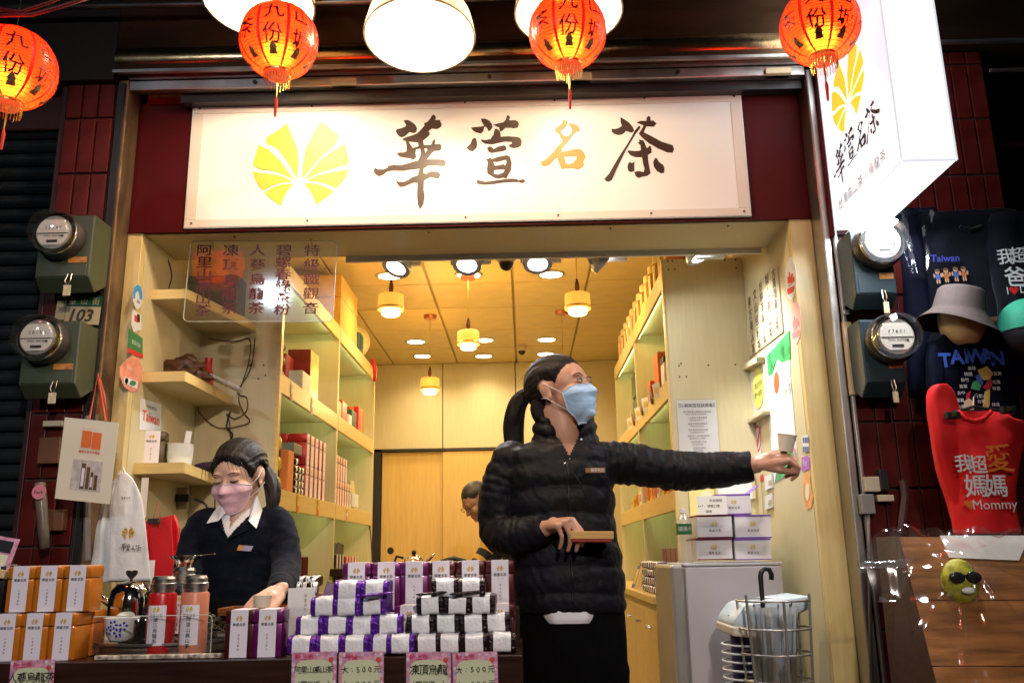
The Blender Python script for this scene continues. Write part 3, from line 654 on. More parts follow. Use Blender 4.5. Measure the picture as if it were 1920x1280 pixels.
for sx_, sy_ in ((1, 1), (-1, 1), (-1, -1), (1, -1)):
    a0 = math.atan2(sy_, sx_)-PI/4
    for k in range(5):
        a = a0+k*PI/8; out.append((sx_*(W_/2-rr)+rr*math.cos(a), sy_*(H_/2-rr)+rr*math.sin(a)))
MB().prism(out, c, un, vn, nn, .003).build('plate', acr, t)
rim = [c+un*x+vn*y+nn*.0015 for x, y in out]; MB().tube(rim+rim[:2], .0016, 6, caps=False).build('polished_edge', ae, t, smooth=-1)
mb = MB(); redink = mat('dark red print', (.07, .004, .01), .5, var=0)
for px, s, pt in ((385, '阿里山高山茶', 22.5), (434, '凍頂烏龍茶', 27), (484, '人蔘烏龍茶', 27), (533, '碧螺春綠茶粉', 22), (586, '特級鐵觀音', 27)):
    for i, ch in enumerate(s):
        p_ = at(px+1.2*i*-.6, 470+pt*i, AY); p_ = p_-nn*(p_-c).dot(nn)+nn*.0035
        lay_text(mb, ch, p_, un, vn, nn, .05, bold=.01, sx=1.3, eps=.003)
mb.build('lettering', redink, t, recalc=False)
for px in (400, 583):
    p = at(px, 438, AY); z0 = 2.36
    MB().tube([(p.x, AY, z0), (p.x, AY, z0-.012), (p.x+.009, AY, z0-.02), (p.x+.007, AY, z0-.031), (p.x-.003, AY, z0-.033), (p.x-.006, AY, z0-.026)], .0022, 6).build('hook', gold, t, smooth=-1)
# ================================================================== COUNTER
CT = .906; CY = 2.3
ct = thing('counter', 'dark wood display counter across the lower left with price cards', 'counter')
B(-2.2, -.012, CY, CY+.02, .0, CT).build('front_board', darkwood, ct, bevel=.003)
B(-2.2, -.012, CY+.021, 2.78, CT-.03, CT).build('counter_top', darkwood, ct, bevel=.003)
B(-.03, -.012, CY+.021, 2.78, 0, CT-.031).build('side_board', darkwood, ct); B(-2.2, -2.18, CY+.021, 2.78, 0, CT-.031).build('side_board', darkwood, ct)
for px, py in ((181, 1250), (279, 1250), (376, 1250), (181, 1270), (279, 1270), (376, 1270)):
    p = at(px, py, CY); MB().lathe([(.001, -.003), (.005, -.002), (.006, 0)], 12, c=p, axis=1).build('screw', chrome, ct)
# ---- tea tins
def tin_mat(nm, col): return mat('tin ' + nm, col, .32, metal=.25, var=.06, scale=20, coat=.2)
labelm = mat('label paper', (.8, .74, .8), .45, var=.02)
emb = mat('label emblem', (.62, .36, .03), .4, var=.1)
def make_tin(m, w=.074, d=.074, h=.12, kind='山高山茶'):
    t = thing('tea_tin', 'tin', 'tea tin')
    B(-w/2, w/2, -d/2, d/2, 0, h*.72).build('body', m, t, bevel=.005, smooth=.6)
    B(-w/2-.0006, w/2+.0006, -d/2-.0006, d/2+.0006, h*.725, h).build('lid', m, t, bevel=.005, smooth=.6)
    lw = w*.3
    mb = MB(); mb.box(-lw, lw, -d/2-.0018, -d/2-.001, .001, h+.0008); mb.box(-lw, lw, -d/2-.0008, d/2+.0018, h+.0002, h+.0012); mb.build('label_strip', labelm, t)
    o = V((0, -d/2-.0019, 0))
    mb = MB(); lay_glyph(mb, 'logo', o+Z_*h*.83, X_, Z_, -Y_, h*.125, .0004, simple=True); mb.build('emblem', emb, t, recalc=False)
    mb = MB()
    for i, ch in enumerate('華萱名茶'): lay_text(mb, ch, o+Z_*h*.7+X_*(i-1.5)*h*.072, X_, Z_, -Y_, h*.072, bold=.02, eps=.0004)
    column(mb, kind, o+Z_*h*.48, X_, Z_, -Y_, h*.045, h*.075, eps=.0004)
    mb.build('lettering', inkblack, t, recalc=False)
    return t
def scatter(proto, places, group):
    for i, (x, y, z, rz, lab) in enumerate(places):
        o = proto if i == 0 else copy_tree(proto)
        o.location = (x, y, z); o.rotation_euler = (0, 0, rz+random.uniform(-.03, .03)); o['label'] = lab; o['group'] = group
orange = tin_mat('orange', (.62, .19, .015)); purple = tin_mat('purple', (.13, .006, .1)); plum = tin_mat('maroon', (.07, .008, .012)); blackt = tin_mat('black', (.015, .012, .012))
ORD = ['leftmost', 'second from left', 'third from left', 'fourth from left', 'fifth from left', 'sixth from left', 'seventh from left']
ot = make_tin(orange, .072, .072, .116, '人蔘烏龍茶')
pl = []
for i, px in enumerate((24, 76, 129)): pl.append((at(px, 1190, 2.37).x, 2.375, CT, .0, 'orange tea tin at the counter edge, %s in the bottom row' % ON[i]))
for i, px in enumerate((40, 92, 146)): pl.append((at(px, 1190, 2.385).x, 2.39, CT+.119, .0, 'orange tea tin in the upper row of the stack, %s from left' % ON[i]))
pl.append((at(158, 1190, 2.46).x, 2.47, CT, 0, 'orange tea tin just behind the right end of the bottom row'))
for i, px in enumerate((58, 110)): pl.append((at(px, 1190, 2.46).x, 2.47, CT, 0, 'orange tea tin hidden in the second rank, %s' % ORD[i]))
scatter(ot, pl, 'orange tea tins stacked on the counter')
bt = make_tin(blackt, .072, .072, .12, '凍頂烏龍'); p = at(-5, 1190, 2.42)
scatter(bt, [(p.x, 2.4, CT+.119, 0, 'black tea tin at the far left edge beside the upper orange tins'), (p.x-.02, 2.48, CT, 0, 'black tea tin under the black tin at the far left edge')], 'black tea tins at the left edge')
g = make_tin(plum, .075, .075, .116, '凍頂烏龍茶'); scatter(g, [(at(457, 1190, 2.37).x, 2.37, CT, 0, 'maroon tea tin standing below the wooden tray')], 'pair of tins under the wooden tray')
g = make_tin(purple, .075, .075, .116, '阿里山高山'); scatter(g, [(at(508, 1190, 2.37).x, 2.37, CT, 0, 'purple tea tin standing below the wooden tray')], 'pair of tins under the wooden tray')
rz = B(-.56, -.02, 2.49, 2.62, CT+.001, CT+.1).build('riser_box', darkwood, bevel=.003)
tag(rz, 'dark wooden riser under the back row of purple and maroon tins', 'riser')
t1 = make_tin(purple, .079, .075, .126, '阿里山高山茶'); t2 = make_tin(plum, .079, .075, .126, '凍頂烏龍茶')
XS = [at(px, 1100, 2.53).x for px in (673, 727, 779, 830, 884, 938)]
scatter(t1, [(XS[i], 2.53, CT+.102, 0, 'tall purple tea tin, %s in the back row behind the bricks' % ON[i]) for i in range(3)], 'row of tins behind the foil bricks')
scatter(t2, [(XS[i], 2.53, CT+.102, 0, 'tall maroon tea tin, %s in the back row behind the bricks' % ON[i]) for i in range(3, 6)], 'row of tins behind the foil bricks')
t3 = make_tin(plum, .079, .07, .116, '凍頂烏龍'); scatter(t3, [(at(938, 1180, 2.44).x, 2.44, CT, 0, 'maroon tea tin low beside the woman, right of the dark foil bricks')], 'lower tins behind the bricks')
t4 = make_tin(purple, .079, .07, .116, '阿里山茶'); scatter(t4, [(at(770, 1180, 2.44).x, 2.44, CT, 0, 'purple tea tin low between the two stacks of foil bricks')], 'lower tins behind the bricks')
# ---- vacuum packed foil bricks
foilw = mat('white foil label', (.8, .79, .8), .36, metal=.08, var=.04, scale=40, bump=.22, bscale=120)
foilp = mat('purple foil', (.1, .015, .28), .25, metal=.4, var=.3, scale=40, bump=.5, bscale=100); foilb = mat('brown foil', (.02, .008, .01), .22, metal=.4, var=.3, scale=40, bump=.5, bscale=100)
def make_brick(m, w, d, h, seed, detail=14):
    rnd = random.Random(seed); off = V((rnd.random()*9, rnd.random()*9, 0))
    xs_ = [-.5, -.5, -.495, -.47]+[-.45, -.38, -.3, -.2999, -.2, -.1, 0, .1, .2, .2999, .3, .38, .45]+[.47, .495, .5, .5]
    sc_ = [.001, .6, .92, .98]+[1]*13+[.98, .92, .6, .001]; se = lambda t_, e: math.copysign(abs(t_)**e, t_)
    def fn(u, v):
        k = int(round(v*(len(xs_)-1))); a = 2*PI*(u+.5/(detail*3)); x = w*xs_[k]; y = d/2*sc_[k]*se(math.cos(a), .32); z = h/2*sc_[k]*se(math.sin(a), .36)
        top = 1 if z > h*.05 else .3
        nz = (noise.noise(V((x*50, y*45, z*75))+off)*.0026+noise.noise(V((x*140, y*100, z*150))+off)*.0018)*top
        return V((x+.0012*noise.noise(V((y*60, z*60, x*3))+off), y+math.copysign(nz, y)*sc_[k], z+nz*1.3*sc_[k]+h/2))
    t = thing('tea_brick', 'b', 'tea pack'); N1, N2 = detail*3, len(xs_)-1
    body = MB(); lab = MB(); mb = MB().grid(fn, N1, N2, cu=True); 
    for f in mb.f:
        cx = sum(mb.v[i][0] for i in f)/len(f); (lab if abs(cx) < w*.3002 else body).f.append(f)
    body.v = mb.v; lab.v = mb.v; body.m = [0]*len(body.f); lab.m = [0]*len(lab.f)
    for q in (body, lab):
        used = sorted({i for f in q.f for i in f}); mp_ = {i: k for k, i in enumerate(used)}; q.v = [q.v[i] for i in used]; q.f = [tuple(mp_[i] for i in f) for f in q.f]
    body.build('pouch', m, t, smooth=-1, recalc=False); lab.build('label_band', foilw, t, smooth=-1, recalc=False)
    return t
def brick_pile(m, rows, name, Y=2.38):
    protos = [make_brick(m, .074, .13, .05, s) for s in (1, 2, 3)]; used = [0, 0, 0]; n = 0
    for r, (pxs, z) in enumerate(rows):
        for i, px in enumerate(pxs):
            k = n % 3; n += 1
            o = protos[k] if not used[k] else copy_tree(protos[k]); used[k] = 1
            y = Y+.035*(r > 0)+random.uniform(-.006, .006); o.location = (at(px, 1180, Y-.06).x, y, z); o.rotation_euler = (random.uniform(-.03, .03), random.uniform(-.04, .04), random.uniform(-.06, .06))
            o['group'] = 'foil tea bricks piled on the counter'
            o['label'] = '%s and white foil tea brick, %s from left in the %s row' % (name, ON[i], ['bottom', 'second', 'third', 'top'][r])
ZR = [CT+.001, CT+.047, CT+.094, CT+.14]
brick_pile(foilp, [((567, 616, 664, 716, 752), ZR[0]), ((576, 624, 672, 722), ZR[1]), ((602, 645, 692), ZR[2]), ((642, 693), ZR[3]-.006)], 'purple')
brick_pile(foilb, [((800, 844, 890, 938), ZR[0]), ((786, 836, 884, 932), ZR[1]), ((806, 854, 902), ZR[2]), ((830, 880), ZR[3]-.006)], 'brown')
# sachets lying on the piles
for (pa, pb, m, lab) in (((680, 1136), (738, 1150), foilp, 'purple long sachet lying slanted on the purple bricks'), ((782, 1146), (838, 1130), foilb, 'dark long sachet lying slanted at left on the brown bricks'), ((845, 1138), (905, 1120), foilb, 'dark long sachet lying slanted at right on the brown bricks')):
    a, b = at(*pa, 2.36), at(*pb, 2.36); a.z = max(a.z, CT+.147); b.z = max(b.z, CT+.152)
    o = MB().tube([a.lerp(b, k/8)+V((0, -.03+.02*k/8, 0)) for k in range(9)], [.004]+[.011]*7+[.004], 10, flat=.35).build('tea_sachet', m, smooth=-1); tag(o, lab, 'sachet', 'sachets lying on the foil bricks')
# acrylic card holders and price cards
pinkm = mat('pink floral border', (.75, .3, .42), .6, var=.5, scale=60); creamc = mat('cream card', (.72, .74, .48), .6, var=.05)
berry = mat('strawberry print', (.7, .06, .04), .6, var=.2, scale=90); leafp = mat('leaf print', (.1, .35, .05), .6, var=.1)
def price_card(x0, y0, x1, y1, lines, cap, label, Y=2.285):
    a, b = at(x0, y0, Y), at(x1, y0, Y); wd = b.x-a.x; hh = wd*1.02; c_ = V(((a.x+b.x)/2, Y, a.z-hh/2))
    t = thing('price_card', label, 'price card', c_, group='hand lettered price cards on the counter front')
    t.rotation_euler = (random.uniform(.02, .06), random.uniform(-.02, .02), 0)
    B(-wd/2, wd/2, 0, .0012, -hh/2, hh/2).build('card', pinkm, t)
    pts = [(.42*wd*math.copysign(abs(math.cos(a_))**.5, math.cos(a_)), -.02*wd+.36*hh*math.copysign(abs(math.sin(a_))**.5, math.sin(a_))) for a_ in np.linspace(0, 2*PI, 40, endpoint=False)]
    MB().prism(pts, (0, -.0004, 0), X_, Z_, -Y_, 0).build('cream_panel', creamc, t, recalc=False)
    dots = MB(); rnd = random.Random(label)
    for k in range(34):
        e = rnd.choice('lrtb'); q = rnd.uniform(-.48, .48)
        x, z = (-.455*wd, q*hh) if e == 'l' else (.455*wd, q*hh) if e == 'r' else (q*wd, .45*hh) if e == 't' else (q*wd, -.46*hh)
        r_ = rnd.uniform(.02, .045)*wd
        dots.add([(x+r_*(1+.25*math.cos(5*b_))*math.cos(b_), -.0006-.00002*k, z+r_*(1+.25*math.cos(5*b_))*math.sin(b_)) for b_ in np.linspace(0, 2*PI, 15, endpoint=False)], [tuple(range(15))], k % 3)
    dots.build('printed_flowers', [mat('petal pink', (.85, .5, .65), .6, var=0), mat('petal white', (.85, .75, .8), .6, var=0), mat('petal lilac', (.55, .35, .65), .6, var=0)], t)
    sb = MB()
    for x, z, r_ in ((.3*wd, -.33*hh, .1*wd), (.38*wd, .33*hh, .06*wd), (-.42*wd, -.36*hh, .07*wd), (.42*wd, -.42*hh, .07*wd)):
        sb.add([(x+r_*math.cos(b_)*(1-.3*(math.sin(b_) < 0)), -.0016, z+r_*math.sin(b_)) for b_ in np.linspace(0, 2*PI, 14, endpoint=False)], [tuple(range(14))], 0)
        sb.add([(x-r_*.8, -.0018, z+r_*1.0), (x-r_*.3, -.0018, z+r_*.55), (x+r_*.3, -.0018, z+r_*.55), (x+r_*.8, -.0018, z+r_*1.0), (x, -.0018, z+r_*.9)], [(0, 1, 2, 3, 4)], 1)
    sb.build('printed_strawberries', [berry, leafp], t, recalc=False)
    mb = MB()
    for i, s in enumerate(lines):
        n_ = len(s); h_ = min(.2*hh, .86*wd/n_/.98) if n_ > 5 else .21*hh
        for k, ch in enumerate(s):
            lay_text(mb, ch, V((0, -.0022, 0))+V(((k-(n_-1)/2)*h_*(.98 if ord(ch) > 255 else .9), 0, .14*hh-i*.3*hh)), X_, Z_, -Y_, h_*1.1, bold=.006, jit=.1, eps=0)
    mb.build('lettering', inkblack, t, recalc=False)
    mb = MB(); lay_text(mb, cap, (-.22*wd, -.0022, .41*hh), X_, Z_, -Y_, .14*hh, bold=.03, eps=0); mb.build('caption', mat('magenta print', (.75, .03, .15), .5, var=0), t, recalc=False)
    # clear sleeve
    B(-wd/2-.004, wd/2+.004, -.006, -.0045, -hh/2-.01, hh/2+.002).build('clear_sleeve', film, t)
price_card(548, 1222, 632, 1290, ['阿里山高山茶', '(買二送一)'], '新上市', 'pink price card reading Alishan tea, under the purple foil bricks')
price_card(636, 1222, 720, 1290, ['大:500元', '小:300元'], '特價', 'pink price card with prices 500 and 300 under the purple foil bricks')
price_card(762, 1222, 846, 1290, ['凍頂烏龍', '(買二送一)'], '新上市', 'pink price card naming Dong Ding tea under the brown foil bricks')
price_card(849, 1222, 933, 1290, ['大:500元', '小:300元'], '新上市', 'pink price card with prices 500 and 300, rightmost under the brown foil bricks')
price_card(22, 1237, 104, 1300, ['人蔘烏龍茶', '每盒1000元'], '新上市', 'pink price card below the orange tins at the left')
# card leaning at far left on a tin
p = at(8, 1040, 2.36); t = thing('leaning_card', 'pink floral card with dark panel leaning above the tins at the left edge', 'card', (p.x, 2.37, p.z)); t.rotation_euler = (-.15, .18, 0)
B(-.06, .02, 0, .001, -.04, .045).build('card', pinkm, t); B(-.058, .008, -.0012, -.0004, .005, .036).build('dark_panel', black, t); B(-.058, .006, -.0012, -.0004, -.035, .0).build('cream_panel', creamc, t)
MB().box(.0, .02, -.01, .01, -.06, -.038).build('clip', mat('pale wood block', (.6, .42, .2), .5), t, bevel=.002)
# ---- flasks
def flask(px, Yc, zb, m, s, label, funnel=False):
    p = at(px, 1150, Yc); t = thing('tea_flask', label, 'flask', (p.x, Yc, zb), group='tea flasks on the counter')
    r = .036
    MB().lathe([(.001, .0005), (r-.002, .0005), (r, .004), (r, .155), (r-.002, .16), (r-.006, .162)], 32).build('body', m, t, smooth=.7)
    MB().lathe([(r-.006, .162), (r-.006, .168), (r-.003, .17), (r-.003, .184), (r-.006, .186), (r-.006, .196), (r-.01, .203), (r-.012, .204), (.001, .204)], 32).build('steel_cap', brushed, t, smooth=.5)
    f = lambda x, z, e=.0006: V(((r+e)*math.sin(x/r), -(r+e)*math.cos(x/r), z))
    MB().grid(lambda u, v: f((u-.5)*.05, .03+.1*v), 12, 2).build('label', labelm, t, smooth=-1)
    mb = MB(); lay_text_w = lambda ch, z, h, x0=0: lay_text(mb, ch, (0, 0, 0), X_, Z_, Y_, h, bold=.02, warp=lambda x, y: f(x+x0, z+y, .0012))
    for i, ch in enumerate('華萱名茶'): lay_text_w(ch, .104, .008, (i-1.5)*.0085)
    for i, ch in enumerate(s): lay_text_w(ch, .094-i*.0132, .0125)
    mb.build('lettering', inkblack, t, recalc=False)
    mb = MB(); g_ = glyph_norm('logo')
    for sh in g_: mb.add([f(x*.016, .119+y*.016, .0012) for x, y in sh[0][::2]], [tuple(reversed(range(len(sh[0][::2]))))])
    mb.build('emblem', mat('emblem yellow', (.7, .55, .02), .4), t, recalc=False)
    if funnel:
        MB().lathe([(.02, .2), (.022, .21), (.03, .225), (.044, .235), (.046, .237), (.043, .236), (.028, .226), (.018, .21)], 28).build('funnel', chrome, t, smooth=-1)
        MB().tube([(.04, 0, .236), (.085, -.005, .24)], .004, 6, flat=.4).build('funnel_handle', chrome, t)
    return t
flask(303, 2.40, CT, mat('red lacquer', (.5, .01, .012), .3, var=.05, coat=.3), '凍頂烏龍茶', 'red tea flask with steel cap at the front of the counter')
flask(364, 2.40, CT, mat('frosted salmon', (.72, .25, .14), .35, var=.06, trans=.1), '阿里山高山茶', 'salmon pink tea flask with steel cap at the front of the counter')
flask(340, 2.52, CT+.02, mat('black flask', (.01, .01, .01), .3), '人蔘烏龍茶', 'black tea flask with a steel funnel on top behind the other two', True)
# tea tray, leaves, kettle, bowl, glass pot
t = thing('steel_tea_tray', 'round steel tea tray in the middle of the counter', 'tray', (at(300, 1200, 2.5).x, 2.56, CT+.001))
MB().lathe([(.001, .028), (.19, .028), (.195, .034), (.2, .034), (.2, .028), (.192, .022), (.19, .004), (.185, 0), (.001, 0)], 56).build('tray', brushed, t, smooth=.5)
MB().lathe([(.001, .03), (.13, .03), (.13, .036), (.125, .042), (.001, .042)], 48).build('tray_insert', darkwood, t, smooth=.5)
clm = mat('patterned cloth', (.45, .38, .3), .8, var=.9, scale=70); tag(MB().box(at(181, 1232, 2.34).x, at(415, 1232, 2.34).x, 2.325, 2.345, CT+.001, CT+.012).build('patterned_cloth', clm, bevel=.003), 'floral patterned cloth strip in front of the steel tray', 'cloth')
lf = mat('dried tea leaf', (.05, .04, .015), .7, var=.6, scale=60); mb = MB(); rnd = random.Random(4)
c0 = V((at(345, 1200, 2.55).x, 2.57, CT+.042))
for k in range(420):
    r_ = .14*math.sqrt(rnd.random()); a = rnd.random()*2*PI; x, y = r_*math.cos(a), r_*.6*math.sin(a); z = .055*(1-(r_/.14)**2)+rnd.random()*.01
    o_ = c0+V((x, y, z)); d = V((rnd.uniform(-1, 1), rnd.uniform(-1, 1), rnd.uniform(-.5, .5))).normalized()*rnd.uniform(.004, .009)
    mb.tube([o_-d, o_+V((0, 0, .002)), o_+d], [.001, .0025, .001], 4)
tag(mb.build('dried_tea_leaves', lf), 'heap of dark dried tea leaves behind the flasks', 'tea leaves', kind='stuff')
p = at(236, 1105, 2.52); t = thing('steel_kettle', 'polished steel kettle with a black heart shaped knob', 'kettle', (p.x, 2.55, CT+.065))
MB().lathe([(.03, 0), (.05, .004), (.056, .03), (.056, .07), (.05, .1), (.035, .118), (.015, .124), (.001, .125)], 40).build('body', chrome, t, smooth=-1)
MB().lathe([(.06, .0), (.063, .008), (.056, .014)], 40).build('base_ring', chrome, t, smooth=-1)
MB().tube([(.045, 0, .09), (.075, .0, .1), (.085, 0, .06), (.07, 0, .02), (.052, 0, .02)], [.006, .007, .008, .007, .006], 10, flat=.8).build('handle', black, t, smooth=-1)
MB().tube([(-.045, 0, .06), (-.075, 0, .075), (-.09, 0, .1)], [.014, .009, .006], 12).build('spout', chrome, t, smooth=-1)
ht = [(.016*math.sin(a)**3, .0125*math.cos(a)-.005*math.cos(2*a)-.002*math.cos(3*a)) for a in np.linspace(0, 2*PI, 28, endpoint=False)]
MB().prism(ht, (0, .004, .143), X_, Z_, -Y_, .008).build('heart_knob', black, t, bevel=.0015); MB().tube([(0, 0, .124), (0, 0, .134)], .004, 8).build('knob_stem', black, t)
p = at(222, 1165, 2.44); t = thing('porcelain_bowl', 'white porcelain bowl painted with blue flowers by the kettle', 'bowl', (p.x, 2.46, CT+.035))
por = mat('porcelain', (.8, .8, .78), .12, var=.02, coat=.4); blue = mat('cobalt glaze', (.02, .03, .4), .2)
MB().lathe([(.001, 0), (.026, 0), (.03, .006), (.042, .03), (.047, .06), (.048, .062), (.045, .06), (.038, .03), (.001, .008)], 36).build('bowl', por, t, smooth=-1)
mb = MB(); fb = lambda x, z: V(((.0405+.115*max(0, z-.03)*1.6+.0012)*math.sin(x/.045), -(.0415+.15*(z-.03)+.0016)*math.cos(x/.045), z))
for cx, cz in ((-.018, .03), (.01, .024), (.024, .04), (-.002, .045)):
    for k in range(5):
        a = 2*PI*k/5+cx*60; mb.add([fb(cx+.003*math.cos(a), cz+.003*math.sin(a)), fb(cx+.01*math.cos(a-.4), cz+.01*math.sin(a-.4)), fb(cx+.013*math.cos(a), cz+.013*math.sin(a)), fb(cx+.01*math.cos(a+.4), cz+.01*math.sin(a+.4))], [(0, 1, 2, 3)])
mb.build('painted_flowers', blue, t, recalc=False)
gl = mat('clear glass', (1, 1, 1), .02, trans=1, var=0); tea = mat('brewed tea', (.35, .06, .01), .05, trans=.7, var=0)
p = at(262, 1175, 2.43); t = thing('glass_pitcher', 'small glass pitcher half full of red brown tea', 'pitcher', (p.x+.015, 2.44, CT+.035))
MB().lathe([(.001, 0), (.03, 0), (.033, .005), (.034, .055), (.0325, .055), (.0315, .006), (.001, .004)], 32).build('glass', gl, t, smooth=-1)
MB().lathe([(.001, .0045), (.031, .0065), (.0312, .02), (.001, .02)], 32).build('tea', tea, t, smooth=.5)
MB().tube([(.033, 0, .048), (.05, 0, .045), (.05, 0, .02), (.034, 0, .012)], .003, 8).build('handle', gl, t, smooth=-1)
# wooden serving tray with the cup
p = at(490, 1150, 2.62); tr_ = thing('serving_tray', 'small brown wooden tray held on the stand behind the tins', 'tray', (p.x, 2.6, at(490, 1152, 2.55).z))
MB().box(-.1, .085, -.06, .06, 0, .006).build('base', midwood, tr_, bevel=.002)
for a in ((-.1, .085, -.062, -.055, .006, .02), (-.1, .085, .055, .062, .006, .02), (-.1, -.093, -.055, .055, .006, .02), (.078, .085, -.055, .055, .006, .02)): B(*a).build('rim', midwood, tr_, bevel=.0015)
TRZ = tr_.location.z+.006
tag(MB().box(p.x-.07, p.x+.05, 2.56, 2.64, CT, tr_.location.z-.0005).build('tray_stand', darkwood, bevel=.002), 'dark wooden block carrying the serving tray', 'stand')
cupm = mat('paper cup', (.8, .72, .58), .55, var=.02)
def cup(c, label, rot=None, r=.026, h=.045):
    t = thing('paper_cup', label, 'cup', c, group='small paper tasting cups')
    if rot: t.rotation_euler = rot
    MB().lathe([(.001, .003), (r*.72, .003), (r*.72, 0), (r, h), (r+.0015, h+.001), (r-.0005, h-.001), (r*.7, .004), (.001, .005)], 28).build('wall', cupm, t, smooth=.5)
    MB().lathe([(r-.001, h-.001), (r+.002, h), (r-.001, h+.0015)], 28).build('rolled_rim', cupm, t, smooth=-1)
cupx = at(492, 1127, 2.57).x
cup((cupx, 2.57, TRZ), 'small paper cup standing on the wooden tray at the girl hand')
# white paper bags standing in the clear rack right of the tray
t = thing('paper_bag_rack', 'clear rack with upright white paper bags behind the foil bricks', 'rack', (at(565, 1160, 2.45).x, 2.46, CT))
for k in range(7): B(-.036+.002*k, .034-.001*k, -.02+.006*k, -.018+.006*k, 0, .165-.004*(k % 3)).build('paper_bag', paper, t)
B(-.042, .04, -.028, -.026, 0, .115).build('acrylic_front', film, t); B(-.042, -.04, -.028, .03, 0, .115).build('acrylic_side', film, t)
mb = MB(); column(mb, '華萱名茶', (0.012, -.0208, .145), X_, Z_, -Y_, .009, .012, eps=0); mb.build('lettering', mat('gold print', (.5, .3, .05), .4), t, recalc=False)
# acrylic splash guard
t = thing('acrylic_guard', 'clear acrylic splash guard between the flasks and the tins', 'guard')
a, b = at(180, 1155, 2.36), at(402, 1155, 2.36)
B(a.x, b.x, 2.345, 2.348, CT+.013, a.z).build('panel', film, t); MB().tube([(a.x, 2.346, a.z), (b.x-.012, 2.346, a.z), (b.x-.003, 2.346, a.z-.004), (b.x, 2.346, a.z-.015), (b.x, 2.346, CT+.013)], .0012, 5).build('polished_edge', ae, t)
# bamboo strips and sachets tray behind rack (open bags at x 560-620)
sachet_m = mat('olive sachet', (.2, .17, .06), .35, var=.3, scale=40); wf = foilw
t_ = MB()
pr_ = make_brick(foilb, .02, .05, .03, 9, 8); first = True
def small_bricks(pxs, pys, Y, lab, grp):
    global first
    for j, py in enumerate(pys):
        for i, px in enumerate(pxs):
            p = at(px+random.uniform(-2, 2), py, Y); o = pr_ if first else copy_tree(pr_); first = False
            o.location = (p.x, Y+random.uniform(-.01, .01), p.z); o.rotation_euler = (random.uniform(-.2, .2), 0, random.uniform(-.3, .3)); o['group'] = grp; o['label'] = lab % ON[i]
small_bricks([548, 556, 564, 572, 580, 588, 596], [1098], 2.9, 'small foil brick in the upper row behind the paper bags, %s from left', 'small foil bricks behind the paper bag rack')
small_bricks([545, 553, 561, 569, 577, 585, 593], [1110], 2.86, 'small foil brick in the lower row behind the paper bags, %s from left', 'small foil bricks behind the paper bag rack')
tag(B(at(536, 1115, 2.9).x, at(640, 1115, 2.9).x, 2.84, 3.0, CT, at(560, 1112, 2.87).z).build('side_box', midwood, bevel=.003), 'brown wooden side box holding the small foil bricks', 'box')
t = thing('tea_leaflet', 'olive and lilac leaflet leaning right of the small foil bricks', 'leaflet', at(622, 1120, 2.83)); t.rotation_euler = (.2, .35, 0)
B(-.03, .03, 0, .002, -.05, .045).build('sheet', sachet_m, t); B(-.028, .0, -.002, -.0006, -.045, .04).build('print', mat('lilac print', (.4, .25, .4), .5, var=.3, scale=50), t)
# dark cabinet behind the counter below the small bricks
tag(B(-1.05, -.62, 3.15, 3.6, .15, CT).build('low_cabinet', darkwood, bevel=.004), 'low dark wooden cabinet behind the counter', 'cabinet')
# ================================================================== helpers for hung and folded things
def loft(rows, Y, d, n=36, e=.7, fold=0, seed=0, nv=None, mb=None, ff=30):
    """closed soft body: rows (py, left px, right px[, depth]) read at depth Y"""
    R_ = []
    for r in rows:
        a, b = at(r[1], r[0], Y), at(r[2], r[0], Y); R_.append(((a.x+b.x)/2, (b.x-a.x)/2, (a.z+b.z)/2, r[3] if len(r) > 3 else d))
    K = len(R_)-1; nv = nv or K*6
    def ev(t):
        t = t*K; i = min(int(t), K-1); f = t-i; p0, p1, p2, p3 = R_[max(i-1, 0)], R_[i], R_[i+1], R_[min(i+2, K)]
        return [(.5*((2*p1[k])+(-p0[k]+p2[k])*f+(2*p0[k]-5*p1[k]+4*p2[k]-p3[k])*f*f+(-p0[k]+3*p1[k]-3*p2[k]+p3[k])*f**3)) for k in range(4)]
    sg = lambda t_: math.copysign(abs(t_)**e, t_)
    def fn(u, v):
        cx, hw, z, dd = ev(v); a = 2*PI*u; x = cx+hw*sg(math.cos(a)); y = Y+dd*sg(math.sin(a))
        if fold: y += fold*(noise.noise(V((x*ff*.35+seed, z*3+seed, 0)))+.6*noise.noise(V((x*ff+seed, z*5, 3)))+.25*noise.noise(V((x*ff*2, z*14, 8+seed))))
        return (x, y, z)
    mb = mb or MB(); b0 = len(mb.v); mb.grid(fn, n, nv, cu=True)
    mb.f.append(tuple(range(b0, b0+n))); mb.f.append(tuple(range(b0+nv*n, b0+nv*n+n))); mb.m += [0, 0]
    return mb
def px_prism(pts, Y, th, mb=None, m=0, n=-Y_, back=True):
    return (mb or MB()).prism([(at(x, y, Y).x, at(x, y, Y).z) for x, y in pts], (0, Y, 0), X_, Z_, -Y_, th, m, back=back)
def xwall(pts, X, th, n, mb=None, m=0):          # flat thing on a side wall, from the photograph's outline
    u = -Y_ if n.x < 0 else Y_
    return (mb or MB()).prism([(atx(x, y, X).y*u.y, atx(x, y, X).z) for x, y in pts], (X, 0, 0), u, Z_, n, th, m)
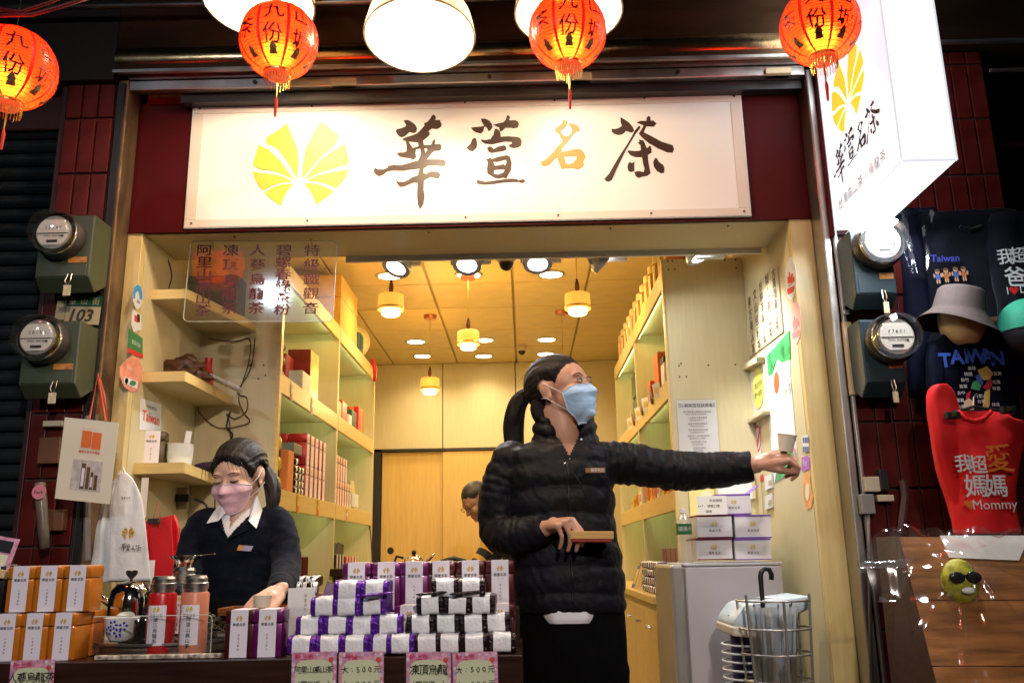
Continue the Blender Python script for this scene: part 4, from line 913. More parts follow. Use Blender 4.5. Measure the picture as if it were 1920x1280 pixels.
# ================================================================== ELECTRIC METERS
mbox = {'r': mat('blue grey meter paint', (.01, .03, .04), .4, var=.2, scale=5, dirt=.35, bump=.05), 'l': mat('green grey meter paint', (.05, .065, .034), .45, var=.25, scale=5, dirt=.3, bump=.05)}
dialm = mat('meter dial plate', (.75, .7, .6), .45, var=.05); stick = mat('orange caution label', (.5, .2, .04), .5, var=.3, scale=60)
glassd = bpy.data.materials.new('meter glass'); glassd.use_nodes = True; _acr(glassd, refl=.1, rough=.06, milky=.03)
def meter(x0, y0, x1, y1, Yf, dial, key, label, digits):
    a, b = at(x0, y0, Yf), at(x1, y1, Yf); c = V(((a.x+b.x)/2, 3.0, b.z)); W = b.x-a.x; H = a.z-b.z; D = 3.0-Yf-.01
    t = thing('electric_meter', label, 'electric meter', c, group='electric meters on the tiled pillars')
    pts = [(0, .16*H), (-D*.62, 0), (-D, .16*H), (-D, H*.98), (-D*.95, H), (0, H)]
    MB().prism([(p[0], p[1]) for p in pts], (-W/2, -.01, 0), Y_, Z_, X_, W).build('housing', mbox[key], t, bevel=.004)
    B(-W/2+.01, W/2-.01, -.01-D-.003, -.01-D, .17*H, .42*H).build('lower_door', mbox[key], t, bevel=.002)
    B(.1*W, .44*W, -.01-D-.0045, -.01-D-.003, .345*H, .42*H).build('caution_label', stick, t)
    d = at(dial[0], dial[1], Yf); dx, dz = d.x-c.x, d.z-c.z; R = .075
    MB().lathe([(R*1.12, 0), (R*1.12, .03), (R*1.02, .045), (R*.98, .045)], 36, c=(dx, -.01-D, dz), axis=1).build('collar', mat('dark ring', (.03, .03, .03), .4), t, smooth=.7)
    MB().lathe([(.001, .06), (R*.8, .06), (R*.8, .05)], 36, c=(dx, -.01-D, dz), axis=1).build('inner_body', mat('pale metal', (.5, .48, .4), .3, metal=.8), t, smooth=.6)
    pl_ = [(R*.74*math.cos(q), R*.74*math.sin(q)) for q in np.linspace(0, 2*PI, 40, endpoint=False)]; pl_ = [(x, max(min(y, R*.6), -R*.62)) for x, y in pl_]
    yd = -.01-D-.0625
    MB().prism(pl_, (dx, yd, dz), X_, Z_, -Y_, .001).build('dial_plate', dialm, t)
    mb = MB(); mb.box(dx-R*.72, dx+R*.72, yd-.0022, yd-.0014, dz-.006, dz-.003); mb.box(dx-R*.25, dx+R*.25, yd-.0022, yd-.0014, dz-R*.5, dz-R*.38)
    mb.box(dx+R*.4, dx+R*.5, yd-.0022, yd-.0014, dz-R*.25, dz-R*.15)
    lay_text(mb, digits, (dx, yd-.0015, dz+.016), X_, Z_, -Y_, .016, eps=.0004); lay_text(mb, '瓩時計  單相三線', (dx, yd-.0015, dz-.014), X_, Z_, -Y_, .008, eps=.0004)
    mb.build('lettering', inkblack, t, recalc=False)
    MB().lathe([(R, .045), (R*1.0, .075), (R*.97, .095), (R*.86, .112), (R*.5, .122), (.001, .124)], 40, c=(dx, -.01-D, dz), axis=1).build('glass_cover', glassd, t, smooth=-1)
    MB().lathe([(R*1.0, .044), (R*1.05, .05), (R*1.0, .056)], 40, c=(dx, -.01-D, dz), axis=1).build('retaining_ring', chrome, t, smooth=-1)
    # seal tag on a wire
    MB().tube([(.12*W, -.012-D, .2*H), (.1*W, -.02-D, .1*H), (.15*W, -.02-D, .02*H), (.2*W, -.02-D, .1*H), (.19*W, -.012-D, .2*H)], .0015, 5).build('seal_wire', brushed, t)
    B(.09*W, .22*W, -.022-D, -.019-D, -.1*H, .04*H).build('seal_tag', mat('seal tag', (.6, .5, .32), .5, var=.2, scale=60), t)
    return t
meter(1592, 431, 1686, 573, 2.86, (1643, 463), 'r', 'upper blue grey electric meter on the right pillar below the light box', '1 9 4 2 8')
meter(1610, 598, 1703, 740, 2.86, (1667, 638), 'r', 'lower blue grey electric meter on the right pillar beside the navy shirt', '0 7 6 3 1')
meter(78, 404, 164, 541, 2.86, (117, 447), 'l', 'upper green grey electric meter on the left pillar above the house number', '2 2 0 4 7')
meter(48, 602, 138, 742, 2.86, (88, 640), 'l', 'lower green grey electric meter on the left pillar below the house number', '3 8 1 5 0')
# cream board behind the lower right meter
tag(B(at(1577, 608, 2.99).x, at(1592, 608, 2.99).x, 2.97, 2.99, at(1577, 742, 2.99).z, at(1577, 606, 2.99).z).build('mounting_board', mat('old cream board', (.5, .38, .22), .6, var=.2, dirt=.3), bevel=.002), 'narrow cream mounting board beside the lower right meter', 'board')
# house number plate
t = thing('house_number', 'green and cream enamel house number plate 103 between the left meters', 'number plate', at(150, 580, 2.97)); t.rotation_euler = (0, .05, 0)
gp = mat('green enamel', (.012, .07, .035), .3, var=.1, dirt=.2); cp = mat('cream enamel', (.45, .36, .2), .35, var=.1, dirt=.25)
B(-.05, .075, -.002, 0, .012, .05).build('street_plate', gp, t); B(-.05, .075, -.002, 0, -.055, .0105).build('number_plate', cp, t); B(-.085, -.052, -.002, 0, -.04, .05).build('district_plate', cp, t)
mb = MB(); lay_text(mb, '103', (.01, -.0024, -.022), X_, Z_, -Y_, .062, bold=.03, shear=.2, eps=.0004)
column(mb, '瑞芳', (-.068, -.0024, .03), X_, Z_, -Y_, .024, .034, eps=.0004); mb.build('lettering', mat('worn black', (.04, .035, .02), .5, var=.3), t, recalc=False)
mb = MB(); [lay_text(mb, ch, (-.03+.042*i, -.0024, .031), X_, Z_, -Y_, .028, eps=.0004) for i, ch in enumerate('基山街')]; mb.build('street_name', cp, t, recalc=False)
# small electrical bits on pillars
def junction(px, py, w_, h_, Y, m, label, holes=True):
    t = thing('switch_box', label, 'switch box', at(px, py, Y))
    B(-w_/2, w_/2, -.02, .012, -h_/2, h_/2).build('box', m, t, bevel=.003)
    if holes:
        for dx in (-w_*.3, w_*.3): MB().lathe([(.001, -.0225), (.003, -.0215), (.003, -.02)], 8, c=(dx, 0, -h_*.3), axis=1).build('screw', black, t)
beige = mat('beige bakelite', (.5, .42, .3), .45, var=.15, dirt=.3)
junction(1632, 908, .05, .05, 2.98, beige, 'square beige switch box on the right pillar'); junction(1654, 900, .03, .07, 2.98, black, 'narrow black switch box right of the beige one')
junction(1624, 945, .045, .065, 2.98, mat('grey plate', (.3, .3, .28), .4, metal=.5, dirt=.3), 'grey metal plate below the beige switch box'); junction(1657, 934, .055, .022, 2.98, beige, 'small beige strip socket below the black switch box')
junction(1585, 587, .022, .018, 2.985, brushed, 'small hexagonal nut fixture between the two right meters')
MB_ = MB().tube([at(1628, 960, 2.97), at(1629, 1020, 2.975), at(1634, 1280, 2.975)], .006, 6); tag(MB_.build('conduit', mat('grey conduit', (.18, .15, .14), .5), smooth=-1), 'thin vertical conduit running down from the grey plate', 'conduit')
MB_ = MB().tube([at(1694, 900, 2.95), at(1698, 930, 2.95), at(1690, 1000, 2.95)], .014, 8, flat=.5); tag(MB_.build('hanging_strap', mat('dark strap', (.06, .02, .02), .5)), 'dark folded umbrella sleeve hanging right of the switch boxes', 'strap')
junction(97, 845, .075, .09, 2.98, mat('brown box', (.12, .05, .02), .5, var=.2), 'dark ochre junction box behind the hanging poster'); junction(104, 795, .07, .02, 2.98, beige, 'thin beige strip above the junction box')
junction(107, 975, .06, .07, 2.98, mat('brown box', (.12, .05, .02), .5), 'dim lower socket plate on the left pillar')
tag(MB().tube([at(165, 780, 2.99), at(163, 1050, 2.99)], .012, 8).build('conduit', mat('grey conduit', (.18, .15, .14), .5)), 'vertical grey pipe beside the left shutter guide', 'conduit')
# umbrella sleeve roll with pink label
t = thing('umbrella_sleeve_roll', 'dark clear sleeve roll with a pink round label on the left pillar', 'sleeve roll', at(78, 920, 2.93)); a = at(75, 905, 2.93)-t.location; b = at(84, 1028, 2.93)-t.location
MB().tube([a, a.lerp(b, .3), a.lerp(b, .7), b], [.018, .019, .018, .016], 14).build('roll', mat('smoky plastic', (.16, .12, .09), .25, var=.4, scale=20, stretch=(1, 1, .3)), t, smooth=-1)
lc = at(73, 922, 2.9)-t.location; MB().disc((lc.x, lc.y, lc.z), .024, 20, axis=1).build('round_label', mat('pink label', (.75, .25, .3), .5), t)
mb = MB(); lay_text(mb, 'Park', lc, X_, Z_, -Y_, .018, eps=.001); mb.build('lettering', inkblack, t, recalc=False)
# hanging price poster with cord
PY = 2.86; t = thing('product_poster', 'cream plastic poster with an orange tin photo hanging left of the white bags', 'poster', at(166, 865, PY))
cor = [at(*p, PY) for p in ((103, 934), (206, 945), (229, 797), (122, 782))]; L0 = t.location
q = [(p-L0) for p in cor]; u_ = (q[1]-q[0]).normalized(); v_ = (q[3]-q[0]).normalized(); n_ = V((0, -1, 0))
pw, ph = (q[1]-q[0]).length, (q[3]-q[0]).length
def pr2(x0, x1, y0, y1, m, nm, e): MB().prism([(x0*pw, y0*ph), (x1*pw, y0*ph), (x1*pw, y1*ph), (x0*pw, y1*ph)], q[0], u_, v_, n_, e).build(nm, m, t)
pr2(0, 1, 0, 1, mat('cream poster sheet', (.78, .7, .55), .4, var=.03), 'sheet', .0015)
op = mat('orange print', (.75, .16, .03), .5, var=.1); gpz = mat('grey photo print', (.55, .48, .44), .5, var=.25, scale=40)
pr2(.34, .72, .62, .9, mat('pale photo print', (.74, .64, .5), .5), 'photo_upper', .0022)
pr2(.36, .54, .65, .86, op, 'printed_tin', .003); pr2(.55, .72, .64, .85, op, 'printed_tin', .003)
pr2(.25, .8, .13, .5, gpz, 'photo_lower', .0022)
for x0, x1, y1 in ((.42, .5, .46), (.52, .58, .42), (.6, .65, .36), (.67, .73, .33)): pr2(x0, x1, .15, y1, mat('brown print', (.12, .06, .03), .5), 'printed_flask', .003)
for x0, x1, y1 in ((.435, .485, .4), (.61, .64, .3)): pr2(x0, x1, .18, y1, labelm, 'printed_label', .0036)
mb = MB(); lay_text(mb, '華萱名茶伴手禮盒', q[0]+u_*pw*.53+v_*ph*.6, u_, v_, n_, .009, eps=.003, bold=.02); mb.build('lettering', mat('red print', (.7, .05, .02), .5), t, recalc=False)
rc = mat('red cord', (.5, .08, .03), .6); top = V((at(184, 700, 2.93)-L0)); 
MB().tube([q[3]+u_*pw*.45, top, q[3]+u_*pw*.75], .004, 6).build('cord', rc, t)
tag(MB().tube([at(184, 775, 2.95), at(189, 740, 2.95), at(183, 705, 2.95), at(187, 712, 2.95), at(196, 745, 2.95), at(199, 785, 2.95)], .005, 6).build('red_cord_loop', rc, smooth=-1), 'red cord loop tied above the cream poster', 'cord')
# ================================================================== WHITE AND RED BAGS
bagm = mat('white carrier bag', (.82, .8, .78), .5, var=.03, bump=.25, bscale=40)
bagsr = mat('pale plastic bag', (.7, .66, .6), .4, var=.05, bump=.2, bscale=30)
t = thing('carrier_bag_bundle', 'bundle of white carrier bags with yellow emblem hanging on the left jamb', 'carrier bag', at(232, 895, 2.94))
def lb_(rows, Y, d, fold, m, nm, **k):
    o = loft(rows, Y, d, fold=fold, **k).build(nm, m, t, smooth=-1); o.location = -t.location; return o
lb_([(888, 226, 234), (900, 214, 240), (920, 196, 238), (970, 184, 250), (1040, 176, 262), (1088, 172, 268)], 2.99, .012, .02, bagsr, 'rear_bag', seed=3)
lb_([(888, 227, 236), (905, 215, 248), (940, 196, 262), (1000, 188, 272), (1060, 184, 278), (1090, 182, 280)], 2.965, .008, .02, bagm, 'middle_bag', seed=9)
lb_([(886, 228, 238), (900, 222, 250), (930, 212, 264), (980, 208, 272), (1040, 205, 278), (1088, 202, 281)], 2.94, .006, .012, bagm, 'front_bag', seed=5)
o = at(240, 998, 2.922)-t.location; ub = V((1, 0, -.03)).normalized(); mb = MB(); lay_glyph(mb, 'logo', o, ub, Z_, -Y_, .036, simple=True); mb.build('emblem', emb, t, recalc=False)
for i, g in enumerate(('hua', 'xuan', 'ming', 'cha')):
    mb = MB(); lay_glyph(mb, g, at(230+i*9.5, 1025+i*.6, 2.922)-t.location, ub, Z_, -Y_, (.027, .023, .014, .022)[i]); mb.build('brush_character', inkblack, t, recalc=False)
mb = MB(); lay_text(mb, '華萱名茶', at(236, 933, 2.924)-t.location, ub, Z_, -Y_, .008); mb.build('lettering', inkblack, t, recalc=False)
MB().tube([at(228, 905, 2.97)-t.location, at(223, 888, 2.96)-t.location, at(230, 876, 2.98)-t.location, at(236, 890, 2.96)-t.location, at(233, 905, 2.97)-t.location], .004, 6).build('bag_handles', bagm, t, smooth=-1)
redbag = mat('red paper bag', (.62, .008, .02), .32, var=.08, scale=10, bump=.3, bscale=20)
t = thing('red_gift_bag', 'red gift bags clipped together hanging behind the white bag bundle', 'gift bag', at(306, 1010, 3.12))
def rb_(pts, Y, th): o = px_prism(pts, Y, th).build('bag_panel', redbag, t, bevel=.001); o.location = -t.location
rb_([(274, 978), (330, 965), (338, 990), (336, 1075), (285, 1084)], 3.14, .02); rb_([(278, 985), (322, 972), (328, 1078), (290, 1088)], 3.1, .006)
c_ = at(292, 978, 3.08)-t.location; B(c_.x-.022, c_.x+.02, -.06, -.04, c_.z-.008, c_.z+.012).build('bulldog_clip', black, t, bevel=.003)
MB().tube([c_+V((-.01, 0, .01)), c_+V((.0, 0, .07)), c_+V((.015, 0, .01))], .002, 5).build('red_string', rc, t)
MB().tube([c_+V((.02, -.03, .0)), c_+V((.03, -.03, .01)), c_+V((.028, -.03, -.02))], .002, 5).build('gold_string', gold, t)
tag(B(at(266, 895, 3.2).x, at(279, 895, 3.2).x, 3.2, 3.202, at(270, 970, 3.2).z, at(270, 895, 3.2).z).build('paper_strip', paper), 'narrow white paper strip hanging below the lowest corner shelf', 'paper')
tag(B(at(256, 1050, 2.98).x, at(288, 1050, 2.98).x, 2.99, 2.992, at(270, 1140, 2.98).z, at(270, 1050, 2.98).z).build('cream_card', paper), 'cream card standing behind the kettle and the white bags', 'card')
# ================================================================== STICKERS ON THE LEFT JAMB (inner face of the left wall)
def sticker_x(pts, X, n, m, label, cat='sticker', th=.0012, extra=()):
    a = [atx(x, y, X) for x, y in pts]; c = sum(a, V())/len(a); t = thing(cat.replace(' ', '_'), label, cat, c)
    o = xwall(pts, X, th, n).build('backing', m, t); o.location = -c; return t, c
def oval(cx, cy, rx, ry, k=24): return [(cx+rx*math.cos(a), cy+ry*math.sin(a)) for a in np.linspace(0, 2*PI, k, endpoint=False)]
wst = mat('white sticker', (.75, .75, .75), .4); bst = mat('sky blue sticker', (.02, .3, .65), .4); rst = mat('red sticker', (.65, .03, .03), .4); gst = mat('green sticker', (.03, .2, .07), .4); pst = mat('salmon sticker', (.8, .3, .2), .4, var=.2, scale=30)
XS_ = XL+.0008
def sx(t, c, pts, m, nm='print', e=.0016, X=XS_, n=X_):
    o = xwall(pts, X+(e*n.x), .0006, n).build(nm, m, t); o.location = -c
def stext(t, c, s, px, py, h, m=None, e=.0028, X=XS_, n=X_, nm='lettering', **k):
    mb = MB(); lay_text(mb, s, atx(px, py, X)-c, -Y_ if n.x < 0 else Y_, Z_, n, h, eps=e, **k); mb.build(nm, m or inkblack, t, recalc=False)
t, c = sticker_x(oval(258, 556, 9.5, 23), XS_, X_, wst, 'white oval sticker with a blue arch, topmost on the left jamb')
sx(t, c, [(250, 560), (249, 548), (252, 538), (258, 533), (264, 538), (267, 550), (267, 562), (262, 560), (261, 550), (258, 545), (254, 550), (253, 560)], bst); stext(t, c, '繁體', 258, 566, .012)
t, c = sticker_x([(248, 580), (264, 590), (265, 618), (250, 622), (246, 610)], XS_, X_, wst, 'white card payment sticker below the oval blue one')
sx(t, c, [(252, 590), (257, 592), (257, 604), (252, 602)], rst); sx(t, c, [(257, 588), (262, 590), (262, 604), (257, 604)], inkblack)
t, c = sticker_x([(241, 616), (267, 634), (267, 668), (239, 655)], XS_, X_, gst, 'green rectangular sticker with a red lower edge on the left jamb')
sx(t, c, [(239, 651), (268, 664), (268, 672), (238, 660)], rst); stext(t, c, '歡迎光臨', 254, 644, .018, wst)
t, c = sticker_x([(236, 675), (245, 668), (258, 670), (266, 690), (265, 715), (258, 733), (246, 735), (232, 725), (224, 705), (224, 688)], XS_, X_, pst, 'salmon oval tourist sticker, lowest on the left jamb')
sx(t, c, [(233, 705), (258, 715), (257, 729), (232, 718)], wst); sx(t, c, oval(237, 714, 3, 6), bst); sx(t, c, oval(249, 718, 6, 5), gst, e=.002); stext(t, c, '旅遊台灣', 243, 690, .014, wst)
# card on lowest shelf: Taiwan
t, c = sticker_x([(263, 746), (302, 758), (302, 806), (261, 806)], XS_, X_, wst, 'white card reading Taiwan in red behind the dark tin', 'card'); stext(t, c, 'Taiwan', 282, 783, .055, mat('red orange print', (.7, .08, .02), .5), bold=.015); stext(t, c, 'WONDERFUL', 283, 764, .016)
# ================================================================== NOOK CONTENTS
X0 = XL
t = make_tin(mat('brown olive tin', (.07, .045, .015), .4, metal=.2, var=.1), .1, .085, .13, '東方美人茶'); p = at(281, 860, 3.3); t.location = (p.x, 3.32, NZ3); t.rotation_euler = (0, 0, .25)
tag(t, 'brown tea tin with cream label strip on the lowest corner shelf', 'tea tin')
p = at(331, 860, 3.3); stk = None
for k in range(7):
    tt = thing('paper_cup', 'white paper cup nested in the stack on the lowest corner shelf, %s from the bottom' % ['first', 'second', 'third', 'fourth', 'fifth', 'sixth', 'seventh'][k], 'cup', (p.x, 3.33, NZ3+.008*k), group='stack of paper cups')
    MB().lathe([(.042, .0), (.048, .035), (.05, .036), (.047, .034), (.04, .001)], 28).build('wall', mat('white cup', (.75, .73, .66), .5, var=.02), tt, smooth=.8)
t = thing('receipt', 'small white receipt curling above the stack of paper cups', 'receipt', at(352, 822, 3.4)); B(-.012, .012, 0, .001, -.03, .03).build('sheet', paper, t); t.rotation_euler = (0, .1, 0)
p = at(385, 870, 3.55); t = thing('small_pouch', 'dark purple pouch lying on the lowest corner shelf', 'pouch', (p.x, 3.6, NZ3)); MB().ball((0, 0, .022), (.07, .04, .022), 20, 12).build('body', mat('purple fabric', (.03, .01, .04), .6), t, smooth=-1); MB().ball((.05, -.02, .015), (.02, .03, .012)).build('flap', black, t, smooth=-1)
# carved root
rw = mat('burl wood', (.06, .022, .008), .35, var=.6, scale=30, bump=.6, bscale=40); p = at(340, 690, 3.4); t = thing('carved_root', 'gnarled dark wooden root ornament on the middle corner shelf', 'ornament', (p.x, 3.42, NZ2))
mb = MB(); rnd = random.Random(5)
def lump(c_, r_, nn=20): mb.grid(lambda u, v: (lambda q_: V(c_)+V((q_.x*r_[0], q_.y*r_[1], q_.z*r_[2]))*(1+.35*noise.noise(q_*2.2+V(c_)*30)+.18*noise.noise(q_*6)))(V((math.sin(PI*v)*math.cos(2*PI*u), math.sin(PI*v)*math.sin(2*PI*u), -math.cos(PI*v)))), nn, nn//2+2, cu=True)
lump((0, 0, .05), (.08, .05, .05), 28); lump((-.06, 0, .035), (.035, .04, .04)); lump((.065, 0, .025), (.04, .035, .028)); lump((.015, 0, .085), (.04, .03, .03)); lump((.1, -.01, .014), (.022, .02, .014)); lump((-.03, -.03, .025), (.03, .03, .028)); lump((.03, -.035, .03), (.035, .03, .03))
mb.build('root', rw, t, smooth=-1); 
p = at(388, 680, 3.6); t = thing('red_bottle', 'red plastic bottle standing behind the carved root', 'bottle', (p.x, 3.62, NZ2)); MB().lathe([(.001, 0), (.024, 0), (.026, .006), (.026, .07), (.018, .085), (.015, .1), (.015, .12), (.001, .121)], 24).build('body', M('red lacquer'), t, smooth=.9); MB().lathe([(.001, .122), (.016, .121), (.016, .145), (.001, .147)], 16).build('cap', M('red lacquer'), t, smooth=.7)
p = at(410, 715, 3.5); t = thing('paper_stack', 'white paper sheets hanging over the edge of the middle corner shelf', 'papers', (p.x-.01, 3.5, NZ2+.002)); t.rotation_euler = (.06, .42, .35)
for k in range(3): B(-.05, .1, -.05-.004*k, .06, .02+.003*k, .0215+.003*k).build('sheet', paper, t)
# black box on top shelf
p0, p1 = at(362, 478, 3.6), at(455, 478, 3.6); t = thing('black_box', 'black electronics case on the top corner shelf behind the acrylic sign', 'case', ((p0.x+p1.x)/2, 3.62, NZ1))
B(-(p1.x-p0.x)/2, (p1.x-p0.x)/2, -.05, .06, 0, .17).build('case', mat('dark blue case', (.015, .02, .035), .3), t, bevel=.006); B(-.09, .05, -.052, -.0505, .02, .12).build('front_panel', black, t)
# cables
def cable(pts, r, label, Y=None, m=black):
    P_ = [at(*p, Y) if len(p) == 2 else at(*p) for p in pts]; out = []
    for i in range(len(P_)-1):
        a0, a1, a2, a3 = P_[max(i-1, 0)], P_[i], P_[i+1], P_[min(i+2, len(P_)-1)]
        for k in range(6): f = k/6; out.append(.5*(2*a1+(a2-a0)*f+(2*a0-5*a1+4*a2-a3)*f*f+(3*a1-3*a2+a3-a0)*f**3))
    out.append(P_[-1]); return tag(MB().tube(out, r, 6).build('cable', m, smooth=-1), label, 'cable', 'loose cables in the left nook')
brc = mat('brown cable', (.05, .03, .015), .5, var=.1)
cable([(300, 480), (296, 510), (302, 540)], .003, 'dark cable hanging over the top corner shelf, left strand', 3.35); cable([(306, 480), (312, 510), (308, 540)], .003, 'dark cable hanging over the top corner shelf, middle strand', 3.35); cable([(313, 480), (322, 515), (316, 541)], .003, 'dark cable hanging over the top corner shelf, right strand', 3.35)
cable([(390, 635), (440, 640), (468, 636), (466, 680), (448, 740), (455, 770), (468, 790), (440, 800), (405, 800), (375, 775), (372, 762)], .0025, 'brown cable looping below the top corner shelf', 3.735, brc)
cable([(478, 634), (470, 690), (445, 735), (462, 745), (462, 770), (440, 785), (425, 775), (430, 790), (432, 820)], .0025, 'brown cable tangled beside the middle corner shelf', 3.74, brc)
cable([(432, 770), (425, 800), (436, 815), (424, 840), (420, 870)], .004, 'black cable hanging behind the girl head', 3.73)
cable([(365, 935), (385, 945), (392, 965), (390, 1000), (382, 1040), (378, 1080)], .0055, 'thick black power lead plugged into the wall socket', 3.6)
cable([(405, 900), (403, 960), (408, 1010)], .003, 'thin cable behind the girl shoulder', 3.74, brc)
t = thing('wall_socket', 'white wall socket with black plug behind the girl', 'socket', at(336, 934, 3.62)); B(-.035, .035, .0, .012, -.045, .045).build('plate', beige, t, bevel=.004); B(-.005, .05, -.03, -.001, -.016, .016).build('plug', black, t, bevel=.005)
# ================================================================== LEFT SHELF UNIT CONTENTS
def on_left(px, py, X): return atx(px, py, X)
wt = thing('wooden_gift_box', 'large yellow wooden box on top of the left shelf unit', 'box', (-1.22, 5.33, 2.477))
yw = mat('yellow wood', (.6, .34, .07), .4, var=.15, scale=8, stretch=(1, 10, 1)); B(-.13, .14, -.3, .22, 0, .2).build('lower_box', yw, wt, bevel=.004); B(-.13, .14, -.3, .22, .203, .34).build('upper_box', yw, wt, bevel=.004)
t = thing('wrapped_bundle', 'cream and dark green wrapped bundle on the far end of the left shelf top', 'bundle', (-1.2, 5.85, 2.477)); mb = MB(); mb.ball((0, 0, .13), (.15, .22, .13), 24, 16); mb.build('cream_wrap', mat('cream wrap', (.6, .5, .2), .45, var=.15, bump=.5, bscale=14), t, smooth=-1); B(-.12, .13, -.22, -.1, 0, .14).build('green_side', mat('dark green fabric', (.02, .06, .03), .5), t, bevel=.02)
MB().tube([(.14, .18, .04), (.16, .2, -.04), (.155, .21, -.12)], [.012, .016, .01], 8).build('red_ribbon', rst, t, smooth=-1)
def sbox(nm, label, cat, X0, X1, Y0, Y1, z, h, m, strip=None, grp=None, bev=.004):
    t = thing(nm, label, cat, ((X0+X1)/2, (Y0+Y1)/2, z), group=grp); w_, d_ = (X1-X0)/2, (Y1-Y0)/2
    B(-w_, w_, -d_, d_, 0, h).build('body', m, t, bevel=bev)
    if strip: 
        s_ = 1 if X0 < 0 else -1; B(*sorted((s_*w_, s_*(w_+.0015))), -d_*.3, d_*.3, .002, h-.002).build('label_strip', strip, t)
        B(-w_*.3, w_*.3, -d_-.0015, -d_, .002, h-.002).build('front_label', strip, t)
    return t
Z2, Z3, Z4 = 1.951, 1.446, .966
mushm = mat('dried mushroom pack', (.12, .06, .025), .5, var=.6, scale=25, bump=.5, bscale=30)
for k, z in enumerate((.0, .07, .14)):
    t = thing('mushroom_pack', 'brown pack of dried mushrooms, %s of its pile in the left shelves' % ['bottom', 'middle', 'top'][k], 'pack', (-1.2, 3.98, Z2+z), group='mushroom packs'); MB().grid(lambda u, v: (.085*math.sin(PI*v)*math.cos(2*PI*u)*(1+.15*noise.noise(V((u*9, v*7, z)))), .12*math.sin(PI*v)*math.sin(2*PI*u), .038-.04*math.cos(PI*v)*(1+.2*noise.noise(V((u*6, v*8, 4))))), 24, 14, cu=True).build('pack', mushm, t, smooth=-1)
sbox('white_carton', 'small white carton beside the mushroom packs', 'carton', -1.15, -1.08, 4.2, 4.36, Z2, .1, paper)
gf = mat('gold foil print', (.7, .45, .12), .3, metal=.4, var=.5, scale=14); rx_ = mat('dark red carton', (.28, .02, .012), .35, var=.3, scale=12)
t = sbox('gift_box', 'tall red gift box with a gold side on the upper left shelf', 'gift box', -1.22, -1.1, 4.42, 4.6, Z2, .26, rx_); B(.0605, .062, -.088, .088, .004, .256).build('gold_side', gf, t)
t = sbox('gift_box', 'small dark gift box behind the white carton', 'gift box', -1.3, -1.18, 4.25, 4.4, Z2, .2, M('dark red carton'))
redt = tin_mat('red', (.42, .008, .008)); rt = make_tin(redt, .088, .088, .155, '東方美人茶')
pl = []
for lv in range(2):
    for j in range(5): pl.append((-1.13, 4.38+.092*j, Z3+.157*lv, PI/2, 'red tea tin, %s from the street in the %s row' % (ON[j], ['lower', 'upper'][lv])))
    for j in range(1, 3): pl.append((-1.13-.092*j, 4.38, Z3+.157*lv, PI/2, 'red tea tin, %s behind the front one in the %s row' % (['', 'first', 'second'][j], ['lower', 'upper'][lv])))
scatter(rt, pl, 'red tea tins on the left shelves')
t = sbox('grey_carton', 'grey carton lying on the foil bricks in front of the red tins', 'carton', -1.22, -1.09, 4.13, 4.28, Z3+.19, .05, mat('grey green carton', (.14, .17, .16), .45))
bb = make_brick(foilb, .05, .07, .03, 11, 8); pos = [(x, y, Z3+.034*k) for k in range(5) for x in (-1.115,) for y in (4.16, 4.22, 4.28)][:13]
for i, (x, y, z) in enumerate(pos):
    o = bb if i == 0 else copy_tree(bb); o.location = (x, y, z); o.rotation_euler = (0, random.uniform(-.1, .1), PI/2); o['group'] = 'silver foil bricks in the left shelf'; o['label'] = 'small silver foil brick, %s from the street in the %s layer before the red tins' % (ON[i % 3], ON[i//3])
orc = mat('orange carton', (.7, .22, .05), .45, var=.05)
sbox('orange_carton', 'tall orange carton between the jars and the silver bricks', 'carton', -1.13, -1.08, 4.0, 4.1, Z3, .19, orc)
# jars stack
for k, (x, y, z) in enumerate([(-1.13, 3.86, 0), (-1.13, 3.94, 0), (-1.13, 3.86, .09), (-1.13, 3.94, .09), (-1.13, 3.86, .18), (-1.13, 3.93, .18)]):
    t = thing('honey_jar', 'small yellow jar with dark lid, %s of the stack, %s one' % (['bottom', 'middle', 'top'][k//2], ['nearer', 'farther'][k % 2]), 'jar', (x, y, Z3+z), group='yellow jars stacked on the left shelf')
    MB().lathe([(.001, 0), (.03, 0), (.036, .012), (.036, .045), (.028, .06)], 20).build('jar', mat('amber yellow jar', (.6, .42, .04), .2, var=.2), t, smooth=.9); MB().lathe([(.03, .06), (.03, .082), (.001, .083)], 18).build('lid', mat('dark brown lid', (.06, .02, .02), .4), t, smooth=.6)
# bay two
sbox('red_caddy', 'glossy red caddy on the upper shelf of the far left bay', 'caddy', -1.2, -1.09, 5.2, 5.36, Z2, .13, M('red lacquer'), bev=.012); sbox('green_caddy', 'dark green caddy beside the glossy red caddy', 'caddy', -1.2, -1.09, 5.5, 5.66, Z2, .12, M('dark green fabric'), bev=.008)
sbox('red_carton', 'red carton with patterned orange side in the far left bay', 'carton', -1.18, -1.085, 5.7, 5.9, Z2, .17, M('red lacquer'), strip=orc); sbox('small_carton', 'small orange carton at the near end of the far left bay', 'carton', -1.13, -1.085, 5.06, 5.16, Z2, .1, orc); sbox('cream_carton', 'small cream and black carton in the far left bay', 'carton', -1.12, -1.085, 5.4, 5.48, Z2, .07, paper)
og = make_tin(tin_mat('deep orange', (.72, .2, .03)), .06, .06, .14, '蜜香紅茶'); pl = []
for lv in range(2):
    for j in range(7 if lv == 0 else 5): pl.append((-1.115, 5.06+.07*j, Z3+.142*lv, PI/2, 'orange tea tin in the far left bay, %s from the street in the %s row' % (ON[j], ['lower', 'upper'][lv])))
scatter(og, pl, 'orange tins on the far left shelf')
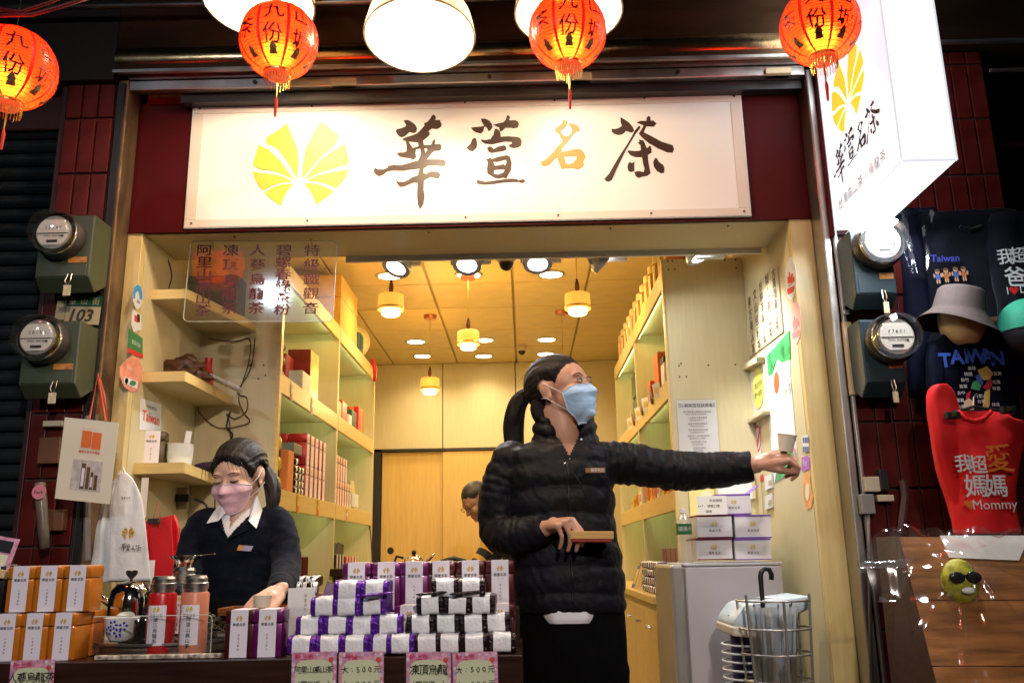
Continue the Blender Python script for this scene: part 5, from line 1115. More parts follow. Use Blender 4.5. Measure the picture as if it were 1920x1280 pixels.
t = thing('foil_pouch', 'olive stand up pouch right of the orange tins in the far left bay', 'pouch', (-1.13, 5.75, Z3)); MB().grid(lambda u, v: (.04*(1-v*.7)*math.cos(2*PI*u), .08*(1-.2*v)*math.sin(2*PI*u), .19*v), 20, 8, cu=True).build('pouch', mat('cream pouch', (.55, .48, .25), .4, var=.2), t, smooth=-1); B(.02, .035, -.07, .07, .02, .1).build('front_print', paper, t)
for j in range(4): sbox('dark_box', 'dark red brown box on the cabinet top, %s from the street' % ON[j], 'box', -1.28, -1.13, 4.15+.13*j, 4.27+.13*j, Z4, .19, M('maroon board'), strip=None, grp='dark boxes on the left cabinet')
t = thing('black_tube_case', 'black cylinder case lying on the dark boxes', 'case', (-1.2, 4.45, Z4+.23)); MB().tube([(-.0, -.17, 0), (0, -.165, 0), (0, .165, 0), (0, .17, 0)], [.03, .038, .038, .03], 20).build('case', black, t, smooth=.6)
for j in range(3): sbox('striped_carton', 'black and cream striped carton on the far cabinet top, %s from the street' % ON[j], 'carton', -1.16, -1.08, 5.1+.08*j, 5.17+.08*j, Z4, .2, blackt, strip=paper, grp='striped cartons')
for j in range(4): sbox('red_gift_carton', 'red and cream striped carton on the far cabinet top, %s from the street' % ON[j], 'carton', -1.16, -1.08, 5.38+.09*j, 5.46+.09*j, Z4, .19, M('red lacquer'), strip=paper, grp='red striped cartons')
t = thing('grey_case', 'grey angular case on top of the striped cartons', 'case', (-1.12, 5.25, Z4+.205)); MB().prism([(-.1, 0), (.1, 0), (.08, .05), (-.06, .06)], (-.04, 0, 0), Y_, Z_, X_, .07).build('case', mat('dark grey', (.05, .05, .05), .5), t, bevel=.004)
# hanging tags on the left lips
tg = mat('yellow tag', (.7, .5, .05), .5, var=.3, scale=60)
for px, X, z, lab in ((560, -1.066, 1.41, 'small yellow price tag on the middle lip of the left unit, nearer one'), (598, -1.066, 1.41, 'small yellow price tag on the middle lip of the left unit, farther one'), (652, -1.066, 1.41, 'pale price tag on the lip of the far left bay'), (540, -1.066, 1.91, 'pale price tag on the upper lip of the left unit, nearer one'), (580, -1.066, 1.91, 'pale price tag on the upper lip of the left unit, farther one')):
    y = atx(px, 900, X).y; t = thing('price_tag', lab, 'price tag', (X, y, z), group='price tags on the left shelf lips'); B(0, .0015, -.018, .018, -.055, .03).build('tag', tg if 'yellow' in lab else paper, t); B(.0016, .002, -.013, .013, -.05, -.02).build('print', rst, t); B(.0016, .002, -.013, .013, .0, .022).build('print', inkorange, t)
cable([(690, 975, 6.2), (695, 1000, 6.2), (698, 1060, 6.2)], .004, 'thin cable hanging at the far end of the left unit', None, brc)
# ================================================================== RIGHT SHELF UNIT CONTENTS
gt = mat('gold tin', (.55, .33, .08), .25, metal=.8, var=.25, scale=20); gw = mat('cream gold label', (.7, .55, .25), .35, metal=.2)
rnd = random.Random(3)
for j in range(13):
    y = 3.85+.165*j; hh = .17
    t = thing('gold_tea_tube', 'tall gold tea tube on top of the right shelves, %s from the street' % (ON+['tenth', 'eleventh', 'twelfth', 'last'])[j], 'tea tube', (.715, y, 2.422), group='gold tubes on the right shelf top')
    MB().lathe([(.001, 0), (.043, 0), (.045, .004), (.045, .15), (.04, .156)], 24).build('tube', gt if j % 2 else orc if j % 4 == 0 else gt, t, smooth=.7); MB().lathe([(.046, .13), (.046, .17), (.04, .175), (.001, .176)], 24).build('lid', gw, t, smooth=.6); MB().grid(lambda u, v: (.0462*math.cos(PI+(u-.5)*1.2), .0462*math.sin(PI+(u-.5)*1.2), .01+.11*v), 8, 1).build('label', gw, t, smooth=-1)
for j in range(3):
    x = at((1268, 1300, 1322)[j], 470, 3.9).x; t = thing('gold_tea_tube', 'gold tea tube behind the top edge of the right partition, %s from left' % ON[j], 'tea tube', (x, 3.9, 2.4), group='gold tubes behind the partition top'); MB().lathe([(.001, 0), (.043, 0), (.043, .16), (.04, .166), (.001, .167)], 24).build('tube', gt, t, smooth=.7); MB().lathe([(.044, .12), (.044, .13)], 24).build('band', gw, t)
ZZ2, ZZ3 = 1.906, 1.411
ob = mat('orange patterned box', (.6, .12, .03), .4, var=.4, scale=14)
def rbox(px0, px1, z, h, m, nm, lab, X=.68, dX=.1, **k):
    y1, y0 = atx(px0, 800, X).y, atx(px1, 800, X).y; return sbox(nm, lab, 'box', X, X+dX, min(y0, y1), max(y0, y1), z, h, m, **k)
sbox('patterned_box', 'tall orange patterned box on the upper right shelf', 'box', .71, .83, 4.45, 4.6, ZZ2, .26, ob); sbox('patterned_box', 'short orange patterned box before the tall one on the right shelf', 'box', .69, .74, 4.62, 4.72, ZZ2, .14, ob)
sbox('tea_caddy', 'black and cream caddy on the upper right shelf', 'caddy', .7, .77, 4.2, 4.3, ZZ2, .15, paper, strip=None); sbox('caddy_lid', 'black lid block resting on the cream caddy', 'lid', .698, .772, 4.198, 4.302, ZZ2+.151, .03, black); sbox('yellow_carton', 'yellow carton nearest the partition on the upper right shelf', 'carton', .7, .76, 3.95, 4.08, ZZ2, .17, mat('yellow carton', (.7, .5, .08), .4)); sbox('pink_carton', 'pink carton beside the yellow carton on the right shelf', 'carton', .71, .77, 4.1, 4.17, ZZ2, .2, mat('pink carton', (.75, .4, .45), .4))
dg = mat('dark green tin', (.01, .06, .025), .3, metal=.3, var=.2)
for k in range(2):
    t = sbox('green_tea_tin', 'dark green square tin, %s of the pair on the far right shelf' % ['lower', 'upper'][k], 'tea tin', .685, .82, 5.2, 5.36, 1.906-.16+.16*k+.16, .152, dg, bev=.008); B(-.07, .07, -.082, -.0805, .118, .122).build('lid_seam', gold, t)
sbox('red_strip_box', 'red box right beside the dark green tins', 'box', .69, .76, 5.06, 5.18, 1.906, .2, ob)
for i, (y, lab) in enumerate(((4.15, 'first'), (4.35, 'second'), (4.55, 'third'), (4.72, 'fourth'), (4.86, 'fifth'), (5.1, 'sixth'), (5.25, 'seventh'))):
    z = 1.87; t = thing('shelf_card', 'white folded price card standing on the upper right shelf lip, %s from the street' % lab, 'price card', (.655, y, z), group='price cards on the right shelf lip'); t.rotation_euler = (0, -.15, .35*(-1)**i); B(-.001, .001, -.035, .035, 0, .07).build('card', paper, t); B(-.0016, -.001, -.022, .022, .02, .05).build('print', rst if i % 2 else gw, t)
for i, (y, m_, h_) in enumerate(((3.95, tg, .1), (4.12, orc, .11), (4.28, tg, .09), (4.42, paper, .12), (4.56, orc, .1), (4.68, tg, .08), (4.82, orc, .12), (5.1, paper, .08), (5.3, orc, .07), (5.5, tg, .06))):
    t = sbox('small_pack', 'small yellow or orange pack on the lower right shelf, %s from the street' % ['first', 'second', 'third', 'fourth', 'fifth', 'sixth', 'seventh', 'eighth', 'ninth', 'tenth'][i], 'pack', .67, .72, y-.04, y+.04, ZZ3, h_, m_, grp='small packs on the lower right shelf'); B(-.0265, -.0252, -.02, .02, .02, h_-.02).build('print', rst, t)
t = thing('glass_jar', 'clear jar with a black lid standing on the lower right shelf', 'jar', (.7, 5.15, ZZ3)); MB().lathe([(.001, 0), (.035, 0), (.035, .13), (.03, .14)], 20).build('jar', gw, t, smooth=.8); MB().lathe([(.036, .13), (.036, .17), (.001, .17)], 20).build('lid', black, t, smooth=.5)
for j in range(6): sbox('purple_tea_box', 'purple box on the right cabinet top, %s from the street' % ON[j], 'box', .72, .84, 3.9+.14*j, 4.03+.14*j, Z4, .2, purple, grp='purple boxes on the right cabinet')
pb = make_brick(foilp, .042, .06, .03, 21, 8); db = make_brick(foilb, .042, .06, .03, 22, 8); k1 = k2 = 0
for lv in range(4):
    for j in range(9):
        use = pb if j < 6 else db; f1 = (k1 == 0) if j < 6 else (k2 == 0); o = use if f1 else copy_tree(use)
        if j < 6: k1 = 1
        else: k2 = 1
        if j > 6 and lv > 2: pass
        o.location = (.6, 3.93+.062*j, Z4+.001+.036*lv); o.rotation_euler = (0, random.uniform(-.1, .1), -PI/2)
        o['group'] = 'small foil bricks on the right cabinet'; o['label'] = 'small %s foil brick on the right cabinet, %s from the street, %s layer' % ('purple' if j < 6 else 'dark', ON[j], ON[lv])
for j, m_ in enumerate((mat('tan leaflet', (.6, .42, .2), .5, var=.2), M('tan leaflet'), mat('navy leaflet', (.1, .14, .25), .5, var=.3))):
    t = thing('leaflet', 'leaflet leaning on the dark bricks on the right cabinet, %s' % ['rightmost tan one', 'middle tan one', 'left navy one'][j], 'leaflet', (.56, 4.5+.12*j, Z4+.002)); t.rotation_euler = (0, .35, .15); B(-.001, .001, -.03, .03, 0, .12).build('sheet', m_, t); B(-.002, -.0012, -.02, .02, .02, .1).build('print', gw, t)
sbox('maroon_box', 'maroon box behind the leaflets on the right cabinet', 'box', .62, .66, 4.78, 4.9, Z4, .13, M('dark red carton')); 
# ================================================================== FRIDGE AND WHAT STANDS ON IT
frg = mat('grey fridge paint', (.42, .41, .45), .32, var=.05, scale=2, bump=.03, bscale=3); frd = mat('fridge door', (.4, .4, .38), .25, metal=.5, var=.08)
FX0, FX1, FY, FZ = at(1284, 1060, 3.36).x, at(1466, 1060, 3.36).x, 3.36, 1.105
t = thing('refrigerator', 'grey small refrigerator standing sideways against the right partition', 'refrigerator', ((FX0+FX1)/2, 3.57, .15)); hw = (FX1-FX0)/2
B(-hw, hw, -.21, .21, 0.02, FZ-.15-.012).build('body', frg, t, bevel=.006); B(-hw-.002, hw+.003, -.212, .212, FZ-.15-.0115, FZ-.15).build('top_plate', frg, t, bevel=.004)
B(-hw-.055, -hw-.006, -.212, .212, .03, FZ-.15-.004).build('door', frd, t, bevel=.012); B(-hw-.006, -hw, -.2, .2, .04, FZ-.17).build('door_seal', mat('grey rubber', (.2, .2, .2), .6), t)
B(-hw-.06, hw, -.19, .19, 0, .02).build('foot_plinth', black, t)
ctn = mat('white carton', (.74, .72, .78), .35, var=.02); lil = mat('lilac edge', (.2, .1, .45), .35, var=.1); bro = mat('wine edge', (.12, .02, .04), .35)
gy = mat('yellow print', (.75, .6, .15), .4)
def carton(x0, x1, y0, y1, em, label, Y=3.38, d=.2):
    a, b = at(x0, y0, Y), at(x1, y1, Y); t = thing('tea_carton', label, 'carton', ((a.x+b.x)/2, Y, b.z), group='white tea cartons on the refrigerator'); w_ = (b.x-a.x)/2-.001; h_ = a.z-b.z-.001
    B(-w_, w_, 0, d, 0.001, h_).build('body', ctn, t, bevel=.0015); B(-w_-.0008, w_+.0008, -.0012, d, h_-.006, h_+.0006).build('lid_edge', em, t); B(-w_-.0005, w_+.0005, -.0012, 0, .001, .005).build('base_edge', em, t)
    mb = MB(); lay_glyph(mb, 'logo', (0, -.0015, h_*.62), X_, Z_, -Y_, h_*.24, simple=True); mb.build('emblem', gy, t, recalc=False)
    mb = MB(); [lay_text(mb, ch, ((i-1.5)*.0115, -.0015, h_*.34), X_, Z_, -Y_, .01) for i, ch in enumerate('華萱名茶')]; mb.build('lettering', inkblack, t, recalc=False)
    return t
carton(1304, 1375, 1009, 1049, bro, 'white tea carton with wine edge, bottom left of the four'); carton(1376, 1448, 1009, 1049, lil, 'white tea carton with lilac edge, bottom right of the four')
carton(1305, 1375, 965, 1008, bro, 'white tea carton with wine edge, upper left of the four'); carton(1376, 1448, 965, 1008, lil, 'white tea carton with lilac edge, upper right of the four')
t = carton(1342, 1410, 926, 964, lil, 'open white carton with a lilac flap on top of the four cartons')
MB().prism([(0, 0), (.05, 0), (.055, .09), (.005, .09)], (.062, -.0, .078), V((.8, 0, .6)), Y_, V((-.6, 0, .8)), .0015).build('open_flap', lil, t)
t = thing('note_card', 'white card with handwriting leaning on the open carton', 'card', at(1338, 948, 3.36)); t.rotation_euler = (-.1, 0, 0); B(-.062, .05, 0, .002, -.032, .038).build('card', paper, t); mb = MB(); lay_text(mb, '防疫期間', (.01, 0, .02), X_, Z_, -Y_, .012); lay_text(mb, '請戴口罩', (.0, 0, .0), X_, Z_, -Y_, .012); lay_text(mb, '謝謝', (-.02, 0, -.02), X_, Z_, -Y_, .012); lay_text(mb, 'A+7', (-.05, 0, .0), X_, Z_, -Y_, .012); mb.build('lettering', inkblack, t, recalc=False)
p = at(1288, 1050, 3.4); t = thing('water_bottle', 'clear water bottle with a green label on the refrigerator', 'bottle', (p.x, 3.42, FZ+.001))
pet = bpy.data.materials.new('pet plastic'); pet.use_nodes = True; _acr(pet, refl=.1, rough=.08, milky=.25)
prof = [(.001, 0), (.026, 0), (.029, .004)]+[(.029-.0022*(k % 2), .008+.006*k) for k in range(16)]+[(.029, .105), (.029, .145), (.024, .165), (.014, .18), (.012, .19)]
MB().lathe(prof, 28).build('bottle', pet, t, smooth=.7); MB().lathe([(.0296, .106), (.0296, .146)], 28).build('label', gst, t, smooth=-1); MB().lathe([(.014, .186), (.014, .202), (.001, .203)], 20).build('cap', whitep, t, smooth=.5)
mb = MB(); fb2 = lambda x, y: V((.0302*math.sin(x/.03), -.0302*math.cos(x/.03), .127+y)); [lay_text(mb, ch, (0, 0, 0), X_, Z_, Y_, .02, bold=.02, warp=lambda x, y, i=i: fb2(x+(i-1)*.019, y)) for i, ch in enumerate('礦泉水')]; mb.build('lettering', wst, t, recalc=False)
# notice sheet, yellow card and framed card on the right partition
def sheet_y(x0, y0, x1, y1, Y, label, m=paper, nm='notice', cat='notice'):
    a, b = at(x0, y0, Y), at(x1, y1, Y); t = thing(nm, label, cat, ((a.x+b.x)/2, Y, (a.z+b.z)/2)); w_, h_ = (b.x-a.x)/2, (a.z-b.z)/2; B(-w_, w_, -.001, 0, -h_, h_).build('sheet', m, t); return t, w_, h_
t, w_, h_ = sheet_y(1268, 750, 1351, 868, 3.797, 'white printed notice sheet in a sleeve on the right partition'); mb = MB(); lay_text(mb, '【防範新型冠狀病毒】', (0, -.001, h_*.82), X_, Z_, -Y_, .018, bold=.02)
for i, s in enumerate(('請全程配戴口罩保持社交距離', '入店前請先量測體溫', '請使用酒精消毒雙手', '若有發燒咳嗽等症狀', '請暫勿入內並盡速就醫', '試飲時請勿交談', '感謝您的配合')): lay_text(mb, s, (-.0, -.001, h_*(.62-.19*i)), X_, Z_, -Y_, .0095); lay_text(mb, s[::-1], (-.005, -.001, h_*(.62-.19*i)-.011), X_, Z_, -Y_, .007)
lay_text(mb, '☂   ✉   ☎', (0, -.001, -h_*.85), X_, Z_, -Y_, .02); mb.build('lettering', mat('grey print', (.1, .1, .12), .6, var=0), t, recalc=False); B(-w_-.003, w_+.003, -.004, -.0025, -h_-.004, h_+.004).build('clear_sleeve', film, t)
t, w_, h_ = sheet_y(1290, 896, 1343, 975, 3.79, 'yellow printed card partly hidden by the cartons', mat('yellow card', (.8, .68, .25), .45, var=.05), 'yellow_card', 'card'); MB().disc((.02, -.0015, .01), .025, 24, axis=1).build('printed_circle', mat('cream print', (.8, .75, .5), .5), t)
t, w_, h_ = sheet_y(1342, 880, 1411, 935, 3.79, 'white framed card in a pale wood frame under the woman arm', paper, 'framed_card', 'card'); [B(*q).build('frame_strip', laminate, t, bevel=.001) for q in ((-w_-.012, -w_, -.012, 0, -h_, h_), (w_, w_+.012, -.012, 0, -h_, h_), (-w_-.012, w_+.012, -.012, 0, h_, h_+.012))]
# ================================================================== RIGHT SIDE WALL
XW = XR-.0008
nX = -X_
def rs(pts, m, label, nm='sticker', cat='sticker', th=.0012):
    a = [atx(x, y, XW) for x, y in pts]; c = sum(a, V())/len(a); t = thing(nm, label, cat, c); o = xwall(pts, XW, th, nX).build('backing', m, t); o.location = -c; return t, c
def rsx(t, c, pts, m, nm='print', e=.0016): o = xwall(pts, XW-e, .0006, nX).build(nm, m, t); o.location = -c
def rstx(t, c, s, px, py, h, m=None, **k): mb = MB(); lay_text(mb, s, atx(px, py, XW)-c, -Y_, Z_, nX, h, eps=.003, **k); mb.build('lettering', m or inkblack, t, recalc=False)
t, c = rs([(1400, 548), (1459, 500), (1470, 622), (1404, 672)], mat('tea menu board', (.6, .5, .3), .3, var=.04), 'beige board with five columns of dark brush characters on the right wall', 'calligraphy_board', 'board', .004)
mb = MB()
for (x0, y0), (x1, y1), s in (((1407, 560), (1415, 662), '東方美人茶'), ((1417, 546), (1426, 655), '文山包種茶'), ((1428, 530), (1436, 645), '杉林溪高山茶'), ((1440, 518), (1448, 632), '梨山高山茶'), ((1452, 505), (1460, 618), '大禹嶺高山茶')):
    for i, ch in enumerate(s): k = i/(len(s)-1); lay_text(mb, ch, atx(x0+(x1-x0)*k, y0+6+(y1-y0-14)*k, XW)-c, -Y_, Z_, nX, .052 if len(s) < 6 else .046, bold=.03, eps=.005, sx=1.1)
mb.build('brush_lettering', mat('brown ink', (.08, .03, .012), .5), t, recalc=False)
t, c = rs([(1437, 668), (1480, 618), (1482, 700), (1498, 880), (1452, 905), (1443, 800)], mat('white poster gloss', (.8, .82, .78), .25, var=.02), 'glossy tea poster with green leaves and a red teapot on the right wall', 'tea_poster', 'poster')
gr1 = mat('leaf green print', (.04, .35, .09), .35, var=.6, scale=18); gr2 = mat('bright leaf print', (.03, .3, .07), .35, var=.9, scale=50)
rsx(t, c, [(1437, 668), (1480, 619), (1482, 672), (1466, 680), (1458, 672), (1449, 700), (1441, 705)], gr1); rsx(t, c, oval(1456, 717, 5, 21), mat('terracotta print', (.6, .12, .03), .4), 'printed_teapot'); rsx(t, c, [(1458, 868), (1470, 862), (1480, 838), (1490, 842), (1497, 872), (1497, 880), (1453, 903)], gr2)
rstx(t, c, '好茶', 1478, 730, .05, mat('grey green print', (.3, .4, .32), .5)); rsx(t, c, [(1486, 833), (1492, 842), (1496, 872), (1490, 870)], mat('rosy print', (.6, .25, .25), .4, var=.4, scale=60), e=.0024)
# small wall cabinet frame with yellow oval notice
t = thing('wall_cabinet', 'small pale framed cabinet door with a yellow oval sticker on the right wall', 'cabinet', atx(1420, 740, XW)); c = t.location
for pts in ([(1400, 686), (1434, 668), (1434, 680), (1400, 698)], [(1403, 790), (1445, 769), (1445, 776), (1406, 799)]): o = xwall(pts, XW, .035, nX).build('frame_rail', laminate, t, bevel=.003); o.location = -c
o = xwall([(1401, 698), (1434, 681), (1443, 770), (1404, 790)], XW, .008, nX).build('door_panel', mat('pale panel', (.72, .66, .5), .35), t); o.location = -c
o = xwall(oval(1422, 728, 10, 38), XW-.009, .001, nX).build('yellow_oval', mat('yellow sticker', (.75, .68, .12), .4), t); o.location = -c
mb = MB(); lay_text(mb, '本店使用', atx(1422, 720, XW-.011)-c, -Y_, Z_, nX, .03); lay_text(mb, '統一發票', atx(1422, 738, XW-.011)-c, -Y_, Z_, nX, .03); mb.build('lettering', inkblack, t, recalc=False)
t, c = rs(oval(1421, 828, 7.5, 36), wst, 'white no smoking style oval sign with a red ring on the right wall', 'prohibition_sign', 'sign')
ring = oval(1421, 822, 7, 26, 28); ri = oval(1421, 822, 5.4, 21, 28); a_ = [(atx(x, y, XW).y*-1, atx(x, y, XW).z) for x, y in ring]; b_ = [(atx(x, y, XW).y*-1, atx(x, y, XW).z) for x, y in ri]
o = MB().prism(a_, (XW-.0016, 0, 0), -Y_, Z_, nX, .0006, holes=[b_]).build('red_ring', rst, t); o.location = -c; rsx(t, c, [(1417, 842), (1424, 800), (1426, 802), (1419, 845)], rst, e=.0024)
t, c = rs([(1419, 895), (1431, 889), (1432, 900), (1420, 906)], rst, 'small red sticker below the prohibition sign')
for i, (y, lab) in enumerate(((905, 'upper small white switch plate on the right wall'), (942, 'lower small white switch plate on the right wall'))):
    t, c = rs([(1437, y-12), (1450, y-18), (1451, y+8), (1438, y+14)], whitep, lab, 'switch_plate', 'switch', .008); rsx(t, c, [(1441, y-4), (1446, y-6), (1446, y+2), (1441, y+4)], beige, 'rocker', .0095)
pk = mat('pale pink sticker', (.8, .45, .38), .4, var=.05)
for k, (cx, cy, lab) in enumerate(((1483, 522, 'upper pale oval sticker with red skyline on the right jamb'), (1492, 605, 'lower pale pink oval sticker with skyline on the right jamb'))):
    t, c = rs(oval(cx, cy, 10.5, 40), wst if k == 0 else pk, lab); rsx(t, c, [(cx-6, cy+10), (cx-6, cy-3), (cx-4, cy-3), (cx-4, cy-12), (cx-2, cy-12), (cx-1, cy-1), (cx+1, cy-8), (cx+3, cy-10), (cx+4, cy-2), (cx+6, cy-4), (cx+7, cy+6)], rst if k == 0 else mat('rose print', (.75, .2, .2), .4)); rsx(t, c, [(cx-7, cy+20), (cx+7, cy+13), (cx+6, cy+24), (cx-6, cy+31)], rst if k == 0 else M('rose print')); rstx(t, c, 'TAIWAN', cx, cy+12, .014)
t, c = rs([(1504, 818), (1516, 814), (1518, 846), (1506, 850)], wst, 'small white sticker with blue blocks on the right jamb'); [rsx(t, c, [(1505+4*i, y), (1508+4*i, y-1), (1508.5+4*i, y+9), (1505.5+4*i, y+10)], mat('blue grey print', (.12, .15, .35), .4)) for i in range(3) for y in (820, 837)]
t, c = rs([(1504, 858), (1514, 853), (1518, 858), (1519, 878), (1508, 884), (1503, 880)], mat('violet sticker', (.4, .12, .5), .4), 'violet rounded sticker above the orange one on the right jamb'); rstx(t, c, 'Pay', 1511, 868, .03, wst)
t, c = rs([(1508, 890), (1514, 882), (1519, 892), (1521, 915), (1525, 932), (1522, 950), (1514, 955), (1509, 940), (1506, 925), (1506, 905)], mat('orange cutout', (.8, .35, .1), .4, var=.2, scale=30), 'pale orange rounded cutout sticker, lowest on the right jamb'); rsx(t, c, oval(1514, 922, 4, 16), mat('cream print', (.8, .75, .5), .5))
milky = bpy.data.materials.new('milky vinyl'); milky.use_nodes = True; _acr(milky, tint=(.95, .9, .85), refl=.06, rough=.2, milky=.4)
# ================================================================== HEATER AND UMBRELLA STAND
p = at(1400, 1200, 2.98); HX = at(1395, 1160, 3.05).x
hb = mat('pale blue grey plastic', (.5, .58, .6), .35, var=.03); cb_ = mat('cream plastic', (.65, .55, .42), .4)
t = thing('tower_heater', 'small heater with pale top and white ring guard before the refrigerator', 'heater', (HX, 3.05, .15))
zt = at(1400, 1170, 3.05).z-.15
a, b = at(1358, 1165, 3.05), at(1500, 1118, 3.05)
pts = [(a.x-HX, zt-.0), (a.x-HX+.005, zt+.025), (at(1380, 1130, 3.05).x-HX, zt+.07), (b.x-HX, zt+.095), (b.x-HX, zt+.055), (at(1400, 1170, 3.05).x-HX, zt-.02)]
MB().prism(pts, (0, .12, 0), X_, Z_, -Y_, .24).build('top_housing', hb, t, bevel=.012, smooth=.6); MB().prism([(a.x-HX-.003, zt-.025), (a.x-HX-.003, zt+.004), (.03, zt+.0), (.03, zt-.035)], (0, .125, 0), X_, Z_, -Y_, .25).build('rim_band', cb_, t, bevel=.006)
MB().lathe([(.02, 0), (.022, .004), (.001, .006)], 16, c=(a.x-HX+.03, -.02, zt+.03)).build('dial', hb, t, smooth=.6)
MB().tube([(0.0, 0, .04), (0.0, 0, zt-.02)], .05, 20).build('core', mat('blue black core', (.02, .02, .06), .3), t, smooth=.6)
for k in range(14):
    z = zt-.06-.026*k
    if z < .03: break
    MB().tube([(.078*math.cos(q), .078*math.sin(q)*1.1, z) for q in np.linspace(0, 2*PI, 33)], .0035, 6, caps=False).build('guard_ring', whitep, t, smooth=-1)
MB().lathe([(.09, .0), (.1, .01), (.09, .03), (.001, .035)], 28).build('base', cb_, t, smooth=.6)
wm = mat('grey wire', (.4, .37, .33), .35, metal=.7, var=.1); UX, UY = at(1458, 1200, 2.9).x, 2.92
t = thing('umbrella_stand', 'grey wire basket umbrella stand in the lower right corner of the opening', 'umbrella stand', (UX, UY, .0)); zt = at(1450, 1128, 2.8).z; zb = .15
wr_ = lambda z: (.075+.04*(z-zb)/(zt-zb))
for z, nm in [(zt, 'rim'), (zt-.085, 'hoop'), (zt-.16, 'hoop'), (zt-.24, 'hoop'), (zt-.33, 'hoop'), (zt-.45, 'hoop'), (.17, 'hoop')]:
    MB().tube([(wr_(z)*math.cos(q), wr_(z)*math.sin(q), z) for q in np.linspace(0, 2*PI, 33)], .0035, 6, caps=False).build(nm, wm, t, smooth=-1)
for k in range(6):
    q = k*PI/3+.55; MB().tube([(wr_(zb)*math.cos(q), wr_(zb)*math.sin(q), zb), (wr_(zt)*math.cos(q), wr_(zt)*math.sin(q), zt+(.02 if k % 2 else 0))], .0045, 6).build('upright', wm, t)
MB().disc((0, 0, .155), .075, 24).build('bottom_plate', wm, t)
t = thing('umbrella', 'black hooked umbrella with clear canopy standing in the wire stand', 'umbrella', (UX-.03, UY, .17)); hx = at(1433, 1130, 2.9).x-t.location.x; hz = at(1433, 1080, 2.9).z-.17
MB().tube([(0, 0, .0), (hx*.8, 0, hz-.2), (hx, 0, hz), (hx+.003, 0, hz+.012), (hx+.014, 0, hz+.024), (hx+.03, 0, hz+.02), (hx+.036, 0, hz+.004), (hx+.034, 0, hz-.012)], [.004, .006]+[.0085]*6, 10).build('shaft_and_handle', black, t, smooth=-1)
MB().grid(lambda u, v: ((.012+.055*v**.8*(1+.25*math.cos(8*2*PI*u)))*math.cos(2*PI*u)+.03*v, (.012+.055*v**.8*(1+.25*math.cos(8*2*PI*u)))*math.sin(2*PI*u), .03+(zt-.22)*v), 64, 8, cu=True).build('canopy', milky, t, smooth=-1)
for k in range(8):
    q = k*PI/4; MB().tube([(0.01*math.cos(q), .01*math.sin(q), .04), (.03+.06*math.cos(q), .06*math.sin(q), zt-.18)], .002, 5).build('rib', black, t)
# small white tray on wall beside heater
# ================================================================== CLOTHES STALL ON THE RIGHT
navy = mat('black tee cotton', (.003, .0035, .008), .95, spec=.1, var=.2, scale=30, sheen=.1); redtee = mat('red tee cotton', (.62, .006, .006), .85, var=.06, scale=30)
def shirt(label, Y, body, sleeves, collar, m, prints=(), seed=0, neck=None):
    t = thing('t_shirt', label, 't-shirt', at(*collar[0], Y)); L = t.location
    mb = loft(body, Y, .03, fold=.038, seed=seed, ff=15, nv=50); 
    o = mb.build('body', m, t, smooth=-1); o.location = -L
    for s_ in sleeves: o = loft(s_, Y+.01, .03, fold=.02, seed=seed+2, ff=18).build('sleeve', m, t, smooth=-1); o.location = -L
    pts = [at(x, y, Y-.04)-L for x, y in collar]; MB().tube(pts, .008, 8).build('collar', m, t, smooth=-1)
    return t, L
# black shirt with tiny figures, top
t, L = shirt('black shirt printed with small cartoon children above the bucket hat', 2.95, [(400, 1720, 1900), (440, 1715, 1902), (500, 1722, 1895), (600, 1730, 1880), (700, 1735, 1870)], [], [(1800, 425), (1820, 432), (1840, 425)], navy, seed=1)
mb = MB(); YP = 2.9
def scr(px, py, Y=2.895): return at(px, py, Y)-L
lay_text(mb, 'Taiwan', scr(1772, 484), X_, Z_, -Y_, .035, bold=.02, shear=.1); mb.build('lettering', mat('violet blue print', (.04, .05, .3), .6), t, recalc=False)
fm = [mat('skin print', (.45, .25, .14), .7, var=0), mat('brown print', (.12, .06, .03), .5), mat('blue print', (.04, .08, .28), .7, var=0), mat('rust print', (.35, .1, .03), .7, var=0)]
for i, (px, py) in enumerate(((1757, 510), (1773, 508), (1791, 506), (1806, 505), (1762, 545), (1778, 548), (1800, 545), (1814, 545))):
    mb = MB(); c_ = scr(px, py)
    def el(dx, dz, rx, rz, m, e): mb.add([c_+V((dx+rx*math.cos(q), -e, dz+rz*math.sin(q))) for q in np.linspace(0, 2*PI, 12, endpoint=False)], [tuple(range(12))], m)
    el(0, .0, .008, .008, 0, .001); el(0, .005, .009, .006, 1, .0014); el(0, -.018, .009, .012, 2+i % 2, .001); el(-.004, -.035, .003, .008, 0, .0012); el(.004, -.035, .003, .008, 0, .0012); el(-.012, -.014, .003, .008, 0, .0012); el(.012, -.012, .003, .008, 0, .0012)
    mb.build('printed_figure', fm, t)
# black shirt with white characters, far right
t, L = shirt('black shirt with white characters and a red heart at the right edge', 2.9, [(400, 1858, 2000), (450, 1850, 2010), (560, 1862, 2005), (640, 1868, 2000)], [], [(1950, 420), (1960, 430), (1970, 420)], navy, seed=4)
Yw = 2.85; mb = MB()
for ch, px, py, h in (('我', 1885, 481, .06), ('超', 1908, 478, .06), ('愛', 1932, 476, .06), ('爸', 1903, 518, .075), ('爸', 1940, 515, .075)): lay_text(mb, ch, at(px, py, Yw)-L, X_, Z_, -Y_, h, bold=.028)
lay_text(mb, 'I', at(1889, 545, Yw)-L, X_, Z_, -Y_, .038); lay_text(mb, 'Daddy', at(1940, 544, Yw)-L, X_, Z_, -Y_, .038); mb.build('lettering', wst, t, recalc=False)
heart = [(.016*math.sin(a)**3, .013*math.cos(a)-.005*math.cos(2*a)-.002*math.cos(3*a)-.001*math.cos(4*a)) for a in np.linspace(0, 2*PI, 30, endpoint=False)]
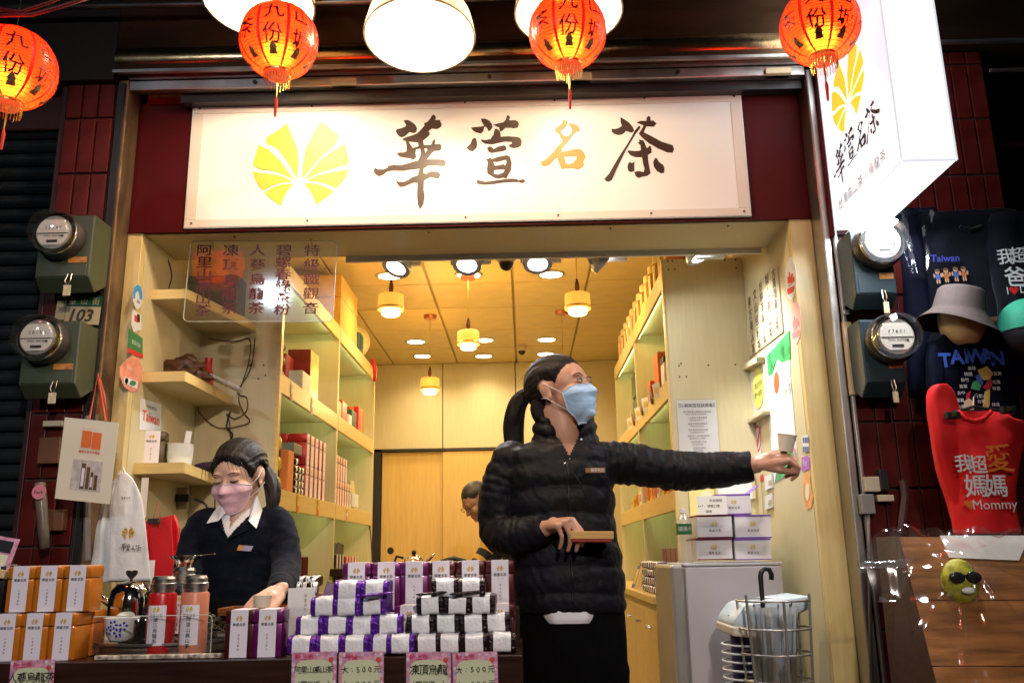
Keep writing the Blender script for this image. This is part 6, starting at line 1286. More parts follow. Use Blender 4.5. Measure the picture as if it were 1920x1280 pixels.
MB().prism([(x, y) for x, y in heart], at(1901, 544, Yw)-L, X_, Z_, -Y_, .0005).build('printed_heart', rst, t)
# pale board between shirts
t = thing('wooden_hanger_board', 'tan folded garment with wire hanger between the black shirts', 'garment', at(1856, 545, 2.98)); o = px_prism([(1843, 512), (1868, 506), (1874, 540), (1872, 580), (1848, 582)], 2.98, .02).build('panel', mat('tan fabric', (.5, .34, .12), .8, var=.1), t, bevel=.004); o.location = -t.location
MB().tube([at(x, y, 2.94)-t.location for x, y in ((1845, 525), (1850, 530), (1848, 538), (1852, 546), (1862, 576), (1848, 576), (1852, 546))], .0018, 5).build('wire_hanger', black, t)
o = tag(px_prism([(1842, 600), (1890, 590), (1888, 625), (1870, 635), (1838, 628)], 2.97, .03).build('tan_garment', M('tan fabric'), bevel=.006), 'tan folded garment below the hanger behind the bucket hat', 'garment')
# navy TAIWAN shirt on mannequin
t, L = shirt('navy shirt printed TAIWAN with a coloured island map under the bucket hat', 2.8, [(618, 1775, 1868, .05), (636, 1756, 1898), (660, 1745, 1915), (720, 1752, 1905), (800, 1755, 1898), (860, 1760, 1890)], [[(640, 1742, 1775), (680, 1736, 1770), (730, 1738, 1762)]], [(1782, 622), (1800, 634), (1822, 638), (1846, 633), (1862, 622)], mat('navy tee cotton', (.004, .006, .018), .95, spec=.1, var=.2, scale=30), seed=6)
tb = mat('blue block print', (.03, .1, .5), .6, var=.05)
mb = MB(); mo = MB()
for i, (ch, px, py) in enumerate(zip('TAIWAN', (1772, 1794, 1812, 1830, 1852, 1870), (675, 669, 667, 667, 668, 672))):
    lay_text(mo, ch, at(px, py, 2.742)-L, X_, Z_, -Y_, .062, bold=.035); lay_text(mb, ch, at(px, py, 2.7405)-L, X_, Z_, -Y_, .062, bold=.035)
mo.build('letter_outline', mat('pale blue outline', (.25, .4, .65), .6, var=0), t, recalc=False); mb.build('lettering', tb, t, recalc=False)
isl = {'map_north': ([(1833, 693), (1842, 690), (1850, 686), (1858, 695), (1862, 700), (1855, 712), (1845, 712), (1838, 708)], mat('map yellow', (.65, .48, .1), .6)), 'map_green': ([(1824, 716), (1832, 712), (1840, 722), (1836, 732), (1820, 728)], mat('map green', (.05, .28, .12), .6)), 'map_red': ([(1846, 722), (1858, 706), (1860, 722), (1854, 732), (1842, 726)], mat('map red', (.45, .02, .04), .6)),
       'map_blue': ([(1828, 705), (1836, 700), (1843, 714), (1843, 722), (1834, 714)], mat('map blue', (.06, .12, .5), .6)), 'map_east': ([(1846, 734), (1856, 728), (1855, 760), (1850, 768), (1842, 768)], M('map yellow')), 'map_south': ([(1808, 752), (1816, 746), (1824, 752), (1826, 768), (1806, 768)], mat('map cream', (.6, .5, .3), .6)), 'map_west': ([(1812, 738), (1820, 732), (1818, 746), (1811, 750)], M('map red'))}
for k, (pts, m_) in isl.items(): o = px_prism(pts, 2.748, .001).build(k, m_, t); o.location = -L
mb = MB()
for px, py, s in ((1822, 690, '基隆'), (1815, 701, '桃園'), (1809, 712, '新竹'), (1870, 700, '宜蘭'), (1806, 724, '苗栗'), (1802, 736, '台中'), (1868, 716, '花蓮'), (1868, 728, '奇萊'), (1800, 750, '嘉義'), (1838, 742, '阿里山'), (1840, 752, '台東'), (1802, 762, '台南'), (1867, 758, '綠島')): lay_text(mb, s, at(px, py, 2.741)-L, X_, Z_, -Y_, .013)
mb.build('place_names', wst, t, recalc=False)
# mannequin head and bucket hat
p = at(1803, 598, 2.78); t = thing('mannequin_head', 'cream faceless mannequin head under the bucket hat', 'mannequin', p-Z_*.012); t.scale = (.86, .86, .86)
MB().grid(lambda u, v: (lambda s_: (.082*s_*math.cos(2*PI*u)*(1-.25*max(0, v-.6)), .088*s_*math.sin(2*PI*u), .11-.2*v))(math.sqrt(max(0, 1-abs(2*v*.93-.93)**2.4))+.02), 28, 18, cu=True).build('head', mat('cream mannequin', (.62, .5, .24), .5, var=.06), t, smooth=-1)
p = at(1798, 580, 2.78); t = thing('bucket_hat', 'mauve bucket hat on the cream mannequin head', 'hat', p); t.rotation_euler = (.12, .22, 0); t.scale = (.93, .93, .93)
hm = mat('mauve canvas', (.07, .052, .047), .9, var=.12, scale=60, bump=.3, bscale=300); prof = [(.001, .082), (.05, .08), (.07, .074), (.078, .062), (.086, .0), (.092, -.012), (.118, -.04), (.135, -.058), (.134, -.06), (.116, -.043), (.09, -.016), (.083, -.002), (.07, .06), (.001, .078)]
MB().grid(lambda u, v: (lambda r_z: (r_z[0]*math.cos(2*PI*u), r_z[0]*1.05*math.sin(2*PI*u), r_z[1]+(.012*math.sin(4*PI*u+.5)*max(0, (r_z[0]-.09)/.045)*(r_z[1] < 0))))(prof[int(round(v*(len(prof)-1)))]), 48, len(prof)-1, cu=True).build('crown_and_brim', hm, t, smooth=.9)
for k in range(7): MB().tube([((.091+.006*k)*math.cos(q), (.091+.006*k)*1.05*math.sin(q), -.0125-.0068*k+.012*math.sin(2*q+.5)*max(0, (.091+.006*k-.09)/.045)+.0016) for q in np.linspace(0, 2*PI, 49)], .0006, 4, caps=False).build('stitch_line', mat('mauve thread', (.18, .11, .1), .9), t)
# other hats: brown brim behind, green cap at the edge
p = at(1862, 610, 2.86); t = thing('brown_hat', 'brown straw hat brim half hidden behind the bucket hat', 'hat', p); MB().lathe([(.04, .02), (.05, .0), (.09, -.008), (.1, -.012), (.088, -.012), (.05, -.006)], 32).build('brim', mat('brown straw', (.2, .08, .02), .5, var=.3, scale=60), t, smooth=-1)
p = at(1925, 600, 2.75); t = thing('baseball_hat', 'teal green baseball cap cut by the right picture edge', 'cap', p); MB().grid(lambda u, v: (.095*math.cos(2*PI*u)*math.cos(PI/2*v), .1*math.sin(2*PI*u)*math.cos(PI/2*v), -.04+.11*math.sin(PI/2*v)), 36, 14, cu=True).build('crown', mat('teal cotton', (.01, .2, .12), .8, var=.1, scale=60, bump=.2, bscale=200), t, smooth=-1)
o = MB().grid(lambda u, v: (.1*math.cos(2*PI*u)*math.cos(PI/2*v)*.94, .1*math.sin(2*PI*u)*.94*math.cos(PI/2*v), -.038-.1*math.sin(PI/2*v)), 28, 10, cu=True); tag(o.build('mannequin_head', mat('black mannequin', (.01, .01, .012), .4), loc=p, smooth=-1), 'black mannequin head under the teal cap', 'mannequin')
# red shirt
t, L = shirt('red shirt with white characters and Mommy lettering on a hanger', 2.68, [(772, 1778, 1872, .03), (785, 1760, 1895), (800, 1752, 1925), (860, 1768, 1912), (930, 1780, 1905), (1000, 1788, 1910)], [[(722, 1750, 1772), (738, 1738, 1790), (780, 1738, 1800), (860, 1752, 1800), (950, 1782, 1808), (1006, 1799, 1811)]], [(1795, 770), (1808, 785), (1826, 790), (1844, 785), (1858, 770)], redtee, seed=8)
Yr = 2.628; mb = MB(); mo = MB()
for ch, px, py, h in (('我', 1807, 868, .055), ('超', 1833, 870, .058), ('媽', 1829, 910, .07), ('媽', 1867, 910, .07)): lay_text(mb, ch, at(px, py, Yr)-L, X_, Z_, -Y_, h, bold=.028)
lay_text(mb, 'Mommy', at(1866, 948, Yr)-L, X_, Z_, -Y_, .04); lay_text(mo, '愛', at(1874, 858, Yr)-L, X_, Z_, -Y_, .088, bold=.03); mb.build('lettering', wst, t, recalc=False); mo.build('orange_lettering', mat('tee orange print', (.75, .18, .02), .6), t, recalc=False)
MB().prism(heart, at(1819, 945, Yr)-L, X_, Z_, -Y_, .0005).build('printed_heart', M('tee orange print'), t)
t = thing('clip_hanger', 'black clip hanger holding the red Mommy shirt', 'hanger', at(1826, 775, 2.65)); L = t.location; MB().tube([at(1775, 776, 2.64)-L, at(1826, 762, 2.64)-L, at(1888, 772, 2.64)-L], .005, 6).build('bar', black, t); MB().tube([at(1826, 762, 2.64)-L, at(1826, 745, 2.65)-L, at(1832, 738, 2.66)-L], .003, 6).build('hook', brushed, t)
for px, py in ((1786, 778), (1890, 768)): c_ = at(px, py, 2.63)-L; B(c_.x-.022, c_.x+.022, c_.y-.008, c_.y+.01, c_.z-.012, c_.z+.01).build('clip', black, t, bevel=.003); B(c_.x-.006, c_.x+.006, c_.y-.011, c_.y-.0085, c_.z-.004, c_.z+.006).build('clip_badge', gold, t)
# dark garment with plastic cover next to upper meter
t = thing('covered_garment', 'dark blue garment in a plastic cover beside the upper right meter', 'garment', at(1700, 520, 2.97)); L = t.location; o = loft([(395, 1680, 1752), (420, 1672, 1748), (500, 1690, 1742), (640, 1700, 1745), (740, 1705, 1745)], 2.98, .03, fold=.02, seed=12).build('cloth', mat('midnight cloth', (.005, .006, .018), .9, spec=.1, var=.3), t, smooth=-1); o.location = -L
o = loft([(398, 1668, 1760), (430, 1670, 1752), (480, 1692, 1748), (520, 1700, 1742)], 2.94, .02, fold=.03, seed=13, ff=50).build('plastic_cover', film, t, smooth=-1); o.location = -L
MB().ball(at(1682, 428, 2.93)-L, (.022, .015, .022)).build('orange_label', mat('orange cutout', (.8, .35, .1), .4), t, smooth=-1)
# cart with plywood board and plastic wrap
cw = mat('warm plywood', (.3, .12, .035), .4, var=.55, scale=5, stretch=(1, 6, 6), bump=.15, dirt=.4)
t = thing('stall_board', 'leaning brown plywood stall board wrapped in clear plastic, lower right corner', 'board'); 
A0, A1, A2, A3 = at(1685, 1005, 2.62), at(1990, 1005, 2.62), at(2010, 1320, 2.32), at(1765, 1320, 2.32); N_ = (A1-A0).cross(A3-A0).normalized()
N_ = N_ if N_.y < 0 else -N_
for k in range(3):
    f0, f1 = (0, .42, .8)[k]+.002, (.42, .8, 1)[k]-.002; q = [A0.lerp(A3, f0), A1.lerp(A2, f0), A1.lerp(A2, f1), A0.lerp(A3, f1)]
    MB().add([p_ for p_ in q]+[p_-N_*.015 for p_ in q], [(0, 1, 2, 3), (7, 6, 5, 4), (0, 4, 5, 1), (1, 5, 6, 2), (2, 6, 7, 3), (3, 7, 4, 0)]).build('plank', cw, t, bevel=.002)
MB().add([A0, A3, A3+V((-.02, .25, 0)), A0+V((-.02, .12, 0)), A0+V((.02, 0.002, 0)), A3+V((.02, .002, 0)), A3+V((0, .25, 0)), A0+V((0, .12, 0))], [(0, 1, 2, 3), (7, 6, 5, 4), (0, 4, 5, 1), (1, 5, 6, 2), (2, 6, 7, 3), (3, 7, 4, 0)]).build('side_panel', darkwood, t)
MB().add([A0.lerp(A1, .25)+N_*.004, A0.lerp(A1, .8)+N_*.004, A0.lerp(A1, .72).lerp(A3.lerp(A2, .72), .17)+N_*.004, A0.lerp(A1, .28).lerp(A3.lerp(A2, .28), .15)+N_*.004], [(0, 1, 2, 3)]).build('white_paper', paper, t)
c_ = at(1800, 1090, 2.5); t2 = thing('citrus_ornament', 'green yellow fruit ornament wearing sunglasses behind the plastic wrap', 'ornament', c_)
ym = mat('lime yellow', (.4, .38, .03), .55, var=.5, scale=40, bump=.5, bscale=60); MB().ball((0, 0, 0), (.05, .035, .062), 24, 16).build('fruit', ym, t2, smooth=-1)
for s_ in (-1, 1): MB().ball((.022*s_, -.034, .012), (.022, .008, .016)).build('sunglass_lens', mat('dark lens', (.02, .02, .02), .1), t2, smooth=-1)
MB().tube([(-.04, -.03, .02), (0, -.04, .018), (.04, -.03, .02)], .003, 6).build('glasses_bar', black, t2); MB().ball((.002, -.036, -.022), (.018, .007, .009)).build('teeth', wst, t2, smooth=-1)
def wrapf(u, v):
    p_ = A0.lerp(A1, u*1.05-.06).lerp(A3.lerp(A2, u*1.05-.06), v*1.02-.01); du, dv = u-.38, v-.25; an = math.atan2(dv, du); rr_ = math.hypot(du, dv)
    rid = sum(max(0, 1-abs(((an-a_+PI) % (2*PI))-PI)/w_)**1.5*h_ for a_, w_, h_ in ((-2.5, .2, .8), (-2.0, .15, .4), (-.6, .1, 1), (.25, .1, .7), (.9, .13, .8), (1.35, .1, .5), (1.8, .12, .8), (2.3, .1, .5), (-1.3, .1, .4), (3.0, .1, .7)))
    d_ = .03+.02*noise.noise(V((u*4, v*2, 0)))+.012*rid*min(1, rr_*4)+.005*noise.noise(V((u*16, v*9, 9)))
    cc = math.exp(-(du*du/.02+dv*dv/.02))*.055
    return p_+N_*(d_+cc)+V((0, 0, .02*noise.noise(V((u*9, 3, 0)))*(v < .05)))
wm_ = MB().grid(wrapf, 110, 90); o = wm_.build('plastic_wrap', wrapm, smooth=-1, recalc=False); tag(o, 'crumpled clear plastic wrap over the stall board and the fruit ornament', 'plastic wrap')
def flapf(u, v): p_ = A0.lerp(A3, v*.3)+V((-.15*u*(1-v*.3), -.03*u, .0-.06*u+.03*math.sin(9*v+4*u))); return p_+N_*(.02+.012*noise.noise(V((u*3, v*3, 2))))
tag(MB().grid(flapf, 20, 20).build('plastic_flap', wrapm, smooth=-1, recalc=False), 'loose corner of clear plastic sticking out left of the stall board', 'plastic wrap')
# back of shop: kettle and chair tops
p = at(776, 1045, 5.2); t = thing('glass_teapot', 'small clear teapot glinting beyond the back row of tins', 'teapot', p); MB().lathe([(.001, -.1), (.07, -.1), (.075, -.05), (.05, 0), (.02, .015), (.001, .02)], 28).build('pot', chrome, t, smooth=-1); MB().ball((0, 0, .03), (.014, .014, .014)).build('knob', black, t, smooth=-1); MB().tube([(-.06, 0, 0), (-.1, 0, .01), (-.12, 0, -.04), (-.08, 0, -.08)], .008, 8).build('handle', black, t, smooth=-1); MB().tube([(.06, 0, -.03), (.1, 0, .0), (.12, 0, .02)], [.014, .009, .006], 8).build('spout', chrome, t, smooth=-1)
t = thing('tea_table', 'dark tea table in the middle of the shop behind the tins', 'table', (-.62, 5.2, .15)); tz = at(776, 1062, 5.2).z-.15; B(-.45, .45, -.3, .3, tz-.04, tz).build('table_top', darkwood, t, bevel=.004); [B(x-.02, x+.02, y-.02, y+.02, 0, tz-.04).build('leg', darkwood, t) for x in (-.4, .4) for y in (-.26, .26)]
t = thing('black_chair', 'black rounded chair back seen past the rear tins', 'chair', (at(848, 1050, 5.7).x, 5.8, .15)); zc = at(848, 1046, 5.7).z-.15; MB().tube([(-.08, 0, zc-.1), (-.07, 0, zc-.02), (0, 0, zc), (.07, 0, zc-.02), (.08, 0, zc-.1)], .018, 10).build('backrest', black, t, smooth=-1); B(-.2, .2, -.25, .02, .42, .46).build('seat', black, t, bevel=.01); [B(x-.015, x+.015, y-.015, y+.015, 0, .42).build('leg', black, t) for x in (-.18, .18) for y in (-.22, 0)]; B(-.015, .015, -.01, .01, .46, zc-.03).build('back_post', black, t)
# ================================================================== PEOPLE
skin = mat('skin', (.52, .27, .17), .42, var=.08, scale=25, bump=.06, bscale=220, sss=.12)
hairm = mat('dark hair', (.009, .0055, .004), .6, var=.5, scale=60, stretch=(3, .3, 1), bump=.3, bscale=180, spec=.25)
greyhair = mat('greying hair', (.02, .017, .015), .5, var=.5, scale=90, bump=.3, bscale=200)
eyew = mat('eye white', (.7, .66, .62), .2, var=0); irism = mat('iris', (.02, .01, .006), .1, var=0); browm = mat('eyebrow', (.03, .018, .012), .8, var=.3, scale=120)
nylon = mat('dark puffer nylon', (.0055, .005, .0075), .58, var=.25, scale=7, bump=.3, bscale=45, spec=.2)
trou = mat('black trousers', (.003, .003, .0035), .9, spec=.08, var=.3, scale=20)
knit = mat('navy knit', (.0022, .004, .011), .9, spec=.15, var=.2, scale=50, bump=.25, bscale=260, sheen=.03)
shirtw = mat('white shirt cotton', (.78, .75, .74), .7, var=.03, bump=.15, bscale=50)
class Body:
    def __init__(s, root): s.mb = MB(); s.o = V(root)
    def cap(s, pts, rs, n=16, flat=1.0):
        P_ = [V(p)-s.o for p in pts]; out = []; rr_ = []
        for i in range(len(P_)-1):
            K = max(2, int((P_[i+1]-P_[i]).length/.012))
            a0, a1, a2, a3 = P_[max(i-1, 0)], P_[i], P_[i+1], P_[min(i+2, len(P_)-1)]
            for k in range(K):
                f = k/K; out.append(.5*(2*a1+(a2-a0)*f+(2*a0-5*a1+4*a2-a3)*f*f+(3*a1-3*a2+a3-a0)*f**3)); rr_.append(rs[i]+(rs[i+1]-rs[i])*f)
        out.append(P_[-1]); rr_.append(rs[-1])
        s.mb.tube(out, rr_, n, flat=flat); s.mb.ball(out[0], rr_[0]*.99, 14, 8); s.mb.ball(out[-1], rr_[-1]*.99, 14, 8); return s
    def sweep(s, pts, rs, period, amp, n=40, phase=0, flat=1.0):       # puffed sleeve with quilting
        P_ = [V(p)-s.o for p in pts]; out = []; rr_ = []; L = 0
        for i in range(len(P_)-1):
            K = max(3, int((P_[i+1]-P_[i]).length/.004)); a0, a1, a2, a3 = P_[max(i-1, 0)], P_[i], P_[i+1], P_[min(i+2, len(P_)-1)]; q = None
            for k in range(K):
                f = k/K; p = .5*(2*a1+(a2-a0)*f+(2*a0-5*a1+4*a2-a3)*f*f+(3*a1-3*a2+a3-a0)*f**3)
                if out: L += (p-out[-1]).length
                out.append(p); per = period*(1+.25*math.sin(L*31+phase)); rr_.append((rs[i]+(rs[i+1]-rs[i])*f)*(1+amp*(abs(math.sin(PI*L/per+phase))**.7-.6)))
        s.mb.tube(out, rr_, n, flat=flat); s.mb.ball(out[0], rr_[0]*.98, 20, 12); return s
    def ell(s, c, r, H=None):
        if H is not None: s.mb.ball(H @ V(c)-s.o, r, 22, 14, rot=H.to_3x3())
        else: s.mb.ball(V(c)-s.o, r, 22, 14)
        return s
    def fuse(s, voxel, smooth=6):
        me = bpy.data.meshes.new('tmp'); me.from_pydata(s.mb.v, [], s.mb.f); bm = bmesh.new(); bm.from_mesh(me); bmesh.ops.recalc_face_normals(bm, faces=bm.faces); bm.to_mesh(me); bm.free()
        ob = bpy.data.objects.new('tmp', me); COL.objects.link(ob)
        m = ob.modifiers.new('r', 'REMESH'); m.mode = 'VOXEL'; m.voxel_size = voxel
        if smooth: q = ob.modifiers.new('s', 'SMOOTH'); q.iterations = smooth; q.factor = .5
        dg = bpy.context.evaluated_depsgraph_get(); ev = ob.evaluated_get(dg); out = bpy.data.meshes.new_from_object(ev)
        bpy.data.objects.remove(ob); bpy.data.meshes.remove(me); return out
def mesh_arrays(me):
    n = len(me.vertices); co = np.empty(n*3); me.vertices.foreach_get('co', co); no = np.empty(n*3); me.vertices.foreach_get('normal', no); return co.reshape(-1, 3), no.reshape(-1, 3)
def finish(me, name, m, parent, keep=None):
    if keep is not None:
        bm = bmesh.new(); bm.from_mesh(me); bm.faces.ensure_lookup_table(); bmesh.ops.delete(bm, geom=[f for f in bm.faces if not keep(f.calc_center_median())], context='FACES'); bm.to_mesh(me); bm.free()
    me.materials.clear(); me.materials.append(m); me.name = name; me.polygons.foreach_set('use_smooth', [True]*len(me.polygons))
    o = bpy.data.objects.new(name, me); COL.objects.link(o); o.parent = parent; return o
def displace(me, fn):
    co, no = mesh_arrays(me)
    for i in range(len(co)):
        d = fn(V(co[i]), V(no[i]))
        if d: co[i] += no[i]*d
    me.vertices.foreach_set('co', co.ravel()); me.update()
def head_matrix(c, yaw, pitch, roll=0): return Matrix.Translation(c) @ Matrix.Rotation(yaw, 4, 'Z') @ Matrix.Rotation(-pitch, 4, 'X') @ Matrix.Rotation(roll, 4, 'Y')
EYES = [(-.031, -.0795, .0), (.031, -.0795, .0)]
def head_prims(b, H):
    e = lambda c, *r: b.ell(c, r, H)
    e((0, .018, .035), .073, .092, .082); e((0, -.03, .02), .066, .06, .072); e((0, -.035, -.03), .06, .057, .07); e((0, -.045, -.07), .046, .045, .038); e((0, -.077, -.1), .019, .016, .014)
    for s_ in (-1, 1):
        e((.036*s_, -.058, -.032), .028, .03, .03); e((.028*s_, -.082, .021), .024, .011, .008); e((.031*s_, -.0785, .0), .0155, .0125, .0095)
        e((.073*s_, .012, -.006), .007, .019, .031); e((.078*s_, .016, .004), .005, .017, .022); e((.076*s_, .0, -.03), .006, .008, .01)
    T = lambda p: H @ V(p)
    b.cap([T((0, -.085, .004)), T((0, -.099, -.02)), T((0, -.106, -.036))], [.0075, .0095, .012], 12); e((-.012, -.092, -.038), .009, .009, .007); e((.012, -.092, -.038), .009, .009, .007); e((0, -.088, -.064), .021, .01, .0065); e((0, -.086, -.073), .017, .009, .006)
def eyes_and_brows(H, root, ro, closed=False, gaze=(0, 0)):
    T = lambda p: (H @ V(p))-V(ro)
    for k, (x, y, z) in enumerate(EYES):
        s_ = 1 if x > 0 else -1
        if not closed:
            MB().ball(T((x, y-.0035, z-.0005)), (.0128, .0095, .0052), 18, 12, rot=H.to_3x3()).build('eye', eyew, root, smooth=-1)
            MB().ball(T((x+gaze[0], y-.0115, z+gaze[1])), (.0052, .0026, .0046), 14, 10, rot=H.to_3x3()).build('iris', irism, root, smooth=-1)
        zz = (lambda t: .0058*(1-t*t)+.0006*t*s_) if not closed else (lambda t: -.0042*(1-t*t)-.001)
        pts = [T((x+t*.0158, y-.0128+.007*t*t, z+zz(t))) for t in np.linspace(-1, 1, 11)]
        MB().tube(pts, [.0006, .0013]+[.0018]*7+[.0014, .0006], 6).build('eyelash_line', browm if closed else irism, root, smooth=-1)
        if not closed: MB().tube([T((x+t*.0145, y-.0118+.0065*t*t, z-.0056*(1-t*t))) for t in np.linspace(-1, 1, 9)], .0009, 5).build('lower_lid_line', mat('lid line brown', (.2, .09, .06), .6), root, smooth=-1)  # brown line along the lower eyelid
        MB().tube([T((x+s_*.001+t*.019*1, y-.0125+.0075*(t*s_ > 0)*t*t+.001*t*t, z+.0205+.0035*(1-(t*s_-.2)**2))) for t in np.linspace(-1, 1, 11)], [.001, .002, .0026, .003, .003, .003, .0028, .0024, .002, .0014, .0006][::1 if s_ > 0 else 1], 6, flat=.5).build('eyebrow', browm, root, smooth=-1)
def ramp(x, pts):
    return float(np.interp(x, [p[0] for p in pts], [p[1] for p in pts]))
def hair_cap(me, H, root, ro, line, m, tie, thick=.012, freq=22, name='hair'):
    Hi = H.inverted(); co, no = mesh_arrays(me); h = np.full(len(co), -1.0)
    R3 = np.array(H.to_3x3()); c0 = np.array(H.translation)-np.array(ro); loc = (co-c0) @ R3/H.to_scale()[0]**2
    for i, p in enumerate(loc):
        if abs(p[0]) < .13 and abs(p[1]) < .14 and -.12 < p[2] < .15: h[i] = p[2]-line(p[0], p[1])+.005*noise.noise(V((p[0]*90, p[1]*90, 2)))+.003*noise.noise(V((p[0]*260, p[1]*260, 5)))
    ear = (np.abs(loc[:, 0]) > .0725) & (np.abs(loc[:, 1]-.012) < .022) & (np.abs(loc[:, 2]+.004) < .036)
    h[ear] = -1
    t = np.clip(h/.032, 0, 1); t = t*t*(3-2*t); new = co.copy(); tx, ty, tz = tie
    for i in np.nonzero(h > -.0015)[0]:
        p = loc[i]; az = math.atan2(p[0]-tx, p[2]-tz+.0001); dist = math.sqrt((p[0]-tx)**2+(p[1]-ty)**2+(p[2]-tz)**2)
        rid = noise.noise(V((az*freq*.35, dist*3, 1)))*.6+noise.noise(V((az*freq, dist*5, 7)))*.4
        new[i] = co[i]+no[i]*(.0006+thick*t[i]*(1+.25*rid)+.002*rid*t[i]-.0016*max(0, noise.noise(V((az*freq*1.9, dist*6, 4))))*t[i])
    bm = bmesh.new(); bm.from_mesh(me); bm.verts.ensure_lookup_table()
    for i, v in enumerate(bm.verts): v.co = new[i]
    bmesh.ops.delete(bm, geom=[v for i, v in enumerate(bm.verts) if h[i] <= -.0015], context='VERTS'); out = bpy.data.meshes.new(name); bm.to_mesh(out); bm.free()
    return finish(out, name, m, root)
def mask(me, H, root, ro, m, earloops=True, zt=-.01, zb=-.121, um=1.3):
    sc_ = H.to_scale()[0]; R3 = H.to_3x3()*(1/sc_); bv = BVHTree.FromPolygons([v.co[:] for v in me.vertices], [p.vertices[:] for p in me.polygons]); T = lambda p: (H @ V(p))-V(ro)
    NU, NV = 36, 26; r = np.zeros((NV+1, NU+1)); zz = np.zeros_like(r); ph = np.zeros_like(r)
    for j in range(NV+1):
        for i in range(NU+1):
            u = 2*i/NU-1; v = j/NV; a = u*um; z0 = zt-.016*u*u; z1 = zb+.04*abs(u)**2.5; z = z0+(z1-z0)*v
            d = V((math.sin(a), -math.cos(a), 0)); o_ = V((0, -.02, z))+d*.2; hit = bv.ray_cast(T(o_), R3 @ (-d), .4)
            r[j, i] = .2-hit[3]/sc_ if hit[0] is not None else .04; zz[j, i] = z; ph[j, i] = a
    for _ in range(10):
        q = np.pad(r, 1, mode='edge'); av = (q[:-2, 1:-1]+q[2:, 1:-1]+q[1:-1, :-2]+q[1:-1, 2:])/4; r = np.maximum(r, av)
    for _ in range(3): q = np.pad(r, 1, mode='edge'); r = (q[:-2, 1:-1]+q[2:, 1:-1]+q[1:-1, :-2]+q[1:-1, 2:]+4*r)/8
    def P_(i, j, off=0):
        v = j/NV; sw = ((v*3.2) % 1)*.0018-.0009+.005*math.sin(PI*v); u = abs(2*i/NU-1); rr_ = r[j, i]+.0042+sw*(1-u**4)+.0012*noise.noise(V((i*.35, j*.5, 2)))+off; a = ph[j, i]
        return T((rr_*math.sin(a), -.02-rr_*math.cos(a), zz[j, i]))
    v_ = [P_(i, j) for j in range(NV+1) for i in range(NU+1)]; f_ = [(j*(NU+1)+i, j*(NU+1)+i+1, (j+1)*(NU+1)+i+1, (j+1)*(NU+1)+i) for j in range(NV) for i in range(NU)]
    t = MB().add(v_, f_).build('face_mask', m, root, smooth=-1)
    em = mat('mask hem', (.75, .74, .76), .7, var=0)
    for nm, pts in (('top_hem', [P_(i, 0, .001) for i in range(NU+1)]), ('bottom_hem', [P_(i, NV, .001) for i in range(NU+1)]), ('side_hem', [P_(0, j, .001) for j in range(NV+1)]), ('side_hem', [P_(NU, j, .001) for j in range(NV+1)])): MB().tube(pts, .0019, 6, flat=.6).build(nm, em, t, smooth=-1)
    for jj in (int(NV*.3), int(NV*.52), int(NV*.72)): MB().tube([P_(i, jj, .0006) for i in range(2, NU-1)], .0011, 5, flat=.5).build('pleat_fold', m, t, smooth=-1)
    for i, s_ in ((0, -1), (NU, 1)):
        for j, ze in ((1, .018), (NV-1, -.03)):
            a = P_(i, j, .001); e_ = T((s_*.083, .012, ze)); mid = a.lerp(e_, .5)+(R3 @ V((s_*.006, 0, 0))); MB().tube([a, mid, e_, T((s_*.078, .03, (ze-.006)*.7))], .0013, 6).build('ear_loop', em, t, smooth=-1)
def hand(b, W, fwd, back, side, curl=(.5, .6, .5), thumb=(.8, .5), scale=1.0, spread=.0):
    """W wrist point, fwd along the hand, back = normal of the hand's back, side=+1 when the thumb lies on fwd x back"""
    f = V(fwd).normalized(); z = V(back); z = (z-f*z.dot(f)).normalized(); x = f.cross(z)*side; g = lambda a, c_, d: V(W)+(x*a+f*c_+z*d)*scale
    kn = [(.031, .082, .0), (.0105, .088, .003), (-.0105, .083, .002), (-.031, .073, -.002)]; ln = [(.042, .026, .02), (.046, .03, .021), (.042, .028, .02), (.033, .021, .018)]; rd = [(.0093, .0082, .0076, .0068), (.0096, .0086, .0078, .007), (.009, .008, .0074, .0066), (.008, .0072, .0066, .006)]
    for k in range(4):
        a, c_, d = kn[k]; b.cap([g(a*.55, 0, 0), g(a*.85, .045, .001), g(a, c_, d)], [.0165*scale, .0145*scale, .0108*scale], 12)
        p = V((a, c_, d)); ang = 0; pts = [p]; cu = curl[k] if hasattr(curl[0], '__len__') else curl
        for L, cb in zip(ln[k], cu):
            ang += cb; sp = spread*(a/.03); p = p+V((math.sin(sp)*L, math.cos(ang)*L*math.cos(sp), -math.sin(ang)*L)); pts.append(p)
        q = [g(*t) for t in pts]
        for i in range(3): b.cap([q[i], q[i+1]], [rd[k][i]*scale, rd[k][i+1]*scale], 12)
    b.cap([g(.0, -.03, 0), g(0, .0, 0), g(0, .03, 0)], [.026*scale, .024*scale, .024*scale], 14, flat=.75)
    a0 = V((.022, .018, -.006)); d1 = V((math.sin(thumb[0]), math.cos(thumb[0]), -.35)).normalized(); a1 = a0+d1*.04; d2 = V((math.sin(thumb[0]-thumb[1]), math.cos(thumb[0]-thumb[1]), -.5)).normalized(); a2 = a1+d2*.032; a3 = a2+(d2+V((-.3, 0, -.1))).normalized()*.026
    b.cap([g(*a0), g(*a1)], [.0155*scale, .0115*scale], 12); b.cap([g(*a1), g(*a2)], [.0112*scale, .0095*scale], 12); b.cap([g(*a2), g(*a3)], [.0095*scale, .0078*scale], 12)
